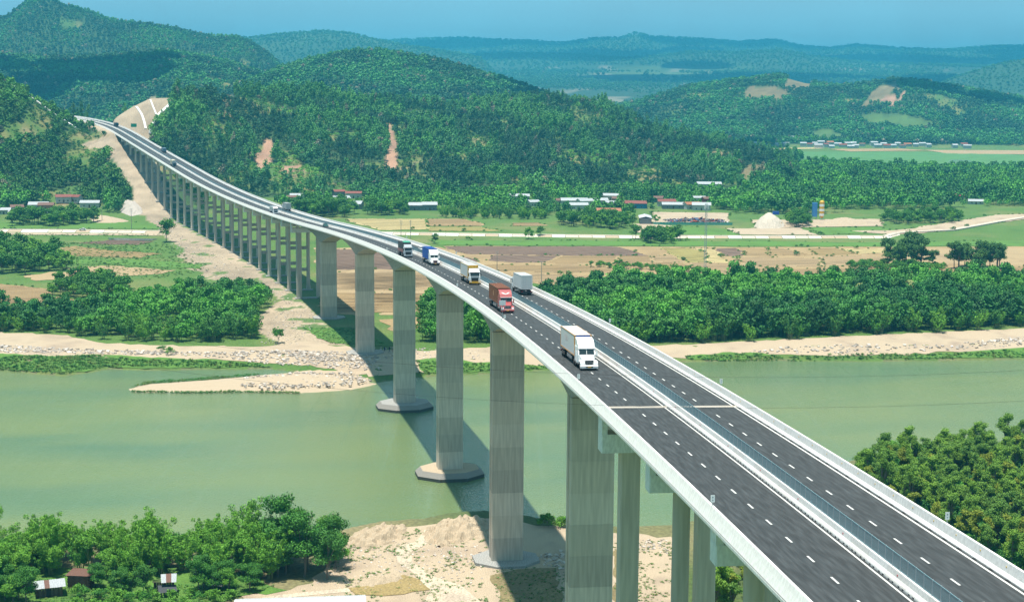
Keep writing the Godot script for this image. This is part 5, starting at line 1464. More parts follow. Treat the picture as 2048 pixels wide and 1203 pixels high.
func build_woods() -> void:
	for sh in SHEETS:
		var pv := PackedVector2Array(sh[3])
		var r := Rect2(pv[0], Vector2.ZERO)
		for p in pv:
			r = r.expand(p)
		SHEET_POLY.append(pv)
		SHEET_BOX.append(r)
	# hillside woods: from near to far, leaving out what lies behind a nearer crest
	var bins := 340
	var horizon := PackedFloat32Array()
	horizon.resize(bins)
	horizon.fill(-9.0)
	var woods := {}
	var d := 1130.0
	rng.seed = 7
	while d < 4300.0:
		var sp := 4.2 if d < 1900.0 else (4.9 if d < 2400.0 else (5.4 if d < 3000.0 else 6.4))
		var x := -0.40 * d
		while x < 0.40 * d:
			var px := x + rnd(-0.5, 0.5) * sp
			var pd := d + rnd(-0.5, 0.5) * sp
			x += sp
			var q := px / pd
			var b := clampi(int((q + 0.4) / 0.8 * bins), 0, bins - 1)
			var cl := column(q)
			var h := height_in(px, pd, cl)
			var ang := (h - CAM_H) / pd
			var seen := (h + 8.0 - CAM_H) / pd > horizon[b]
			if ang > horizon[b]:
				horizon[b] = lerpf(horizon[b], ang, 0.5) if horizon[b] > -1.0 else ang
			if not seen or absf(q) > 0.37:
				continue
			var fl := interp(pd, FLOOR_D, FLOOR_H)
			if h < fl + 2.5:
				continue
			if zone_at(px, pd) or (pd < 1700.0 and built_on(px, pd)):
				continue
			if pd < 1450.0 and q < -0.25:
				var near := 99.0
				var drain: Array = DRAINS[0][2]
				for i in drain.size() - 1:
					near = minf(near, Vector2(px, pd).distance_to(Geometry2D.get_closest_point_to_segment(Vector2(px, pd), drain[i], drain[i + 1])))
				if near < 5.0:
					continue
			# keep the road and its cutting clear
			if px > -520.0 and px < -90.0 and pd < 1640.0:
				var lat := 999.0
				var along := 0.0
				for i in range(850 - S0, 1440 - S0, 12):
					var e := Vector2(px - AX[i], pd - AD[i]).length()
					if e < lat:
						lat = e
						along = float(i + S0)
				if lat < (22.0 if along < 1216.0 else 15.0):
					continue
			var key := "west_hill_wood" if q < -0.22 and pd < 1500.0 else ("ridge_wood" if pd < 2080.0 else ("hill_wood" if pd < 2760.0 else "distant_hill_wood"))
			var n1 := patch.get_noise_2d(px * 0.5, pd * 0.5)
			var n2 := patch2.get_noise_2d(px * 1.6, pd * 1.6)
			var open := clearing(px, pd)
			var low := false
			if open > 0.24:
				if rng.randf() < 0.35:
					continue
				low = true
			if pd < 2080.0:
				if low:
					key = "hillside_scrub"
				elif key == "ridge_wood" and patch2.get_noise_2d(px * 0.35 + 90.0, pd * 0.35) + rnd(-0.15, 0.15) > 0.05:
					key = "ridge_gum_wood"
			elif low and rng.randf() < 0.5:
				continue
			if not woods.has(key):
				woods[key] = [[], []]
			var t := clampf(0.42 + n1 * 1.5 + n2 * 0.5 + rnd(-0.25, 0.25), 0.0, 1.0)
			var ca := Color(0.022, 0.120, 0.040)
			var cb := Color(0.083, 0.265, 0.045)
			if key == "west_hill_wood" or key == "hillside_scrub":
				ca = Color(0.032, 0.156, 0.022)
				cb = Color(0.133, 0.343, 0.035)
			elif pd > 2080.0:
				ca = Color(0.019, 0.120, 0.036)
				cb = Color(0.061, 0.250, 0.045)
			var tint := ca.lerp(cb, t) * (rnd(0.6, 0.98) if n1 < 0.0 else rnd(0.85, 1.25))
			if rng.randf() < 0.03:
				tint = Color(0.260, 0.250, 0.160) * rnd(0.6, 1.0)
			var size := (0.46 + 0.85 * pow(rng.randf(), 1.7)) * (1.0 if pd > 2080.0 else (1.0 + 0.35 * n1)) * (0.6 if low and pd > 2080.0 else 1.0)
			woods[key][0].append(Transform3D(Basis(Vector3.UP, rnd(0, TAU)).scaled(Vector3(size, size * rnd(0.85, 1.35), size)), Vector3(px, h - 0.3, -pd)))
			woods[key][1].append(tint)
		d += sp * (1.0 if d < 2080.0 else 1.15)
	# coarse woods on the blue ranges
	var far_p := []
	var far_c := []
	while d < 12600.0:
		var sp := d * 0.0029
		var x := -0.36 * d
		while x < 0.36 * d:
			var px := x + rnd(-0.5, 0.5) * sp
			var pd := d + rnd(-0.5, 0.5) * sp
			x += sp
			var h := height(px, pd)
			var b := clampi(int((px / pd + 0.4) / 0.8 * bins), 0, bins - 1)
			if (h + 12.0 - CAM_H) / pd < horizon[b]:
				continue
			horizon[b] = maxf(horizon[b], lerpf(horizon[b], (h - CAM_H) / pd, 0.5))
			var hill := h > interp(pd, FLOOR_D, FLOOR_H) + 18.0
			if not hill and patch.get_noise_2d(px * 0.09, pd * 0.035) + rnd(-0.2, 0.2) < 0.02:
				continue
			var size := rnd(0.8, 2.0) * pd / 6000.0
			far_p.append(Transform3D(Basis(Vector3.UP, rnd(0, TAU)).scaled(Vector3(size, size * 0.8, size)), Vector3(px, h - 1.5, -pd)))
			far_c.append(Color(0.019, 0.104, 0.036).lerp(Color(0.050, 0.198, 0.045), rng.randf()))
		d += sp * 1.7
	mass("valley_copses", SHAPES["far_c"], far_p, far_c, "dark copses scattered over the distant blue valley", "wood")
	var say := {
		"west_hill_wood": ["bright green scrub and trees covering the hill beside the cutting", "far_b"],
		"ridge_wood": ["dark mixed wood covering the long ridge behind the village", "far_a"],
		"ridge_gum_wood": ["stand of tall slim plantation trees mixed into the long ridge wood", "far_d"],
		"hillside_scrub": ["low bright scrub in the openings of the hillside woods", "far_e"],
		"hill_wood": ["dense plantation wood covering the rounded hill behind the ridge", "far_c"],
		"distant_hill_wood": ["hazy blue green wood on the hills with the pale quarry scar", "far_c"],
	}
	for key in woods:
		mass(key, SHAPES[say[key][1]], woods[key][0], woods[key][1], say[key][0], "wood")
	# woods on the valley floor
	for w in WOODS:
		var poly := PackedVector2Array(w[2])
		var places := []
		var tints := []
		for p in in_poly(poly, w[3], int(absf(poly[0].x) * 10.0) + 3):
			if built_on(p.x, p.y) or zone_at(p.x, p.y):
				continue
			var n1 := patch.get_noise_2d(p.x * 0.8, p.y * 0.8)
			if n1 > 0.5:
				continue
			var size: float = rnd(0.6, 1.4) * w[4]
			var g := ground(p.x, p.y, -0.3)
			places.append(Transform3D(Basis(Vector3.UP, rnd(0, TAU)).scaled(Vector3(size, size * rnd(0.8, 1.3), size)), g))
			tints.append(Color(0.026, 0.146, 0.022).lerp(Color(0.097, 0.322, 0.026), clampf(0.5 + n1 * 1.4 + rnd(-0.3, 0.3), 0, 1)) * rnd(0.7, 1.25))
		mass(w[0], SHAPES["mid_mass"] if w[3] < 6.5 else SHAPES["far_a"], places, tints, w[1], "wood")
	# groves in which each tree can be told apart
	for w in GROVES:
		var poly := PackedVector2Array(w[3])
		var k := 0
		for p in in_poly(poly, w[4], int(absf(poly[0].x) * 7.0) + 11):
			if w[7] and near_house(p.x, p.y):
				continue
			k += 1
			plant(w[0], w[1], p.x, p.y, w[5] * rnd(0.8, 1.15), w[2], w[6], w[8])
	rng.seed = 5
	for w in TREES:
		plant(w[0], w[1], w[3], w[4], w[5], w[2], w[6], w[7])


func build_ground_cover() -> void:
	# stones on the banks and tufts of weeds
	rng.seed = 77
	var rock := Geo.new()
	var pts := []
	for i in 8:
		pts.append(Vector3(-0.5 if i & 1 == 0 else 0.5, -0.4 if i & 2 == 0 else 0.4, -0.45 if i & 4 == 0 else 0.45) * rnd(0.7, 1.2) + ball() * 0.12)
	rock.quad(pts[0], pts[2], pts[3], pts[1])
	rock.quad(pts[4], pts[5], pts[7], pts[6])
	rock.quad(pts[0], pts[4], pts[6], pts[2])
	rock.quad(pts[1], pts[3], pts[7], pts[5])
	rock.quad(pts[2], pts[6], pts[7], pts[3])
	var rocks := []
	var shades := []
	for f in STONES:
		for p in in_poly(PackedVector2Array(f[0]), f[1], 31):
			if rng.randf() < 0.3:
				continue
			var s: float = f[2] * rnd(0.35, 1.3)
			var y := height(p.x, p.y)
			rocks.append(Transform3D(Basis.from_euler(Vector3(rnd(-0.6, 0.6), rnd(0, TAU), rnd(-0.6, 0.6))).scaled(Vector3(s, s * rnd(0.5, 0.9), s * rnd(0.7, 1.2))), Vector3(p.x, maxf(y, 0.1) + f[3] + s * 0.1, -p.y)))
			var c := Color(0.400, 0.340, 0.290).lerp(Color(0.620, 0.550, 0.480), rng.randf())
			shades.append(c * rnd(0.6, 1.1))
	mass("rubble", rock.mesh(), rocks, shades, "loose pale stones strewn along the river banks", "stones")
	# bushes and rank growth left along the margins of the plots
	var hedge_p := []
	var hedge_c := []
	for sh in SHEETS:
		if sh[4] <= 0.0 and sh[0] != "sand_yard" and sh[0] != "grass_strip":
			continue
		var poly: Array = sh[3]
		for i in poly.size():
			var a: Vector2 = poly[i]
			var b: Vector2 = poly[(i + 1) % poly.size()]
			var n := int(a.distance_to(b) / 3.2)
			for k in n:
				if rng.randf() < 0.7:
					continue
				var p := a.lerp(b, float(k) / n) + Vector2(rnd(-1, 1), rnd(-1, 1))
				var s := rnd(0.08, 0.2) * (2.0 if rng.randf() < 0.06 else 1.0)
				hedge_p.append(Transform3D(Basis(Vector3.UP, rnd(0, TAU)).scaled(Vector3(s * 2.0, s, s * 1.6)), ground(p.x, p.y, -0.3)))
				hedge_c.append(Color(0.036, 0.166, 0.020).lerp(Color(0.130, 0.250, 0.040), rng.randf()) * rnd(0.7, 1.2))
	mass("field_margin_growth", SHAPES["far_a"], hedge_p, hedge_c, "low weeds and bushes along the margins of the plots", "weeds")
	var tuft := Geo.new()
	tuft.tinted = true
	for i in 26:
		var a := rnd(0, TAU)
		var dirv := Vector3(cos(a), 0, sin(a))
		var b := dirv * rnd(0, 0.5)
		tuft.col = Color(0.900, 0.950, 0.800) * rnd(0.8, 1.2)
		leaf(tuft, b + Vector3(0, 0.35, 0) + dirv * 0.15, (dirv + Vector3(0, 0.4, 0)).normalized(), (Vector3.UP + dirv * 0.7).normalized(), 0.14, rnd(0.6, 1.1))
	var tm := tuft.mesh()
	for f in WEEDS:
		var places := []
		var tints := []
		for p in in_poly(PackedVector2Array(f[2]), f[3], 41 + int(absf(f[2][0].x))):
			var n1 := patch2.get_noise_2d(p.x * 3.0, p.y * 3.0)
			if n1 + rnd(-0.3, 0.3) < f[6]:
				continue
			var s: float = f[4] * rnd(0.6, 1.3)
			places.append(Transform3D(Basis(Vector3.UP, rnd(0, TAU)).scaled(Vector3(s, s * f[5], s)), Vector3(p.x, maxf(height(p.x, p.y), 0.05) + f[7], -p.y)))
			var dry := clampf(n1 * 0.9 + rnd(-0.2, 0.4), 0, 1)
			tints.append(Color(0.047, 0.177, 0.020).lerp(Color(0.200, 0.210, 0.050), dry * 0.8) * rnd(0.75, 1.2))
		if places:
			mass(f[0], tm, places, tints, f[1], "weeds")


# ---------------------------------------------------------------- vehicles (built facing -z, front bumper at z = 0, wheels on y = 0)
func wheel(parent: Node3D, x: float, z: float, r: float, w: float) -> void:
	var key := "wheel_%.2f_%.2f" % [r, w]
	if not SHAPES.has(key):
		var g := Geo.new()
		g.smooth = true
		var a := Vector3(-w * 0.5, 0, 0)
		var b := Vector3(w * 0.5, 0, 0)
		g.ring(a, a + Vector3(w * 0.15, 0, 0), r * 0.9, r, 18, false)
		g.ring(a + Vector3(w * 0.15, 0, 0), b - Vector3(w * 0.15, 0, 0), r, r, 18, false)
		g.ring(b - Vector3(w * 0.15, 0, 0), b, r, r * 0.9, 18, false)
		g.ring(a, a + Vector3(0.001, 0, 0), r * 0.55, r * 0.9, 18, false)
		g.ring(b, b - Vector3(0.001, 0, 0), r * 0.55, r * 0.9, 18, false)
		var h := Geo.new()
		h.ring(Vector3(-w * 0.4, 0, 0), Vector3(w * 0.4, 0, 0), r * 0.56, r * 0.56, 14)
		h.ring(Vector3(-w * 0.47, 0, 0), Vector3(w * 0.47, 0, 0), r * 0.2, r * 0.2, 10)
		SHAPES[key] = [g.mesh(), h.mesh()]
	var o := Node3D.new()
	o.name = "wheel"
	parent.add_child(o, true)
	o.position = Vector3(x, r, z)
	put(o, "tyre", SHAPES[key][0], M.rubber)
	put(o, "rim", SHAPES[key][1], M.steel)


func container(t: Node3D, z0: float, length: float, y0: float, h: float, side: String, frame: String, doors_back: bool) -> void:
	var w := 1.22
	var g := Geo.new()
	var n := int(length / 0.28)
	for sx in [-1.0, 1.0]:
		for i in n:
			var a := z0 + 0.12 + (length - 0.24) * i / n
			var st := (length - 0.24) / n
			var x1: float = sx * (w - 0.01)
			var x2: float = sx * (w - 0.05)
			var zs := [a, a + st * 0.3, a + st * 0.5, a + st * 0.8, a + st]
			var xs := [x1, x1, x2, x2, x1]
			for k in 4:
				g.quad(Vector3(xs[k], y0 + 0.15, zs[k]), Vector3(xs[k], y0 + h - 0.1, zs[k]), Vector3(xs[k + 1], y0 + h - 0.1, zs[k + 1]), Vector3(xs[k + 1], y0 + 0.15, zs[k + 1]))
	put(t, "container_wall", g.mesh(), M[side])
	g = Geo.new()
	for i in n:
		var a := z0 + 0.06 + (length - 0.12) * i / n
		var st := (length - 0.12) / n
		g.box(Vector3(-w + 0.06, y0 + h - 0.05, a), Vector3(w - 0.06, y0 + h - (0.005 if i % 2 == 0 else 0.02), a + st))
	put(t, "container_roof", g.mesh(), M[side])
	g = Geo.new()
	for sx in [-1.0, 1.0]:
		for z in [z0, z0 + length - 0.16]:
			g.box(Vector3(minf(sx * (w - 0.16), sx * w), y0, z), Vector3(maxf(sx * (w - 0.16), sx * w), y0 + h, z + 0.16))
		g.box(Vector3(minf(sx * (w - 0.07), sx * w), y0 + h - 0.1, z0 + 0.16), Vector3(maxf(sx * (w - 0.07), sx * w), y0 + h, z0 + length - 0.16))
		g.box(Vector3(minf(sx * (w - 0.07), sx * w), y0, z0 + 0.16), Vector3(maxf(sx * (w - 0.07), sx * w), y0 + 0.16, z0 + length - 0.16))
	for z in [z0 + 0.01, z0 + length - 0.11]:
		g.box(Vector3(-w + 0.16, y0 + h - 0.12, z), Vector3(w - 0.16, y0 + h, z + 0.1))
		g.box(Vector3(-w + 0.16, y0, z), Vector3(w - 0.16, y0 + 0.14, z + 0.1))
	put(t, "container_frame", g.mesh(), M[frame])
	g = Geo.new()
	g.box(Vector3(-w + 0.16, y0 + 0.14, z0 + 0.04), Vector3(w - 0.16, y0 + h - 0.12, z0 + 0.08))
	put(t, "container_front", g.mesh(), M[side])
	for sx in [-1.0, 1.0]:
		var dz := z0 + length
		g = Geo.new()
		g.box(Vector3(minf(sx * 0.01, sx * (w - 0.16)), y0 + 0.14, dz - 0.08), Vector3(maxf(sx * 0.01, sx * (w - 0.16)), y0 + h - 0.12, dz - 0.03))
		if doors_back:
			for k in 4:
				g.box(Vector3(minf(sx * 0.06, sx * (w - 0.2)), y0 + 0.35 + k * 0.6, dz - 0.03), Vector3(maxf(sx * 0.06, sx * (w - 0.2)), y0 + 0.38 + k * 0.6, dz - 0.015))
		var door := put(t, "door", g.mesh(), M[side])
		g = Geo.new()
		for bx in [0.3, 0.75]:
			g.ring(Vector3(sx * bx, y0 + 0.15, dz - 0.012), Vector3(sx * bx, y0 + h - 0.13, dz - 0.012), 0.022, 0.022, 6)
		put(door, "lock_bar", g.mesh(), M.steel)


func rig(t: Node3D, front: float, back: float, axles: Array, trailer: bool) -> void:
	var g := Geo.new()
	for sx in [-1.0, 1.0]:
		g.box(Vector3(sx * 0.45 - 0.08, 0.85, front), Vector3(sx * 0.45 + 0.08, 1.2, back))
	for k in 7:
		var z := lerpf(front + 1.5, back - 0.2, k / 6.0)
		g.box(Vector3(-1.15, 1.18, z), Vector3(1.15, 1.34, z + 0.12))
	g.box(Vector3(-1.2, 0.55, back - 0.12), Vector3(1.2, 0.72, back - 0.02))
	g.box(Vector3(-0.5, 0.7, back - 0.1), Vector3(0.5, 0.9, back - 0.04))
	put(t, "chassis", g.mesh(), M.dark_steel)
	for z in axles:
		for sx in [-1.0, 1.0]:
			wheel(t, sx * 0.93, z, 0.5, 0.58)
	if trailer:
		for sx in [-1.0, 1.0]:
			g = Geo.new()
			g.box(Vector3(sx * 1.02 - 0.05, 0.5, back - 9.5), Vector3(sx * 1.02 + 0.05, 1.0, back - 5.2))
			put(t, "side_guard", g.mesh(), M.steel)
	for sx in [-1.0, 1.0]:
		g = Geo.new()
		g.box(Vector3(sx * 0.95 - 0.16, 0.74, back - 0.03), Vector3(sx * 0.95 + 0.16, 0.88, back + 0.01))
		put(t, "tail_light", g.mesh(), M.red_reflector)


func bonnet_tractor(t: Node3D, paint: String, bumper: String, grille: String) -> void:
	var g := Geo.new()
	# hood: front face, shoulders and slope up to the cab
	var secs := [[0.22, 0.62, 0.72, 1.42], [0.75, 0.78, 0.68, 1.62], [2.15, 0.98, 0.8, 1.9]]
	for i in 2:
		var a: Array = secs[i]
		var b: Array = secs[i + 1]
		for sx in [-1.0, 1.0]:
			g.quad(Vector3(sx * a[1], a[2], a[0]), Vector3(sx * a[1], a[3] - 0.12, a[0]), Vector3(sx * b[1], b[3] - 0.12, b[0]), Vector3(sx * b[1], b[2], b[0]))
			g.quad(Vector3(sx * a[1], a[3] - 0.12, a[0]), Vector3(sx * (a[1] - 0.14), a[3], a[0]), Vector3(sx * (b[1] - 0.14), b[3], b[0]), Vector3(sx * b[1], b[3] - 0.12, b[0]))
		g.quad(Vector3(-a[1] + 0.14, a[3], a[0]), Vector3(a[1] - 0.14, a[3], a[0]), Vector3(b[1] - 0.14, b[3], b[0]), Vector3(-b[1] + 0.14, b[3], b[0]))
	g.quad(Vector3(-0.62, 0.72, 0.22), Vector3(0.62, 0.72, 0.22), Vector3(0.48, 1.42, 0.22), Vector3(-0.48, 1.42, 0.22))
	put(t, "hood", g.mesh(), M[paint])
	for sx in [-1.0, 1.0]:
		g = Geo.new()
		var x0: float = minf(sx * 0.6, sx * 1.2)
		var x1: float = maxf(sx * 0.6, sx * 1.2)
		g.extrude_x([Vector2(0.12, 0.62), Vector2(0.2, 1.0), Vector2(0.55, 1.22), Vector2(1.6, 1.25), Vector2(1.95, 0.95), Vector2(1.9, 0.85), Vector2(1.6, 1.1), Vector2(0.9, 1.1), Vector2(0.6, 0.85), Vector2(0.55, 0.62)], x0, x1)
		put(t, "fender", g.mesh(), M[paint])
		g = Geo.new()
		g.extrude_x([Vector2(0.1, 0.78), Vector2(0.17, 1.0), Vector2(0.36, 1.06), Vector2(0.32, 0.8)], sx * 0.95 - 0.2, sx * 0.95 + 0.2)
		put(t, "headlight", g.mesh(), M.lamp_glass)
		g = Geo.new()
		g.box(Vector3(sx * 1.38 - 0.09, 1.75, 2.05), Vector3(sx * 1.38 + 0.09, 2.45, 2.2))
		g.beam(Vector3(sx * 1.15, 1.8, 2.3), Vector3(sx * 1.36, 1.85, 2.15), 0.05, 0.05)
		put(t, "mirror", g.mesh(), M[paint])
		g = Geo.new()
		g.quad(Vector3(sx * 1.152, 1.95, 2.5), Vector3(sx * 1.152, 1.95, 3.35), Vector3(sx * 1.152, 2.6, 3.3), Vector3(sx * 1.152, 2.6, 2.75))
		put(t, "side_window", g.mesh(), M.glass)
		g = Geo.new()
		g.ring(Vector3(sx * 0.92, 0.75, 2.6), Vector3(sx * 0.92, 0.75, 4.1), 0.31, 0.31, 14)
		put(t, "fuel_tank", g.mesh(), M.chrome)
		# windscreen in two panes
		g = Geo.new()
		g.quad(Vector3(sx * 0.03, 1.95, 2.14), Vector3(sx * 1.04, 1.95, 2.15), Vector3(sx * 1.0, 2.62, 2.51), Vector3(sx * 0.03, 2.62, 2.5))
		put(t, "windscreen_pane", g.mesh(), M.glass)
	g = Geo.new()
	g.extrude_x([Vector2(2.15, 0.75), Vector2(2.15, 1.88), Vector2(2.6, 2.72), Vector2(3.6, 2.72), Vector2(3.6, 0.75)], -1.15, 1.15)
	put(t, "cab", g.mesh(), M[paint])
	g = Geo.new()
	g.extrude_x([Vector2(3.6, 0.8), Vector2(3.6, 2.9), Vector2(5.0, 2.9), Vector2(5.0, 0.8)], -1.2, 1.2)
	put(t, "sleeper", g.mesh(), M[paint])
	g = Geo.new()
	g.extrude_x([Vector2(2.42, 2.73), Vector2(2.75, 3.25), Vector2(3.5, 3.82), Vector2(5.0, 4.02), Vector2(5.0, 2.9), Vector2(3.6, 2.9), Vector2(3.6, 2.73)], -1.14, 1.14)
	put(t, "roof_fairing", g.mesh(), M[paint])
	g = Geo.new()
	g.extrude_x([Vector2(0.0, 0.32), Vector2(-0.02, 0.62), Vector2(0.1, 0.74), Vector2(0.5, 0.74), Vector2(0.5, 0.32)], -1.2, 1.2)
	put(t, "bumper", g.mesh(), M[bumper])
	g = Geo.new()
	g.box(Vector3(-0.5, 0.46, -0.035), Vector3(0.5, 0.62, 0.02))
	put(t, "air_intake", g.mesh(), M.dark)
	g = Geo.new()
	g.box(Vector3(-0.24, 0.42, -0.055), Vector3(0.24, 0.56, -0.036))
	put(t, "number_plate", g.mesh(), M.yellow_paint)
	g = Geo.new()
	g.extrude_x([Vector2(0.17, 0.74), Vector2(0.15, 1.36), Vector2(0.235, 1.4), Vector2(0.24, 0.74)], -0.5, 0.5)
	put(t, "grille", g.mesh(), M.dark_steel)
	for k in 7:
		g = Geo.new()
		g.box(Vector3(-0.5, 0.79 + k * 0.085, 0.13), Vector3(0.5, 0.815 + k * 0.085, 0.17))
		put(t, "grille_bar", g.mesh(), M[grille])
	wheel(t, -1.0, 1.2, 0.5, 0.3)
	wheel(t, 1.0, 1.2, 0.5, 0.3)


func flat_cab(t: Node3D, paint: String, lower: String, bumper: String, tall: float) -> void:
	var g := Geo.new()
	g.extrude_x([Vector2(0.12, 0.55), Vector2(0.02, 1.1), Vector2(0.03, 1.75), Vector2(0.12, 2.0), Vector2(0.42, 2.85), Vector2(0.62, 3.0), Vector2(2.25, 3.05), Vector2(2.25, 0.9), Vector2(1.9, 0.9), Vector2(1.75, 1.15), Vector2(0.95, 1.15), Vector2(0.75, 0.75), Vector2(0.7, 0.55)], -1.2, 1.2)
	put(t, "cab", g.mesh(), M[paint])
	g = Geo.new()
	g.quad(Vector3(-1.08, 1.98, 0.095), Vector3(1.08, 1.98, 0.095), Vector3(1.0, 2.8, 0.385), Vector3(-1.0, 2.8, 0.385))
	put(t, "windscreen", g.mesh(), M.glass)
	g = Geo.new()
	g.box(Vector3(-1.16, 2.78, 0.22), Vector3(1.16, 2.86, 0.46))
	put(t, "sun_visor", g.mesh(), M.dark)
	g = Geo.new()
	g.extrude_x([Vector2(-0.02, 0.85), Vector2(-0.015, 1.62), Vector2(0.05, 1.62), Vector2(0.05, 0.85)], -0.8, 0.8)
	put(t, "grille", g.mesh(), M.dark)
	g = Geo.new()
	g.extrude_x([Vector2(-0.03, 0.4), Vector2(-0.04, 0.82), Vector2(0.08, 0.86), Vector2(0.5, 0.86), Vector2(0.5, 0.4)], -1.22, 1.22)
	put(t, "bumper", g.mesh(), M[bumper])
	g = Geo.new()
	g.box(Vector3(-1.0, 1.66, -0.012), Vector3(1.0, 1.93, 0.03))
	put(t, "front_panel", g.mesh(), M[lower])
	for sx in [-1.0, 1.0]:
		g = Geo.new()
		g.box(Vector3(sx * 0.95 - 0.17, 0.62, -0.06), Vector3(sx * 0.95 + 0.17, 0.82, 0.0))
		put(t, "headlight", g.mesh(), M.lamp_glass)
		g = Geo.new()
		g.box(Vector3(sx * 1.38 - 0.09, 1.95, 0.12), Vector3(sx * 1.38 + 0.09, 2.65, 0.28))
		g.beam(Vector3(sx * 1.2, 2.6, 0.4), Vector3(sx * 1.37, 2.6, 0.22), 0.05, 0.05)
		put(t, "mirror", g.mesh(), M.dark)
		g = Geo.new()
		g.quad(Vector3(sx * 1.203, 1.9, 0.35), Vector3(sx * 1.203, 1.9, 1.35), Vector3(sx * 1.203, 2.7, 1.35), Vector3(sx * 1.203, 2.7, 0.6))
		put(t, "side_window", g.mesh(), M.glass)
	if tall > 3.1:
		g = Geo.new()
		g.extrude_x([Vector2(0.62, 3.03), Vector2(0.95, tall - 0.2), Vector2(1.3, tall), Vector2(2.2, tall), Vector2(2.2, 3.03)], -1.1, 1.1)
		put(t, "roof_deflector", g.mesh(), M[paint])
	wheel(t, -1.0, 1.35, 0.5, 0.3)
	wheel(t, 1.0, 1.35, 0.5, 0.3)


func on_road(called: String, s: float, o: float, away: bool, length := 0.0) -> Node3D:
	# s is where the near end of the vehicle stands
	var t := Node3D.new()
	t.name = called
	add_child(t, true)
	var base := s + (length if away else 0.0)
	var p := line_pt(base, o, 0.005)
	var back := (line_pt(base - 4.0, o, 0.005) - line_pt(base + 4.0, o, 0.005)).normalized()
	if not away:
		back = -back
	var x := Vector3.UP.cross(back).normalized()
	t.transform = Transform3D(Basis(x, back.cross(x), back), p)
	return t


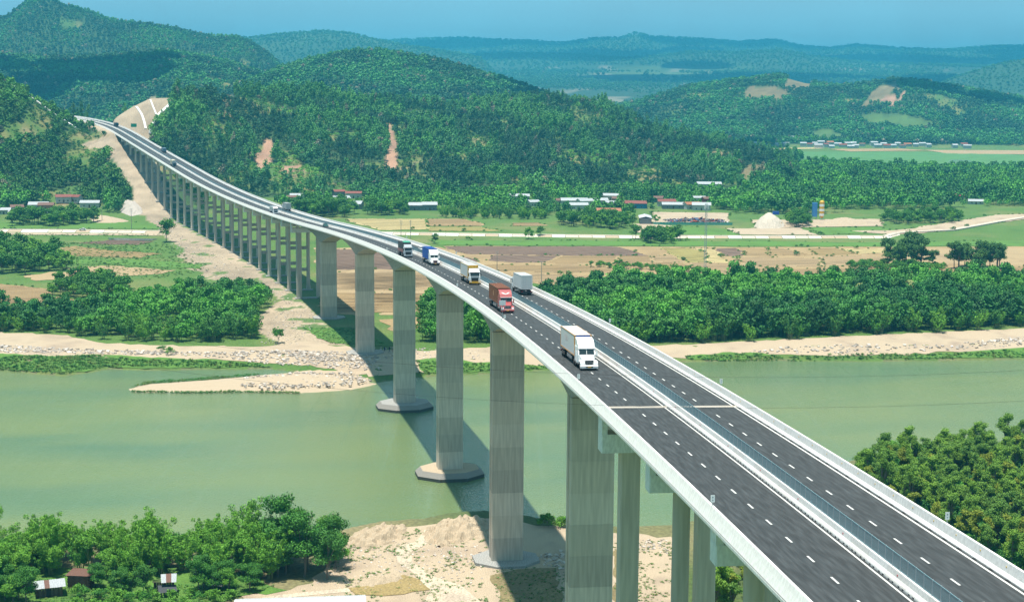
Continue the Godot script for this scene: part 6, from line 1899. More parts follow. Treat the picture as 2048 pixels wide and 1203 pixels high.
func build_vehicles() -> void:
	var t := on_road("container_truck", 31.0, -4.1, false)
	bonnet_tractor(t, "white_paint", "white_paint", "chrome")
	rig(t, 1.6, 17.8, [4.3, 5.6, 14.6, 15.9], true)
	container(t, 5.35, 12.2, 1.36, 2.88, "white_box", "orange_paint", false)
	var g := Geo.new()
	g.box(Vector3(-0.95, 4.05, 5.2), Vector3(0.95, 4.2, 5.34))
	put(t, "blue_tarpaulin", g.mesh(), M.blue_paint)
	g = Geo.new()
	for k in 4:
		g.box(Vector3(1.2135, 2.75, 11.3 + k * 0.75), Vector3(1.2155, 3.55, 11.5 + k * 0.75))
	put(t, "faded_lettering", g.mesh(), M.pink_print)
	tag(t, "white bonneted lorry with orange framed white container straddling the lane line", "truck", "container lorries on the viaduct")

	t = on_road("container_truck", 111.0, -4.6, false)
	bonnet_tractor(t, "red_paint", "red_paint", "chrome")
	rig(t, 1.6, 17.8, [4.3, 5.6, 14.6, 15.9], true)
	container(t, 5.35, 12.2, 1.36, 2.88, "rust_box", "rust_box", false)
	g = Geo.new()
	for sx in [-1.0, 1.0]:
		g.quad(Vector3(0, 3.2, 2.70), Vector3(sx * 0.7, 3.5, 3.05), Vector3(sx * 0.7, 3.62, 3.22), Vector3(0, 3.36, 2.88))
	put(t, "white_chevron", g.mesh(), M.white_paint)
	g = Geo.new()
	g.box(Vector3(-1.05, 2.66, 2.3), Vector3(1.05, 2.76, 2.62))
	put(t, "sun_visor", g.mesh(), M.white_paint)
	g = Geo.new()
	for i in 16:
		var a0 := TAU * i / 16.0
		var a1 := TAU * (i + 1) / 16.0
		g.tri(Vector3(1.214, 2.9, 11.0), Vector3(1.214, 2.9 + 0.55 * sin(a0), 11.0 + 0.55 * cos(a0)), Vector3(1.214, 2.9 + 0.55 * sin(a1), 11.0 + 0.55 * cos(a1)))
	put(t, "faded_emblem", g.mesh(), M.faded_print)
	tag(t, "red bonneted lorry hauling a rust brown container along the parapet lane", "truck", "container lorries on the viaduct")

	t = on_road("container_truck", 178.0, -1.75, false)
	flat_cab(t, "white_paint", "grey_paint", "yellow_paint", 3.6)
	rig(t, 1.2, 15.6, [4.0, 5.3, 12.6, 13.9], true)
	container(t, 3.2, 12.2, 1.36, 2.88, "white_box", "yellow_paint", false)
	g = Geo.new()
	g.box(Vector3(-1.0, 3.0, 3.12), Vector3(1.0, 4.1, 3.19))
	put(t, "container_panel", g.mesh(), M.yellow_paint)
	tag(t, "yellow and white flat fronted lorry with white container", "truck", "container lorries on the viaduct")

	t = on_road("container_truck", 245.0, -2.0, false)
	bonnet_tractor(t, "white_paint", "dark_steel", "dark_red")
	rig(t, 1.6, 17.8, [4.3, 5.6, 14.6, 15.9], true)
	container(t, 5.35, 12.2, 1.36, 2.88, "blue_paint", "blue_paint", false)
	tag(t, "white bonneted lorry with a bright blue container", "truck", "container lorries on the viaduct")

	t = on_road("tarpaulin_truck", 281.0, -4.6, false)
	flat_cab(t, "grey_paint", "grey_paint", "grey_paint", 3.7)
	rig(t, 1.2, 14.0, [4.0, 5.3, 11.2, 12.5], false)
	g = Geo.new()
	g.box(Vector3(-1.22, 1.36, 2.9), Vector3(1.22, 2.3, 14.0))
	put(t, "cargo_bed", g.mesh(), M.dark_red)
	g = Geo.new()
	g.extrude_x([Vector2(2.95, 2.3), Vector2(2.95, 4.2), Vector2(6.0, 4.28), Vector2(10.0, 4.22), Vector2(13.9, 4.2), Vector2(13.9, 2.3)], -1.2, 1.2)
	put(t, "tarpaulin", g.mesh(), M.dark_canvas)
	g = Geo.new()
	g.extrude_x([Vector2(3.3, 4.22), Vector2(3.4, 4.45), Vector2(6.6, 4.5), Vector2(6.8, 4.28)], -1.05, 0.9)
	put(t, "green_sheet", g.mesh(), M.green_sheet)
	tag(t, "grey flat fronted lorry with dark tarpaulin and a green sheet", "truck")

	t = on_road("box_truck", 149.0, 5.1, true, 12.4)
	flat_cab(t, "white_paint", "grey_paint", "white_paint", 3.4)
	rig(t, 1.2, 12.3, [9.2, 10.5], false)
	container(t, 2.5, 9.9, 1.3, 2.9, "white_box", "white_box", true)
	tag(t, "white box lorry showing its closed rear doors", "truck", "box lorries driving away")

	t = on_road("box_truck", 634.0, 5.2, true, 12.4)
	flat_cab(t, "white_paint", "grey_paint", "white_paint", 3.4)
	rig(t, 1.2, 12.3, [9.2, 10.5], false)
	container(t, 2.5, 9.9, 1.3, 2.9, "pale_box", "pale_box", true)
	tag(t, "pale grey box lorry driving away past the far approach spans", "truck", "box lorries driving away")

	t = on_road("tipper_truck", 614.0, -4.9, false)
	flat_cab(t, "white_paint", "grey_paint", "white_paint", 3.5)
	rig(t, 1.2, 11.0, [8.0, 9.3], false)
	g = Geo.new()
	g.box(Vector3(-1.22, 1.3, 2.8), Vector3(1.22, 3.5, 11.0))
	put(t, "cargo_bed", g.mesh(), M.grey_paint)
	tag(t, "white fronted lorry with a grey bed on the far approach spans", "truck")

	t = on_road("cargo_truck", 950.0, -4.5, false)
	flat_cab(t, "blue_grey_paint", "dark", "dark", 3.1)
	rig(t, 1.2, 11.0, [8.0, 9.3], false)
	g = Geo.new()
	g.box(Vector3(-1.22, 1.3, 2.7), Vector3(1.22, 4.1, 11.0))
	put(t, "cargo_box", g.mesh(), M.cream_box)
	tag(t, "cream box lorry with dark cab near the far end of the viaduct", "truck")

	t = on_road("cargo_truck", 1052.0, 5.3, true, 9.0)
	flat_cab(t, "blue_grey_paint", "dark", "dark", 3.1)
	rig(t, 1.2, 8.8, [6.8], false)
	g = Geo.new()
	g.box(Vector3(-1.2, 1.2, 2.5), Vector3(1.2, 3.4, 8.8))
	put(t, "cargo_box", g.mesh(), M.blue_grey_paint)
	tag(t, "small blue grey lorry driving away up the far spans", "truck")

	t = on_road("cargo_truck", 1285.0, 4.6, true, 9.0)
	flat_cab(t, "blue_grey_paint", "dark", "dark", 3.1)
	rig(t, 1.2, 8.8, [6.8], false)
	g = Geo.new()
	g.box(Vector3(-1.2, 1.2, 2.5), Vector3(1.2, 3.5, 8.8))
	put(t, "cargo_box", g.mesh(), M.dark_canvas)
	tag(t, "dark lorry on the road below the terraced cutting", "truck")

	car(on_road("car", 495.0, -1.9, false), "dark_green_paint", "dark green car alone on the middle of the viaduct")
	car(on_road("car", 312.0, 4.3, true, 4.4), "white_paint", "white pickup passing beyond the blue container lorry")
	var w := node("car", ground(-277.6, 1013.5, 0.92), PI * 0.5 + 0.03)
	car(w, "white_paint", "white car on the canal road beneath the hamlet")


func car(t: Node3D, paint: String, label: String) -> void:
	var g := Geo.new()
	g.extrude_x([Vector2(0.0, 0.35), Vector2(0.02, 0.62), Vector2(0.25, 0.78), Vector2(1.1, 0.92), Vector2(3.7, 0.95), Vector2(4.3, 0.9), Vector2(4.4, 0.6), Vector2(4.35, 0.35)], -0.88, 0.88)
	put(t, "body", g.mesh(), M[paint])
	g = Geo.new()
	g.extrude_x([Vector2(1.05, 0.92), Vector2(1.75, 1.4), Vector2(3.3, 1.42), Vector2(3.95, 0.95)], -0.74, 0.74)
	put(t, "cabin_glass", g.mesh(), M.glass)
	g = Geo.new()
	g.extrude_x([Vector2(1.72, 1.39), Vector2(1.85, 1.48), Vector2(3.2, 1.49), Vector2(3.35, 1.4)], -0.75, 0.75)
	put(t, "roof", g.mesh(), M[paint])
	for z in [0.8, 3.5]:
		for sx in [-1.0, 1.0]:
			wheel(t, sx * 0.78, z, 0.32, 0.22)
	tag(t, label, "car")


# ---------------------------------------------------------------- houses and other things of the valley
func house(x: float, d: float, w: float, dp: float, h: float, turn: float, wall: String, roof: String, label: String, category: String, group := "", detail := true) -> void:
	var o := node("house", ground(x, d, -0.3), deg_to_rad(turn))
	var g := Geo.new()
	var hh := h + 0.3
	var rise := dp * 0.2
	g.extrude_x([Vector2(-dp * 0.5, 0), Vector2(-dp * 0.5, hh), Vector2(0, hh + rise), Vector2(dp * 0.5, hh), Vector2(dp * 0.5, 0)], -w * 0.5, w * 0.5)
	put(o, "wall", g.mesh(), M["wall_" + wall])
	for sz in [-1.0, 1.0]:
		g = Geo.new()
		var a := Vector3(0, hh + rise + 0.1, 0)
		var e := Vector3(0, hh - 0.1, sz * (dp * 0.5 + 0.5))
		var over := w * 0.5 + 0.4
		var up := Vector3(0, 0.1, 0)
		var corners := [a + Vector3(-over, 0, 0), a + Vector3(over, 0, 0), e + Vector3(over, 0, 0), e + Vector3(-over, 0, 0)]
		g.quad(corners[0] + up, corners[1] + up, corners[2] + up, corners[3] + up)
		g.quad(corners[0], corners[3], corners[2], corners[1])
		for k in 4:
			g.quad(corners[k], corners[(k + 1) % 4], corners[(k + 1) % 4] + up, corners[k] + up)
		# ribs of the sheets or rows of tiles
		if detail:
			var n := int(w / 0.9)
			for k in n + 1:
				var fx := lerpf(-over, over, float(k) / n)
				g.beam(a + Vector3(fx, 0.12, 0), e + Vector3(fx, 0.12, 0), 0.09, 0.06)
		put(o, "roof_slope", g.mesh(), M["roof_" + roof])
	if detail:
		var front := dp * 0.5 + 0.02
		g = Geo.new()
		g.box(Vector3(-0.55, 0.3, front - 0.01), Vector3(0.55, 2.4, front + 0.05))
		put(o, "door", g.mesh(), M.door_wood)
		for sx in [-1.0, 1.0]:
			if w > 7.5:
				g = Geo.new()
				g.box(Vector3(sx * w * 0.28 - 0.6, 1.2, front - 0.01), Vector3(sx * w * 0.28 + 0.6, 2.3, front + 0.04))
				var win := put(o, "window", g.mesh(), M.wall_white)
				g = Geo.new()
				g.box(Vector3(sx * w * 0.28 - 0.5, 1.28, front + 0.02), Vector3(sx * w * 0.28 + 0.5, 2.22, front + 0.06))
				put(win, "pane", g.mesh(), M.glass)
	tag(o, label, category, group)


func build_houses() -> void:
	for h in HOUSES:
		house(h[0], h[1], h[2], h[3], h[4], h[5], h[6], h[7], h[8], "house")
	rng.seed = 19
	for f in FAR_HOUSES:
		house(f[0], f[1], rnd(8, 13), rnd(7, 9), rnd(3.4, 6.0), rnd(-14, 14), "white", f[2], {"tin": "pale roofed house in the far village along the rice plain", "redtile": "red tiled house in the far village along the rice plain", "orange": "orange roofed house in the far village along the rice plain", "rust": "brown roofed house in the far village along the rice plain"}[f[2]], "house", "far village along the rice plain", false)


func hut(called: String, x: float, d: float, turn: float, label: String) -> Node3D:
	var o := node(called, ground(x, d, -0.15), deg_to_rad(turn))
	tag(o, label, "hut")
	return o


func tin_sheets(o: Node3D, a: Vector3, b: Vector3, c: Vector3, e: Vector3, n: int, key: String) -> void:
	# a roof slope laid from separate corrugated sheets: ridge a-b, eave e-c
	for i in n:
		var g := Geo.new()
		var t0 := float(i) / n
		var t1 := float(i + 1) / n + 0.02
		var lift := Vector3(0, 0.02 * (i % 2) + 0.01 * (i % 3), 0)
		var ribs := 4
		for k in ribs:
			var u0 := lerpf(t0, t1, float(k) / ribs)
			var um := lerpf(t0, t1, (k + 0.5) / ribs)
			var u1 := lerpf(t0, t1, float(k + 1) / ribs)
			var rib := Vector3(0, 0.05, 0)
			g.quad(a.lerp(b, u0) + lift, a.lerp(b, um) + lift + rib, e.lerp(c, um) + lift + rib, e.lerp(c, u0) + lift)
			g.quad(a.lerp(b, um) + lift + rib, a.lerp(b, u1) + lift, e.lerp(c, u1) + lift, e.lerp(c, um) + lift + rib)
		put(o, "roof_sheet", g.mesh(), M[key if (i * 5 + n) % 4 or key == "roof_white" else "roof_rust"])


func planks(o: Node3D, a: Vector3, b: Vector3, h: float, n: int, key: String) -> void:
	for i in n:
		var g := Geo.new()
		var p := a.lerp(b, (i + 0.04) / n)
		var q := a.lerp(b, (i + 0.96) / n)
		var off := Vector3(0, h * 0.5, 0)
		g.beam(p + off, q + off, 0.05, h - 0.06 * (i % 3))
		put(o, "plank", g.mesh(), M[key + "_%d" % (i % 2)])


func build_huts() -> void:
	var o := hut("tin_hut", -89.4, 297.5, 20, "plank hut under a pale sagging tin roof beside the bamboo")
	planks(o, Vector3(-2.4, 0.1, 1.8), Vector3(2.4, 0.1, 1.8), 2.2, 10, "plank")
	planks(o, Vector3(2.4, 0.1, 1.8), Vector3(2.4, 0.1, -1.8), 2.3, 8, "plank")
	planks(o, Vector3(-2.4, 0.1, 1.8), Vector3(-2.4, 0.1, -1.8), 2.3, 8, "plank")
	tin_sheets(o, Vector3(-2.9, 3.1, 0), Vector3(2.9, 3.15, 0), Vector3(2.9, 2.25, 2.5), Vector3(-2.9, 2.2, 2.5), 6, "roof_tin")
	tin_sheets(o, Vector3(-2.9, 3.1, 0), Vector3(2.9, 3.15, 0), Vector3(2.9, 2.35, -2.4), Vector3(-2.9, 2.3, -2.4), 6, "roof_tin")
	var g := Geo.new()
	g.box(Vector3(-0.6, 0.1, 1.84), Vector3(0.3, 1.9, 1.9))
	put(o, "door", g.mesh(), M.dark)

	o = hut("brick_hut", -84.8, 303.5, -8, "small brown brick hut with flat edge half behind the bamboo")
	for row in 9:
		for k in 7:
			g = Geo.new()
			var x := -2.1 + k * 0.62 + (0.3 if row % 2 else 0.0)
			g.box(Vector3(x, 0.1 + row * 0.3, 1.6), Vector3(x + 0.6, 0.38 + row * 0.3, 1.75))
			put(o, "block", g.mesh(), M["block_%d" % ((row * 3 + k) % 2)])
	g = Geo.new()
	g.box(Vector3(-2.05, 0.0, -1.4), Vector3(2.2, 2.75, 1.59))
	put(o, "wall", g.mesh(), M.block_0)
	tin_sheets(o, Vector3(-2.4, 3.2, -1.8), Vector3(2.6, 3.2, -1.8), Vector3(2.6, 2.9, 2.1), Vector3(-2.4, 2.85, 2.1), 5, "roof_rust")

	o = hut("stilt_hut", -67.4, 299.0, 12, "two level pole hut with white tin sheets over a dark tarpaulin")
	for px in [-1.9, 0.0, 1.9]:
		for pz in [-1.4, 1.4]:
			g = Geo.new()
			g.ring(Vector3(px, -0.2, pz), Vector3(px, 3.1, pz), 0.06, 0.05, 6)
			put(o, "pole", g.mesh(), M.plank_0)
	tin_sheets(o, Vector3(-0.6, 3.7, -1.7), Vector3(2.4, 3.7, -1.7), Vector3(2.3, 3.05, 1.9), Vector3(-0.5, 3.05, 1.9), 3, "roof_tin")
	for k in 5:
		g = Geo.new()
		g.beam(Vector3(-2.2, 2.7 + 0.1 * k, -1.4 + k * 0.7), Vector3(0.2, 2.9 + 0.05 * k, -1.4 + k * 0.7), 0.07, 0.07)
		put(o, "rafter", g.mesh(), M.plank_1)
	g = Geo.new()
	g.quad(Vector3(-1.2, 2.5, 1.3), Vector3(2.3, 2.4, 1.3), Vector3(2.5, 1.6, 2.9), Vector3(-1.0, 1.3, 2.8))
	put(o, "tarpaulin", g.mesh(), M.dark_canvas)
	planks(o, Vector3(-1.9, 0.1, -1.35), Vector3(1.9, 0.1, -1.35), 2.2, 8, "plank")
	planks(o, Vector3(-1.9, 0.1, 1.35), Vector3(-0.4, 0.1, 1.35), 1.6, 4, "plank")

	o = hut("tarpaulin_shelter", -58.2, 303.0, -12, "low dark tarpaulin shelter with one pale sheet among the shrubs")
	for px in [-1.5, 1.5]:
		for pz in [-1.0, 1.0]:
			g = Geo.new()
			g.ring(Vector3(px, -0.2, pz), Vector3(px, 1.9, pz), 0.05, 0.04, 6)
			put(o, "pole", g.mesh(), M.plank_0)
	g = Geo.new()
	g.quad(Vector3(-1.8, 2.0, -1.2), Vector3(1.9, 1.9, -1.2), Vector3(2.1, 1.35, 1.7), Vector3(-1.7, 1.5, 1.6))
	put(o, "tarpaulin", g.mesh(), M.dark_canvas)
	tin_sheets(o, Vector3(-1.4, 2.15, -1.3), Vector3(0.1, 2.15, -1.3), Vector3(0.1, 2.0, -0.3), Vector3(-1.4, 2.0, -0.3), 2, "roof_tin")

	o = hut("long_shed", -39.5, 287.2, 7, "long white metal roof of a shed at the edge of the clearing")
	g = Geo.new()
	g.box(Vector3(-11.5, 0.0, -3.0), Vector3(11.5, 2.6, 3.0))
	put(o, "wall", g.mesh(), M.wall_white)
	tin_sheets(o, Vector3(-12, 3.6, 0), Vector3(12, 3.6, 0), Vector3(12, 2.7, 3.5), Vector3(-12, 2.7, 3.5), 24, "roof_white")
	tin_sheets(o, Vector3(-12, 3.6, 0), Vector3(12, 3.6, 0), Vector3(12, 2.7, -3.5), Vector3(-12, 2.7, -3.5), 24, "roof_white")


func pole(x: float, d: float, h: float, label: String, arms := 2) -> void:
	var o := node("utility_pole", ground(x, d, -0.3))
	var g := Geo.new()
	g.ring(Vector3.ZERO, Vector3(0, h, 0), 0.2, 0.12, 8)
	put(o, "shaft", g.mesh(), M.concrete_1)
	for k in arms:
		g = Geo.new()
		g.box(Vector3(-1.0, h - 0.5 - k * 0.9, -0.06), Vector3(1.0, h - 0.38 - k * 0.9, 0.06))
		put(o, "cross_arm", g.mesh(), M.galvanised)
	tag(o, label, "pole")


func lattice(o: Node3D, h: float, w0: float, w1: float, bays: int, thick: float) -> void:
	for sx in [-1.0, 1.0]:
		for sz in [-1.0, 1.0]:
			var g := Geo.new()
			g.beam(Vector3(sx * w0, 0, sz * w0), Vector3(sx * w1, h, sz * w1), thick, thick)
			put(o, "leg", g.mesh(), M.galvanised)
	var g := Geo.new()
	for k in bays:
		var y0 := h * k / bays
		var y1 := h * (k + 1) / bays
		var a := lerpf(w0, w1, float(k) / bays)
		var b := lerpf(w0, w1, float(k + 1) / bays)
		for r in 4:
			var t := Basis(Vector3.UP, r * PI * 0.5)
			g.beam(t * Vector3(-a, y0, a), t * Vector3(b, y1, b), thick * 0.7, thick * 0.7)
			g.beam(t * Vector3(-b, y1, b), t * Vector3(b, y1, b), thick * 0.7, thick * 0.7)
	put(o, "bracing", g.mesh(), M.galvanised)


func path_sheet(called: String, pts: Array, w: float, h: float, key: String) -> MeshInstance3D:
	# a low raised bank or road along world points (x, d)
	var g := Geo.new()
	for i in pts.size() - 1:
		var a: Vector2 = pts[i]
		var b: Vector2 = pts[i + 1]
		var n := int(a.distance_to(b) / 12.0) + 1
		for k in n:
			var p := a.lerp(b, float(k) / n)
			var q := a.lerp(b, float(k + 1) / n)
			var side := Vector2(-(b - a).y, (b - a).x).normalized() * w * 0.5
			var l0 := ground(p.x - side.x, p.y - side.y, h)
			var r0 := ground(p.x + side.x, p.y + side.y, h)
			var l1 := ground(q.x - side.x, q.y - side.y, h)
			var r1 := ground(q.x + side.x, q.y + side.y, h)
			g.quad(l0, l1, r1, r0)
			var dn := Vector3(0, -h - 0.3, 0)
			g.quad(l0, l0 + dn, l1 + dn, l1)
			g.quad(r0, r1, r1 + dn, r0 + dn)
	return put(self, called, g.mesh(), M[key])


func build_valley() -> void:
	# canal road on its low pale embankment
	structure(path_sheet("canal_road", CANAL_A, 4.8, 0.9, "soil_pale"))
	structure(path_sheet("canal_road", CANAL_B, 4.8, 0.9, "soil_pale"))
	for run in [CANAL_A, CANAL_B]:
		var wallg := node("canal_wall", Vector3.ZERO)
		tag(wallg, "pale concrete canal lining with %s panels beneath the road" % ("weedy" if run == CANAL_A else "worn"), "wall")
		for i in run.size() - 1:
			var a: Vector2 = run[i]
			var b: Vector2 = run[i + 1]
			if b.x > 262.0:
				continue
			var n := int(a.distance_to(b) / 8.0)
			for k in n:
				var p := a.lerp(b, (k + 0.02) / n)
				var q := a.lerp(b, (k + 0.98) / n)
				var g := Geo.new()
				var top0 := ground(p.x, p.y - 2.4, 0.88)
				var top1 := ground(q.x, q.y - 2.4, 0.88)
				var low0 := ground(p.x, p.y - 7.5, 0.0)
				var low1 := ground(q.x, q.y - 7.5, 0.0)
				g.quad(top0, top1, low1, low0)
				g.beam(top0, top1, 0.4, 0.3)
				put(wallg, "wall_panel", g.mesh(), [M.parapet, M.soil_sand, M.pier_2, M.soil_pale][(k * 7 + i * 3 + k / 5) % 4])
	var pond := drape(PackedVector2Array(POND), 0.12)
	structure(put(self, "pond_water", pond.mesh(), M.pond))
	# telecom mast
	var o := node("telecom_mast", ground(100.8, 825.0, -0.2))
	lattice(o, 37.0, 0.55, 0.4, 18, 0.12)
	for k in 3:
		var g := Geo.new()
		var a := TAU * k / 3.0 + 0.4
		g.obox(Transform3D(Basis(Vector3.UP, -a), Vector3(cos(a) * 1.0, 35.2, sin(a) * 1.0)), Vector3(0.25, 2.4, 0.45))
		g.beam(Vector3(0, 35, 0), Vector3(cos(a), 35, sin(a)), 0.08, 0.08)
		put(o, "antenna", g.mesh(), M.white_paint)
	tag(o, "slender lattice telecom mast standing in front of the fields", "mast")
	# cement silo and the blue tower beside it
	o = node("silo", ground(222.5, 1141.0))
	for k in 6:
		var g := Geo.new()
		g.smooth = true
		g.ring(Vector3(0, 3.0 + k * 1.7, 0), Vector3(0, 4.7 + k * 1.7, 0), 1.8, 1.8, 20, k == 5)
		put(o, "band", g.mesh(), M.yellow_paint if k % 2 else M.white_paint)
	var g2 := Geo.new()
	g2.ring(Vector3(0, 1.2, 0), Vector3(0, 3.0, 0), 0.4, 1.8, 20)
	put(o, "cone", g2.mesh(), M.yellow_paint)
	g2 = Geo.new()
	g2.ring(Vector3(0, 13.2, 0), Vector3(0, 14.2, 0), 1.8, 0.5, 20)
	put(o, "cap", g2.mesh(), M.yellow_paint)
	for k in 4:
		g2 = Geo.new()
		var a := TAU * (k + 0.5) / 4.0
		g2.beam(Vector3(cos(a) * 1.5, -0.2, sin(a) * 1.5), Vector3(cos(a) * 1.5, 3.4, sin(a) * 1.5), 0.2, 0.2)
		put(o, "leg", g2.mesh(), M.galvanised)
	tag(o, "yellow and white banded cement silo", "silo")
	o = node("mixing_tower", ground(218.0, 1143.0, -0.2))
	for k in 3:
		g2 = Geo.new()
		g2.box(Vector3(-2.0, 3.4 * k + 2.4, -1.6), Vector3(1.4, 3.4 * k + 5.7, 1.6))
		put(o, "cladding", g2.mesh(), M.sky_blue_paint)
	g2 = Geo.new()
	for sx in [-1.8, 1.2]:
		for sz in [-1.4, 1.4]:
			g2.beam(Vector3(sx, 0, sz), Vector3(sx, 2.5, sz), 0.25, 0.25)
	put(o, "frame", g2.mesh(), M.galvanised)
	tag(o, "blue clad mixing tower next to the banded silo", "tower")
	o = node("belt_conveyor", ground(205.0, 1138.0))
	g2 = Geo.new()
	g2.beam(Vector3(-5, 0.4, 1.5), Vector3(9, 7.0, 0), 0.9, 0.5)
	put(o, "boom", g2.mesh(), M.blue_grey_paint)
	g2 = Geo.new()
	g2.beam(Vector3(1, -0.2, 0.8), Vector3(1, 3.2, 0.8), 0.3, 0.3)
	g2.beam(Vector3(6, -0.2, 0.4), Vector3(6, 5.5, 0.4), 0.3, 0.3)
	put(o, "support", g2.mesh(), M.galvanised)
	tag(o, "grey inclined belt conveyor leading up to the blue tower", "conveyor")
	o = node("water_tank", ground(183.0, 1102.0, 6.7))
	g2 = Geo.new()
	g2.box(Vector3(-2.2, 0, -1.2), Vector3(2.2, 2.2, 1.2))
	for k in 6:
		g2.box(Vector3(-2.1 + k * 0.8, 0.1, 1.2), Vector3(-1.9 + k * 0.8, 2.1, 1.28))
	put(o, "body", g2.mesh(), M.blue_paint)
	tag(o, "bright blue steel tank on the pale sand cone", "tank")
	o = node("loader", ground(183.5, 1083.0), 0.4)
	g2 = Geo.new()
	g2.box(Vector3(-2.4, 0.8, -0.9), Vector3(1.2, 1.6, 0.9))
	put(o, "body", g2.mesh(), M.red_paint)
	g2 = Geo.new()
	g2.box(Vector3(-1.0, 1.6, -0.7), Vector3(0.4, 2.8, 0.7))
	put(o, "cab", g2.mesh(), M.yellow_paint)
	g2 = Geo.new()
	g2.extrude_x([Vector2(-1.2, 0.1), Vector2(-1.2, 0.9), Vector2(1.2, 0.9), Vector2(1.2, 0.1)], 1.9, 2.9)
	g2.beam(Vector3(1.0, 1.2, 0), Vector3(2.2, 0.6, 0), 0.3, 0.3)
	put(o, "bucket", g2.mesh(), M.red_paint)
	for sx in [-1.6, 0.6]:
		for sz in [-1.0, 1.0]:
			var wn := Node3D.new()
			wn.name = "axle_end"
			wn.rotation.y = PI * 0.5
			wn.position = Vector3(sx, 0, sz)
			o.add_child(wn, true)
			put(wn, "tyre", wheel_mesh(), M.rubber)
	tag(o, "small red loader parked at the foot of the sand cone", "loader")
	# white warehouse and teal fence of the scrapyard
	o = node("warehouse", ground(92.5, 1105.0, -0.2), -0.05)
	g2 = Geo.new()
	g2.extrude_x([Vector2(-11.5, 0), Vector2(-11.5, 4.5), Vector2(11.5, 4.5), Vector2(11.5, 0)], -4.0, 4.0)
	put(o, "wall", g2.mesh(), M.wall_grey)
	tin_sheets(o, Vector3(0, 5.6, 12), Vector3(0, 5.6, -12), Vector3(4.5, 4.5, -12), Vector3(4.5, 4.5, 12), 12, "roof_white")
	tin_sheets(o, Vector3(0, 5.6, 12), Vector3(0, 5.6, -12), Vector3(-4.5, 4.5, -12), Vector3(-4.5, 4.5, 12), 12, "roof_white")
	tag(o, "long white roofed warehouse beside the scrapyard", "warehouse")
	o = node("scrapyard_fence", Vector3.ZERO)
	for k in 26:
		g2 = Geo.new()
		var x0 := 97.0 + k * 2.1
		g2.beam(ground(x0, 1091.0, 0.9), ground(x0 + 2.04, 1091.0, 0.9), 0.06, 1.9)
		put(o, "fence_panel", g2.mesh(), M.teal_paint)
	tag(o, "teal sheet fence along the front of the scrapyard", "fence")
	rng.seed = 23
	var scrap := Geo.new()
	scrap.tinted = true
	for k in 420:
		var x := 108.0 + rnd(0, 42)
		var d := 1095.0 + rnd(0, 36)
		var heap := 2.8 * maxf(0.0, sin((x - 108.0) / 42.0 * PI)) * maxf(0.15, sin((d - 1093.0) / 40.0 * PI))
		var tones := [Color(0.05, 0.05, 0.06), Color(0.16, 0.07, 0.04), Color(0.22, 0.21, 0.20), Color(0.10, 0.05, 0.05), Color(0.04, 0.08, 0.18), Color(0.45, 0.44, 0.42), Color(0.30, 0.06, 0.04)]
		scrap.col = tones[rng.randi() % tones.size()] * rnd(0.7, 1.2)
		scrap.obox(Transform3D(Basis.from_euler(Vector3(rnd(-0.5, 0.5), rnd(0, TAU), rnd(-0.5, 0.5))), ground(x, d, rnd(0.1, 0.6) + heap * rng.randf())), Vector3(rnd(0.4, 3.2), rnd(0.2, 1.0), rnd(0.3, 1.4)))
	tag(put(self, "scrap_heap", scrap.mesh(), M.scrap), "rusty dark scrap metal heaped behind the teal fence", "scrap heap", "", "stuff")
	# steel truss footbridge far off
	o = node("truss_bridge", ground(560.0, 1995.0, 0.0))
	for sz in [-2.5, 2.5]:
		g2 = Geo.new()
		for k in 6:
			var x := -15.0 + k * 5.0
			g2.beam(Vector3(x, 3.0, sz), Vector3(x + 5.0, 3.0, sz), 0.3, 0.3)
			g2.beam(Vector3(x, 3.0, sz), Vector3(x + 2.5, 6.5, sz), 0.25, 0.25)
			g2.beam(Vector3(x + 2.5, 6.5, sz), Vector3(x + 5.0, 3.0, sz), 0.25, 0.25)
			if k < 5:
				g2.beam(Vector3(x + 2.5, 6.5, sz), Vector3(x + 7.5, 6.5, sz), 0.3, 0.3)
		put(o, "truss", g2.mesh(), M.pale_blue_paint)
	g2 = Geo.new()
	g2.box(Vector3(-15, 2.7, -2.4), Vector3(15, 3.0, 2.4))
	put(o, "deck", g2.mesh(), M.concrete_1)
	for sx in [-14.0, 14.0]:
		g2 = Geo.new()
		g2.box(Vector3(sx - 0.8, -0.5, -2.4), Vector3(sx + 0.8, 2.7, 2.4))
		put(o, "support", g2.mesh(), M.concrete_1)
	tag(o, "pale blue steel truss bridge half hidden by eastern woods", "bridge")
	# poles
	pole(-248.0, 1030.0, 14.0, "tall grey pole on the meadow beside the sand track", 3)
	pole(-280.0, 1080.0, 11.0, "slim pole standing in the meadow by the sand pile", 1)
	pole(14.6, 785.0, 11.0, "concrete pole in the pale field behind the viaduct", 2)
	pole(-8.0, 830.0, 11.0, "concrete pole at the edge of the brown field", 2)
	pole(-69.4, 985.0, 12.0, "first pole of the pair beside the canal road", 3)
	pole(-63.5, 985.0, 12.0, "second pole of the pair beside the canal road", 3)
	pole(-92.0, 1200.0, 11.0, "pole beside the open tin shelter", 1)
	# road sign past the abutment
	o = node("road_sign", line_pt(1240.0, 10.2, -0.4), 0.2)
	for sx in [-1.6, 1.6]:
		g2 = Geo.new()
		g2.ring(Vector3(sx, -0.4, 0), Vector3(sx, 7.2, 0), 0.12, 0.1, 8)
		put(o, "post", g2.mesh(), M.galvanised)
	g2 = Geo.new()
	g2.box(Vector3(-2.4, 4.2, 0.1), Vector3(2.4, 7.2, 0.18))
	put(o, "panel", g2.mesh(), M.sign_green)
	tag(o, "green motorway sign on two posts below the cutting", "sign")
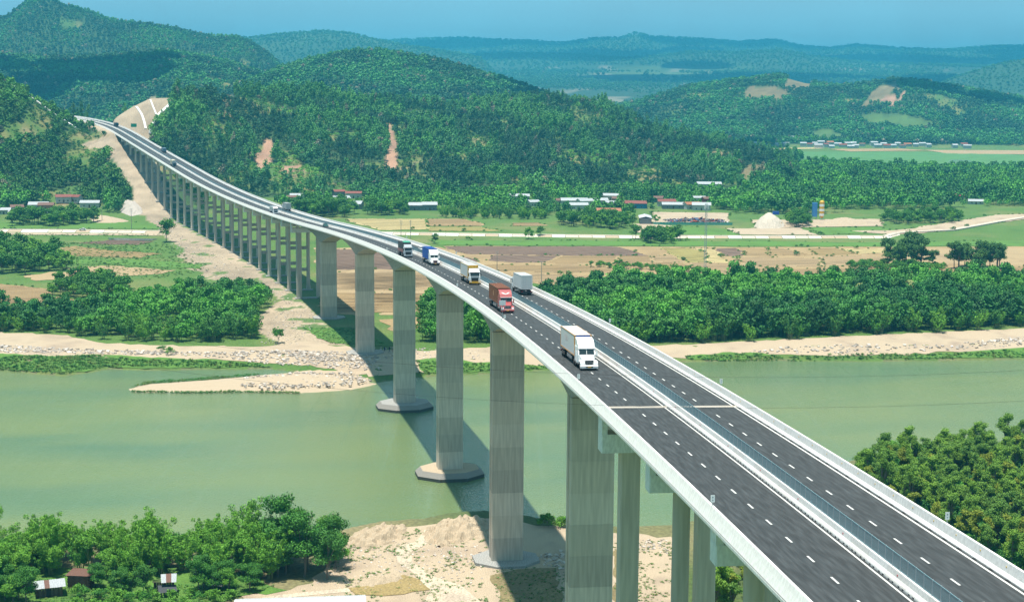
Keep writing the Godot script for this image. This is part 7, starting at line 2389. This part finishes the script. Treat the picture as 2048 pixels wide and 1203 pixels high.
	# distance plates on the parapets
	var plates := [[9.0, 1.0], [-63.0, 1.0], [81.0, 1.0], [178.0, 1.0], [275.0, 1.0], [370.0, 1.0], [14.0, -1.0], [-56.0, -1.0], [88.0, -1.0], [158.0, -1.0], [300.0, -1.0]]
	for p in plates:
		var n := node("distance_plate", line_pt(p[0], p[1] * 8.4, 1.06), -line_psi(p[0]))
		g2 = Geo.new()
		g2.box(Vector3(-0.03, 0, -0.03), Vector3(0.03, 0.45, 0.03))
		put(n, "post", g2.mesh(), M.galvanised)
		g2 = Geo.new()
		g2.box(Vector3(-0.17, 0.3, 0.03), Vector3(0.17, 0.9, 0.05))
		var face := put(n, "plate", g2.mesh(), M.white_paint)
		g2 = Geo.new()
		g2.box(Vector3(-0.06, 0.64, 0.05), Vector3(0.06, 0.78, 0.054))
		g2.box(Vector3(-0.06, 0.42, 0.05), Vector3(0.06, 0.54, 0.054))
		put(face, "print", g2.mesh(), M.grey_paint)
		tag(n, "small white distance plate on the %s parapet" % ("plantation side" if p[1] > 0.0 else "river side"), "sign", "distance plates on the parapets")
	# top of a power pole, simplified as a short pole on the river-side parapet
	o = node("power_pole_top", line_pt(91.0, -8.4, 1.06), -line_psi(91.0))
	g2 = Geo.new()
	g2.ring(Vector3.ZERO, Vector3(0, 3.2, 0), 0.06, 0.05, 8)
	put(o, "shaft", g2.mesh(), M.galvanised)
	g2 = Geo.new()
	g2.box(Vector3(-0.6, 2.0, -0.04), Vector3(0.6, 2.08, 0.04))
	g2.box(Vector3(-0.45, 1.5, -0.04), Vector3(0.45, 1.58, 0.04))
	put(o, "cross_arm", g2.mesh(), M.galvanised)
	g2 = Geo.new()
	g2.extrude_x([Vector2(-0.2, 2.3), Vector2(-0.1, 3.1), Vector2(0.1, 3.1), Vector2(0.25, 2.3)], -0.55, 0.55)
	put(o, "pole_head", g2.mesh(), M.galvanised)
	g2 = Geo.new()
	g2.box(Vector3(-0.07, 1.1, -0.07), Vector3(0.07, 1.3, 0.07))
	put(o, "red_marker", g2.mesh(), M.red_reflector)
	tag(o, "grey power pole top with cross arms in front of the red lorry", "pole")
	# overhead cables
	for c in [[Vector3(-75, 82.5, -160), Vector3(150, 92.0, -150), 13.5, "upper"], [Vector3(-75, 79.0, -162), Vector3(150, 88.5, -152), 13.5, "lower"]]:
		g2 = Geo.new()
		var last: Vector3 = c[0]
		for k in range(1, 41):
			var t := k / 40.0
			var p: Vector3 = c[0].lerp(c[1], t) - Vector3(0, c[2] * 4.0 * t * (1.0 - t), 0)
			g2.ring(last, p, 0.012, 0.012, 5, false)
			last = p
		tag(put(self, "power_cable", g2.mesh(), M.dark), "thin %s power cable sagging across the river in front of the viaduct" % c[3], "cable")


func wheel_mesh() -> Mesh:
	if not SHAPES.has("loader_tyre"):
		var g := Geo.new()
		g.ring(Vector3(-0.25, 0.65, 0), Vector3(0.25, 0.65, 0), 0.65, 0.65, 16)
		SHAPES["loader_tyre"] = g.mesh()
	return SHAPES["loader_tyre"]


func build_cutting() -> void:
	# concrete drains and stepped channels on the bare cutting, and the drain along the hill crest
	for c in DRAINS:
		var o := node(c[0], Vector3.ZERO)
		tag(o, c[1], "drain")
		var pts: Array = c[2]
		for i in pts.size() - 1:
			var a: Vector2 = pts[i]
			var b: Vector2 = pts[i + 1]
			var n := maxi(1, int(a.distance_to(b) / 5.0))
			for k in n:
				var p := a.lerp(b, (k + 0.02) / n)
				var q := a.lerp(b, (k + 0.98) / n)
				var g := Geo.new()
				g.beam(ground(p.x, p.y, 0.35), ground(q.x, q.y, 0.35), c[3], c[4] + 0.5)
				put(o, "channel_slab", g.mesh(), M.parapet if c[5] else M.soil_pale)


# ---------------------------------------------------------------- people
func body_mesh(bones: Array, cell: float) -> ArrayMesh:
	# smooth union of tapered capsules, meshed as surface nets
	var lo := Vector3(1e9, 1e9, 1e9)
	var hi := -lo
	for b in bones:
		for e in 2:
			var p: Vector3 = b[e]
			var r: float = b[2 + e]
			lo = lo.min(p - Vector3.ONE * (r + cell * 2.0))
			hi = hi.max(p + Vector3.ONE * (r + cell * 2.0))
	var n := Vector3i(((hi - lo) / cell).ceil()) + Vector3i.ONE
	var f := PackedFloat32Array()
	f.resize(n.x * n.y * n.z)
	for z in n.z:
		for y in n.y:
			for x in n.x:
				var p := lo + Vector3(x, y, z) * cell
				var sum := 0.0
				for b in bones:
					var a: Vector3 = b[0]
					var ab: Vector3 = b[1] - a
					var t := clampf((p - a).dot(ab) / maxf(ab.length_squared(), 1e-6), 0.0, 1.0)
					var dd: float = (p - a - ab * t).length() - lerpf(b[2], b[3], t)
					sum += exp(-dd * 34.0)
				f[(z * n.y + y) * n.x + x] = -log(maxf(sum, 1e-30)) / 34.0
	var at := {}
	var g := Geo.new()
	for z in n.z - 1:
		for y in n.y - 1:
			for x in n.x - 1:
				var acc := Vector3.ZERO
				var hits := 0
				for e in [[0, 1], [2, 3], [4, 5], [6, 7], [0, 2], [1, 3], [4, 6], [5, 7], [0, 4], [1, 5], [2, 6], [3, 7]]:
					var ca := Vector3i(e[0] & 1, (e[0] >> 1) & 1, (e[0] >> 2) & 1)
					var cb := Vector3i(e[1] & 1, (e[1] >> 1) & 1, (e[1] >> 2) & 1)
					var va := f[((z + ca.z) * n.y + y + ca.y) * n.x + x + ca.x]
					var vb := f[((z + cb.z) * n.y + y + cb.y) * n.x + x + cb.x]
					if (va < 0.0) != (vb < 0.0):
						acc += Vector3(ca).lerp(Vector3(cb), va / (va - vb))
						hits += 1
				if hits:
					at[Vector3i(x, y, z)] = lo + (Vector3(x, y, z) + acc / hits) * cell
	for z in range(1, n.z - 1):
		for y in range(1, n.y - 1):
			for x in range(1, n.x - 1):
				var v0 := f[(z * n.y + y) * n.x + x]
				for ax in 3:
					var step := Vector3i(int(ax == 0), int(ax == 1), int(ax == 2))
					var v1 := f[((z + step.z) * n.y + y + step.y) * n.x + x + step.x]
					if (v0 < 0.0) != (v1 < 0.0):
						var u := Vector3i(int(ax == 1), int(ax == 2), int(ax == 0))
						var w := Vector3i(int(ax == 2), int(ax == 0), int(ax == 1))
						var c := Vector3i(x, y, z)
						g.quad(at[c], at[c - u], at[c - u - w], at[c - w])
	return g.mesh()


func build_people() -> void:
	# three people by the pier foot: two standing, one crouching
	var poses := [
		["person", "person in dark clothes standing straight beside the pier foot", Vector2(-47.6, 586.5), 0.0, 0.3],
		["person", "person in dark clothes standing with bent arm between the other two", Vector2(-45.8, 586.8), 0.0, -0.4],
		["person", "person in dark red top crouching at the pier foot", Vector2(-44.2, 586.2), 0.42, 0.9],
	]
	for k in poses.size():
		var p: Array = poses[k]
		var dn: float = p[3]
		var hip := Vector3(0, 0.92 - dn * 1.2, 0.05 * dn)
		var chest := hip + Vector3(0, 0.42, -0.25 * dn)
		var neck := chest + Vector3(0, 0.16, -0.1 * dn)
		var head := neck + Vector3(0, 0.17, -0.02)
		var bones := [[hip, chest, 0.14, 0.155], [chest, neck, 0.12, 0.06], [neck, head, 0.055, 0.06], [head - Vector3(0, 0.03, 0), head + Vector3(0, 0.05, 0.01), 0.085, 0.1], [head + Vector3(0, 0.0, -0.09), head + Vector3(0, -0.02, -0.11), 0.018, 0.014]]
		for sx in [-1.0, 1.0]:
			var h := hip + Vector3(sx * 0.09, -0.02, 0)
			var knee := Vector3(sx * 0.12, 0.5, -0.02 - dn * 0.75)
			var ankle := Vector3(sx * 0.13, 0.08, 0.02)
			bones.append([h, knee, 0.095, 0.065])
			bones.append([knee, ankle, 0.062, 0.04])
			bones.append([ankle - Vector3(0, 0.03, 0), ankle + Vector3(0, -0.04, -0.17), 0.045, 0.035])
			var sh := chest + Vector3(sx * 0.19, 0.08, 0)
			var elbow := sh + Vector3(sx * 0.08, -0.27, -0.02 - dn * 0.3)
			var wrist := elbow + (Vector3(-sx * 0.05, -0.24, -0.06) if k != 1 or sx < 0 else Vector3(-sx * 0.1, 0.06, -0.22))
			bones.append([sh, elbow, 0.062, 0.045])
			bones.append([elbow, wrist, 0.043, 0.03])
			for fi in 4:
				bones.append([wrist, wrist + (wrist - elbow).normalized() * (0.15 + 0.015 * (1.5 - absf(fi - 1.5))) + Vector3((fi - 1.5) * 0.022, 0, -0.02), 0.02, 0.009])
			bones.append([wrist, wrist + (wrist - elbow).normalized() * 0.08 + Vector3(-sx * 0.05, 0, -0.03), 0.014, 0.01])
		var g := ground(p[2].x, p[2].y, 0.52)
		var o := node(p[0], g, p[4])
		put(o, "body", body_mesh(bones, 0.034), M.dark_cloth if k < 2 else M.dark_red)
		var hair := Geo.new()
		hair.smooth = true
		hair.ring(head + Vector3(0, 0.02, 0.015), head + Vector3(0, 0.1, 0.01), 0.112, 0.095, 12, false)
		hair.ring(head + Vector3(0, 0.1, 0.01), head + Vector3(0, 0.155, 0.01), 0.095, 0.03, 12, true)
		put(o, "hair", hair.mesh(), M.dark)
		tag(o, p[1], "person", "people at the pier foot")


func build_unseen_clouds() -> void:
	# unseen clouds above the frame: some shade slopes, the banks darken the far haze
	rng.seed = 61
	for c in UNSEEN_CLOUDS:
		var g := Geo.new()
		g.smooth = true
		for k in c[3]:
			var a := rnd(0, TAU)
			var r := sqrt(rng.randf())
			var big: float = maxf(1.0, c[1] / 260.0)
			var at := Vector3(cos(a) * r * c[1], rnd(-20, 40) * big, sin(a) * r * c[2])
			var sz := rnd(25, 75) * minf(big, 7.0)
			var ball_ := SphereMesh.new()
			ball_.radius = 1.0
			ball_.height = 2.0
			ball_.radial_segments = 14
			ball_.rings = 8
			var arr := ball_.get_mesh_arrays()
			var vv: PackedVector3Array = arr[Mesh.ARRAY_VERTEX]
			var ii: PackedInt32Array = arr[Mesh.ARRAY_INDEX]
			for i in ii:
				g.v.append(at + vv[i] * Vector3(sz, sz * 0.5, sz))
				g.n.append((vv[i] * Vector3(1, 2, 1)).normalized())
		var o := put(self, "cloud", g.mesh(), M.cloud)
		o.position = c[0]
		tag(o, c[4], "cloud")


# ---------------------------------------------------------------- scene
func build_materials() -> void:
	T["grain"] = noise_texture(1, 0.03, 0.55, 1.0)
	T["soil"] = noise_texture(2, 0.05, 0.66, 1.0, 512, 5)
	T["streak"] = noise_texture(3, 0.03, 0.66, 1.0, 512, 5)
	T["soft"] = noise_texture(8, 0.02, 0.84, 1.0, 512, 4)
	T["stain"] = noise_texture(12, 0.02, 0.82, 1.0, 512, 5, 9.0)
	T["asphalt"] = noise_texture(4, 0.02, 0.5, 1.0, 1024, 6, 10.0)
	T["fine"] = noise_texture(5, 0.08, 0.7, 1.0)
	T["water"] = noise_texture(6, 0.006, 0.66, 1.0, 512, 3)
	T["ripple"] = normal_texture(7, 0.03, 6.0)
	patch.seed = 5
	patch.frequency = 0.011
	patch.fractal_octaves = 3
	patch2.seed = 9
	patch2.frequency = 0.035
	patch2.fractal_octaves = 3
	tinted(mat("terrain", Color.WHITE, 0.95, "soil", 0.031))
	mat("plain_ground", Color(0.08, 0.14, 0.04), 0.95)
	for k in TINT:
		tinted(mat("soil_" + k, TINT[k] * 1.2, 0.95, "soil", 0.06 if k != "sand" else 0.13))
	var w := tinted(mat("water", Color.WHITE, 0.13))
	w.uv1_triplanar = true
	w.uv1_world_triplanar = true
	w.uv1_scale = Vector3.ONE * 0.07
	w.normal_enabled = true
	w.normal_texture = T["ripple"]
	w.normal_scale = 0.5
	w.specular_mode = BaseMaterial3D.SPECULAR_SCHLICK_GGX
	mat("cloud", Color(0.85, 0.86, 0.88), 1.0)
	mat("pond", Color(0.10, 0.13, 0.12), 0.1)
	for k in 3:
		mat("concrete_%d" % k, [Color(0.57, 0.53, 0.47), Color(0.53, 0.495, 0.44), Color(0.60, 0.56, 0.50)][k], 0.85, "grain", 0.09)
	for k in 4:
		var m := mat("pier_%d" % k, [Color(0.65, 0.565, 0.455), Color(0.585, 0.515, 0.42), Color(0.70, 0.615, 0.505), Color(0.52, 0.46, 0.38)][k], 0.88, "stain", 0.11)
		m.uv1_scale = Vector3(0.16, 0.012, 0.16)
	var pm := mat("parapet", Color(0.82, 0.81, 0.78), 0.8, "soft", 0.2)
	pm.uv1_scale = Vector3(0.25, 0.1, 0.25)
	for k in 3:
		mat("barrier_%d" % k, [Color(0.82, 0.80, 0.76), Color(0.78, 0.75, 0.71), Color(0.84, 0.83, 0.80)][k], 0.8, "soft", 0.3)
	mat("seam", Color(0.25, 0.25, 0.24), 0.9)
	mat("joint_concrete", Color(0.62, 0.56, 0.48), 0.85, "fine", 0.5)
	mat("cap_concrete", Color(0.40, 0.37, 0.33), 0.9, "grain", 0.3)
	mat("wet_concrete", Color(0.10, 0.095, 0.085), 0.6, "grain", 0.3)
	mat("slab_concrete", Color(0.50, 0.49, 0.46), 0.9, "grain", 0.2)
	var a := mat("asphalt", Color(0.056, 0.064, 0.068), 0.78)
	a.albedo_texture = T["asphalt"]
	a.uv1_scale = Vector3(0.11, 0.011, 1)
	mat("paint", Color(0.78, 0.78, 0.75), 0.7, "fine", 0.8)
	mat("dark", Color(0.015, 0.016, 0.018), 0.7)
	mat("rubber", Color(0.02, 0.02, 0.022), 0.8)
	mat("steel", Color(0.5, 0.5, 0.5), 0.4, "", 0.1, 0.8)
	mat("dark_steel", Color(0.05, 0.05, 0.055), 0.55, "", 0.1, 0.3)
	mat("chrome", Color(0.72, 0.73, 0.75), 0.2, "", 0.1, 0.95)
	mat("galvanised", Color(0.42, 0.46, 0.48), 0.5, "", 0.1, 0.4)
	mat("fence", Color(0.20, 0.33, 0.37), 0.6, "", 0.1, 0.2)
	mat("red_reflector", Color(0.5, 0.03, 0.04), 0.4)
	mat("yellow_reflector", Color(0.65, 0.42, 0.06), 0.4)
	mat("glass", Color(0.02, 0.035, 0.04), 0.06)
	mat("lamp_glass", Color(0.7, 0.72, 0.74), 0.15)
	var paints := {"white_paint": Color(0.80, 0.80, 0.79), "red_paint": Color(0.36, 0.075, 0.075), "blue_paint": Color(0.012, 0.07, 0.34), "yellow_paint": Color(0.66, 0.36, 0.02), "grey_paint": Color(0.36, 0.40, 0.43), "orange_paint": Color(0.58, 0.27, 0.06), "dark_red": Color(0.24, 0.05, 0.06), "dark_green_paint": Color(0.02, 0.09, 0.075), "blue_grey_paint": Color(0.10, 0.15, 0.21), "sky_blue_paint": Color(0.05, 0.20, 0.48), "teal_paint": Color(0.09, 0.30, 0.24), "pale_blue_paint": Color(0.40, 0.55, 0.56)}
	for k in paints:
		mat(k, paints[k], 0.38)
	mat("white_box", Color(0.74, 0.75, 0.75), 0.55, "fine", 0.5)
	mat("pale_box", Color(0.52, 0.55, 0.54), 0.55, "fine", 0.5)
	mat("cream_box", Color(0.66, 0.60, 0.47), 0.55, "fine", 0.5)
	mat("rust_box", Color(0.34, 0.115, 0.045), 0.6, "grain", 0.4)
	mat("pink_print", Color(0.66, 0.42, 0.42), 0.6)
	mat("faded_print", Color(0.42, 0.19, 0.10), 0.6)
	mat("dark_canvas", Color(0.055, 0.065, 0.075), 0.8, "fine", 0.4)
	mat("green_sheet", Color(0.04, 0.36, 0.22), 0.6)
	mat("sign_green", Color(0.01, 0.24, 0.13), 0.5)
	tinted(mat("scrap", Color.WHITE, 0.8))
	for k in {"white": 0, "grey": 0, "orange": 0, "blue": 0, "red": 0}:
		mat("wall_" + k, {"white": Color(0.68, 0.67, 0.64), "grey": Color(0.30, 0.31, 0.32), "orange": Color(0.50, 0.26, 0.16), "blue": Color(0.06, 0.28, 0.48), "red": Color(0.42, 0.09, 0.06)}[k], 0.85, "fine", 0.3)
	for k in {"tin": 0, "redtile": 0, "orange": 0, "rust": 0, "white": 0}:
		mat("roof_" + k, {"tin": Color(0.62, 0.66, 0.68), "redtile": Color(0.34, 0.085, 0.055), "orange": Color(0.56, 0.21, 0.09), "rust": Color(0.25, 0.12, 0.08), "white": Color(0.78, 0.80, 0.82)}[k], 0.55, "grain", 0.25)
	mat("door_wood", Color(0.10, 0.06, 0.04), 0.8)
	mat("plank_0", Color(0.13, 0.085, 0.06), 0.9, "streak", 0.6)
	mat("plank_1", Color(0.19, 0.135, 0.10), 0.9, "streak", 0.6)
	mat("block_0", Color(0.20, 0.095, 0.06), 0.9, "fine", 0.6)
	mat("block_1", Color(0.25, 0.125, 0.08), 0.9, "fine", 0.6)
	mat("bark", Color(0.22, 0.19, 0.15), 0.9, "streak", 0.5)
	mat("bamboo_stem", Color(0.20, 0.22, 0.08), 0.7)
	mat("dark_cloth", Color(0.02, 0.025, 0.045), 0.9)
	var f := tinted(mat("foliage", Color.WHITE, 0.75))
	f.backlight_enabled = true
	f.backlight = Color(0.32, 0.34, 0.2)


func _ready() -> void:
	# --- camera
	var cam := Camera3D.new()
	cam.name = "camera"
	cam.position = Vector3(0, CAM_H, 0)
	cam.rotation = Vector3(-0.13348, 0, 0.007)
	cam.fov = 21.443
	cam.near = 1.0
	cam.far = 40000.0
	add_child(cam)
	cam.current = true
	# --- sky and air
	var env := Environment.new()
	env.background_mode = Environment.BG_SKY
	var sky := Sky.new()
	var sm := ProceduralSkyMaterial.new()
	sm.sky_top_color = Color(0.43, 0.58, 0.65)
	sm.sky_horizon_color = Color(0.55, 0.69, 0.74)
	sm.sky_curve = 0.25
	sm.ground_bottom_color = Color(0.25, 0.33, 0.28)
	sm.ground_horizon_color = Color(0.50, 0.66, 0.72)
	sm.sun_angle_max = 4.0
	sky.sky_material = sm
	env.sky = sky
	env.tonemap_mode = Environment.TONE_MAPPER_LINEAR
	env.tonemap_exposure = 1.6
	env.sdfgi_enabled = true
	env.ssao_enabled = true
	env.ssil_enabled = true
	env.fog_enabled = true
	env.fog_density = 0.000105
	env.fog_light_color = Color(0.32, 0.79, 0.95)
	var we := WorldEnvironment.new()
	we.name = "world_environment"
	we.environment = env
	add_child(we)
	# --- sun, high and slightly to the left behind the camera
	var sun := DirectionalLight3D.new()
	sun.name = "sun"
	sun.light_energy = 1.6
	sun.light_color = Color(1.0, 0.975, 0.93)
	sun.light_angular_distance = 0.9
	sun.shadow_enabled = true
	add_child(sun)
	sun.look_at_from_position(Vector3.ZERO, Vector3(0.105, -1.0, -0.10), Vector3(0, 0, -1))
	# --- the setting, then the things in it
	build_materials()
	build_alignment()
	build_terrain()
	print("terrain ", Time.get_ticks_msec())
	build_sheets()
	build_mounds()
	print("sheets ", Time.get_ticks_msec())
	build_viaduct()
	print("viaduct ", Time.get_ticks_msec())
	build_vehicles()
	build_houses()
	build_huts()
	build_valley()
	build_cutting()
	build_unseen_clouds()
	build_people()
	print("things ", Time.get_ticks_msec())
	build_plant_shapes()
	print("shapes ", Time.get_ticks_msec())
	build_woods()
	build_ground_cover()
	print("woods ", Time.get_ticks_msec())
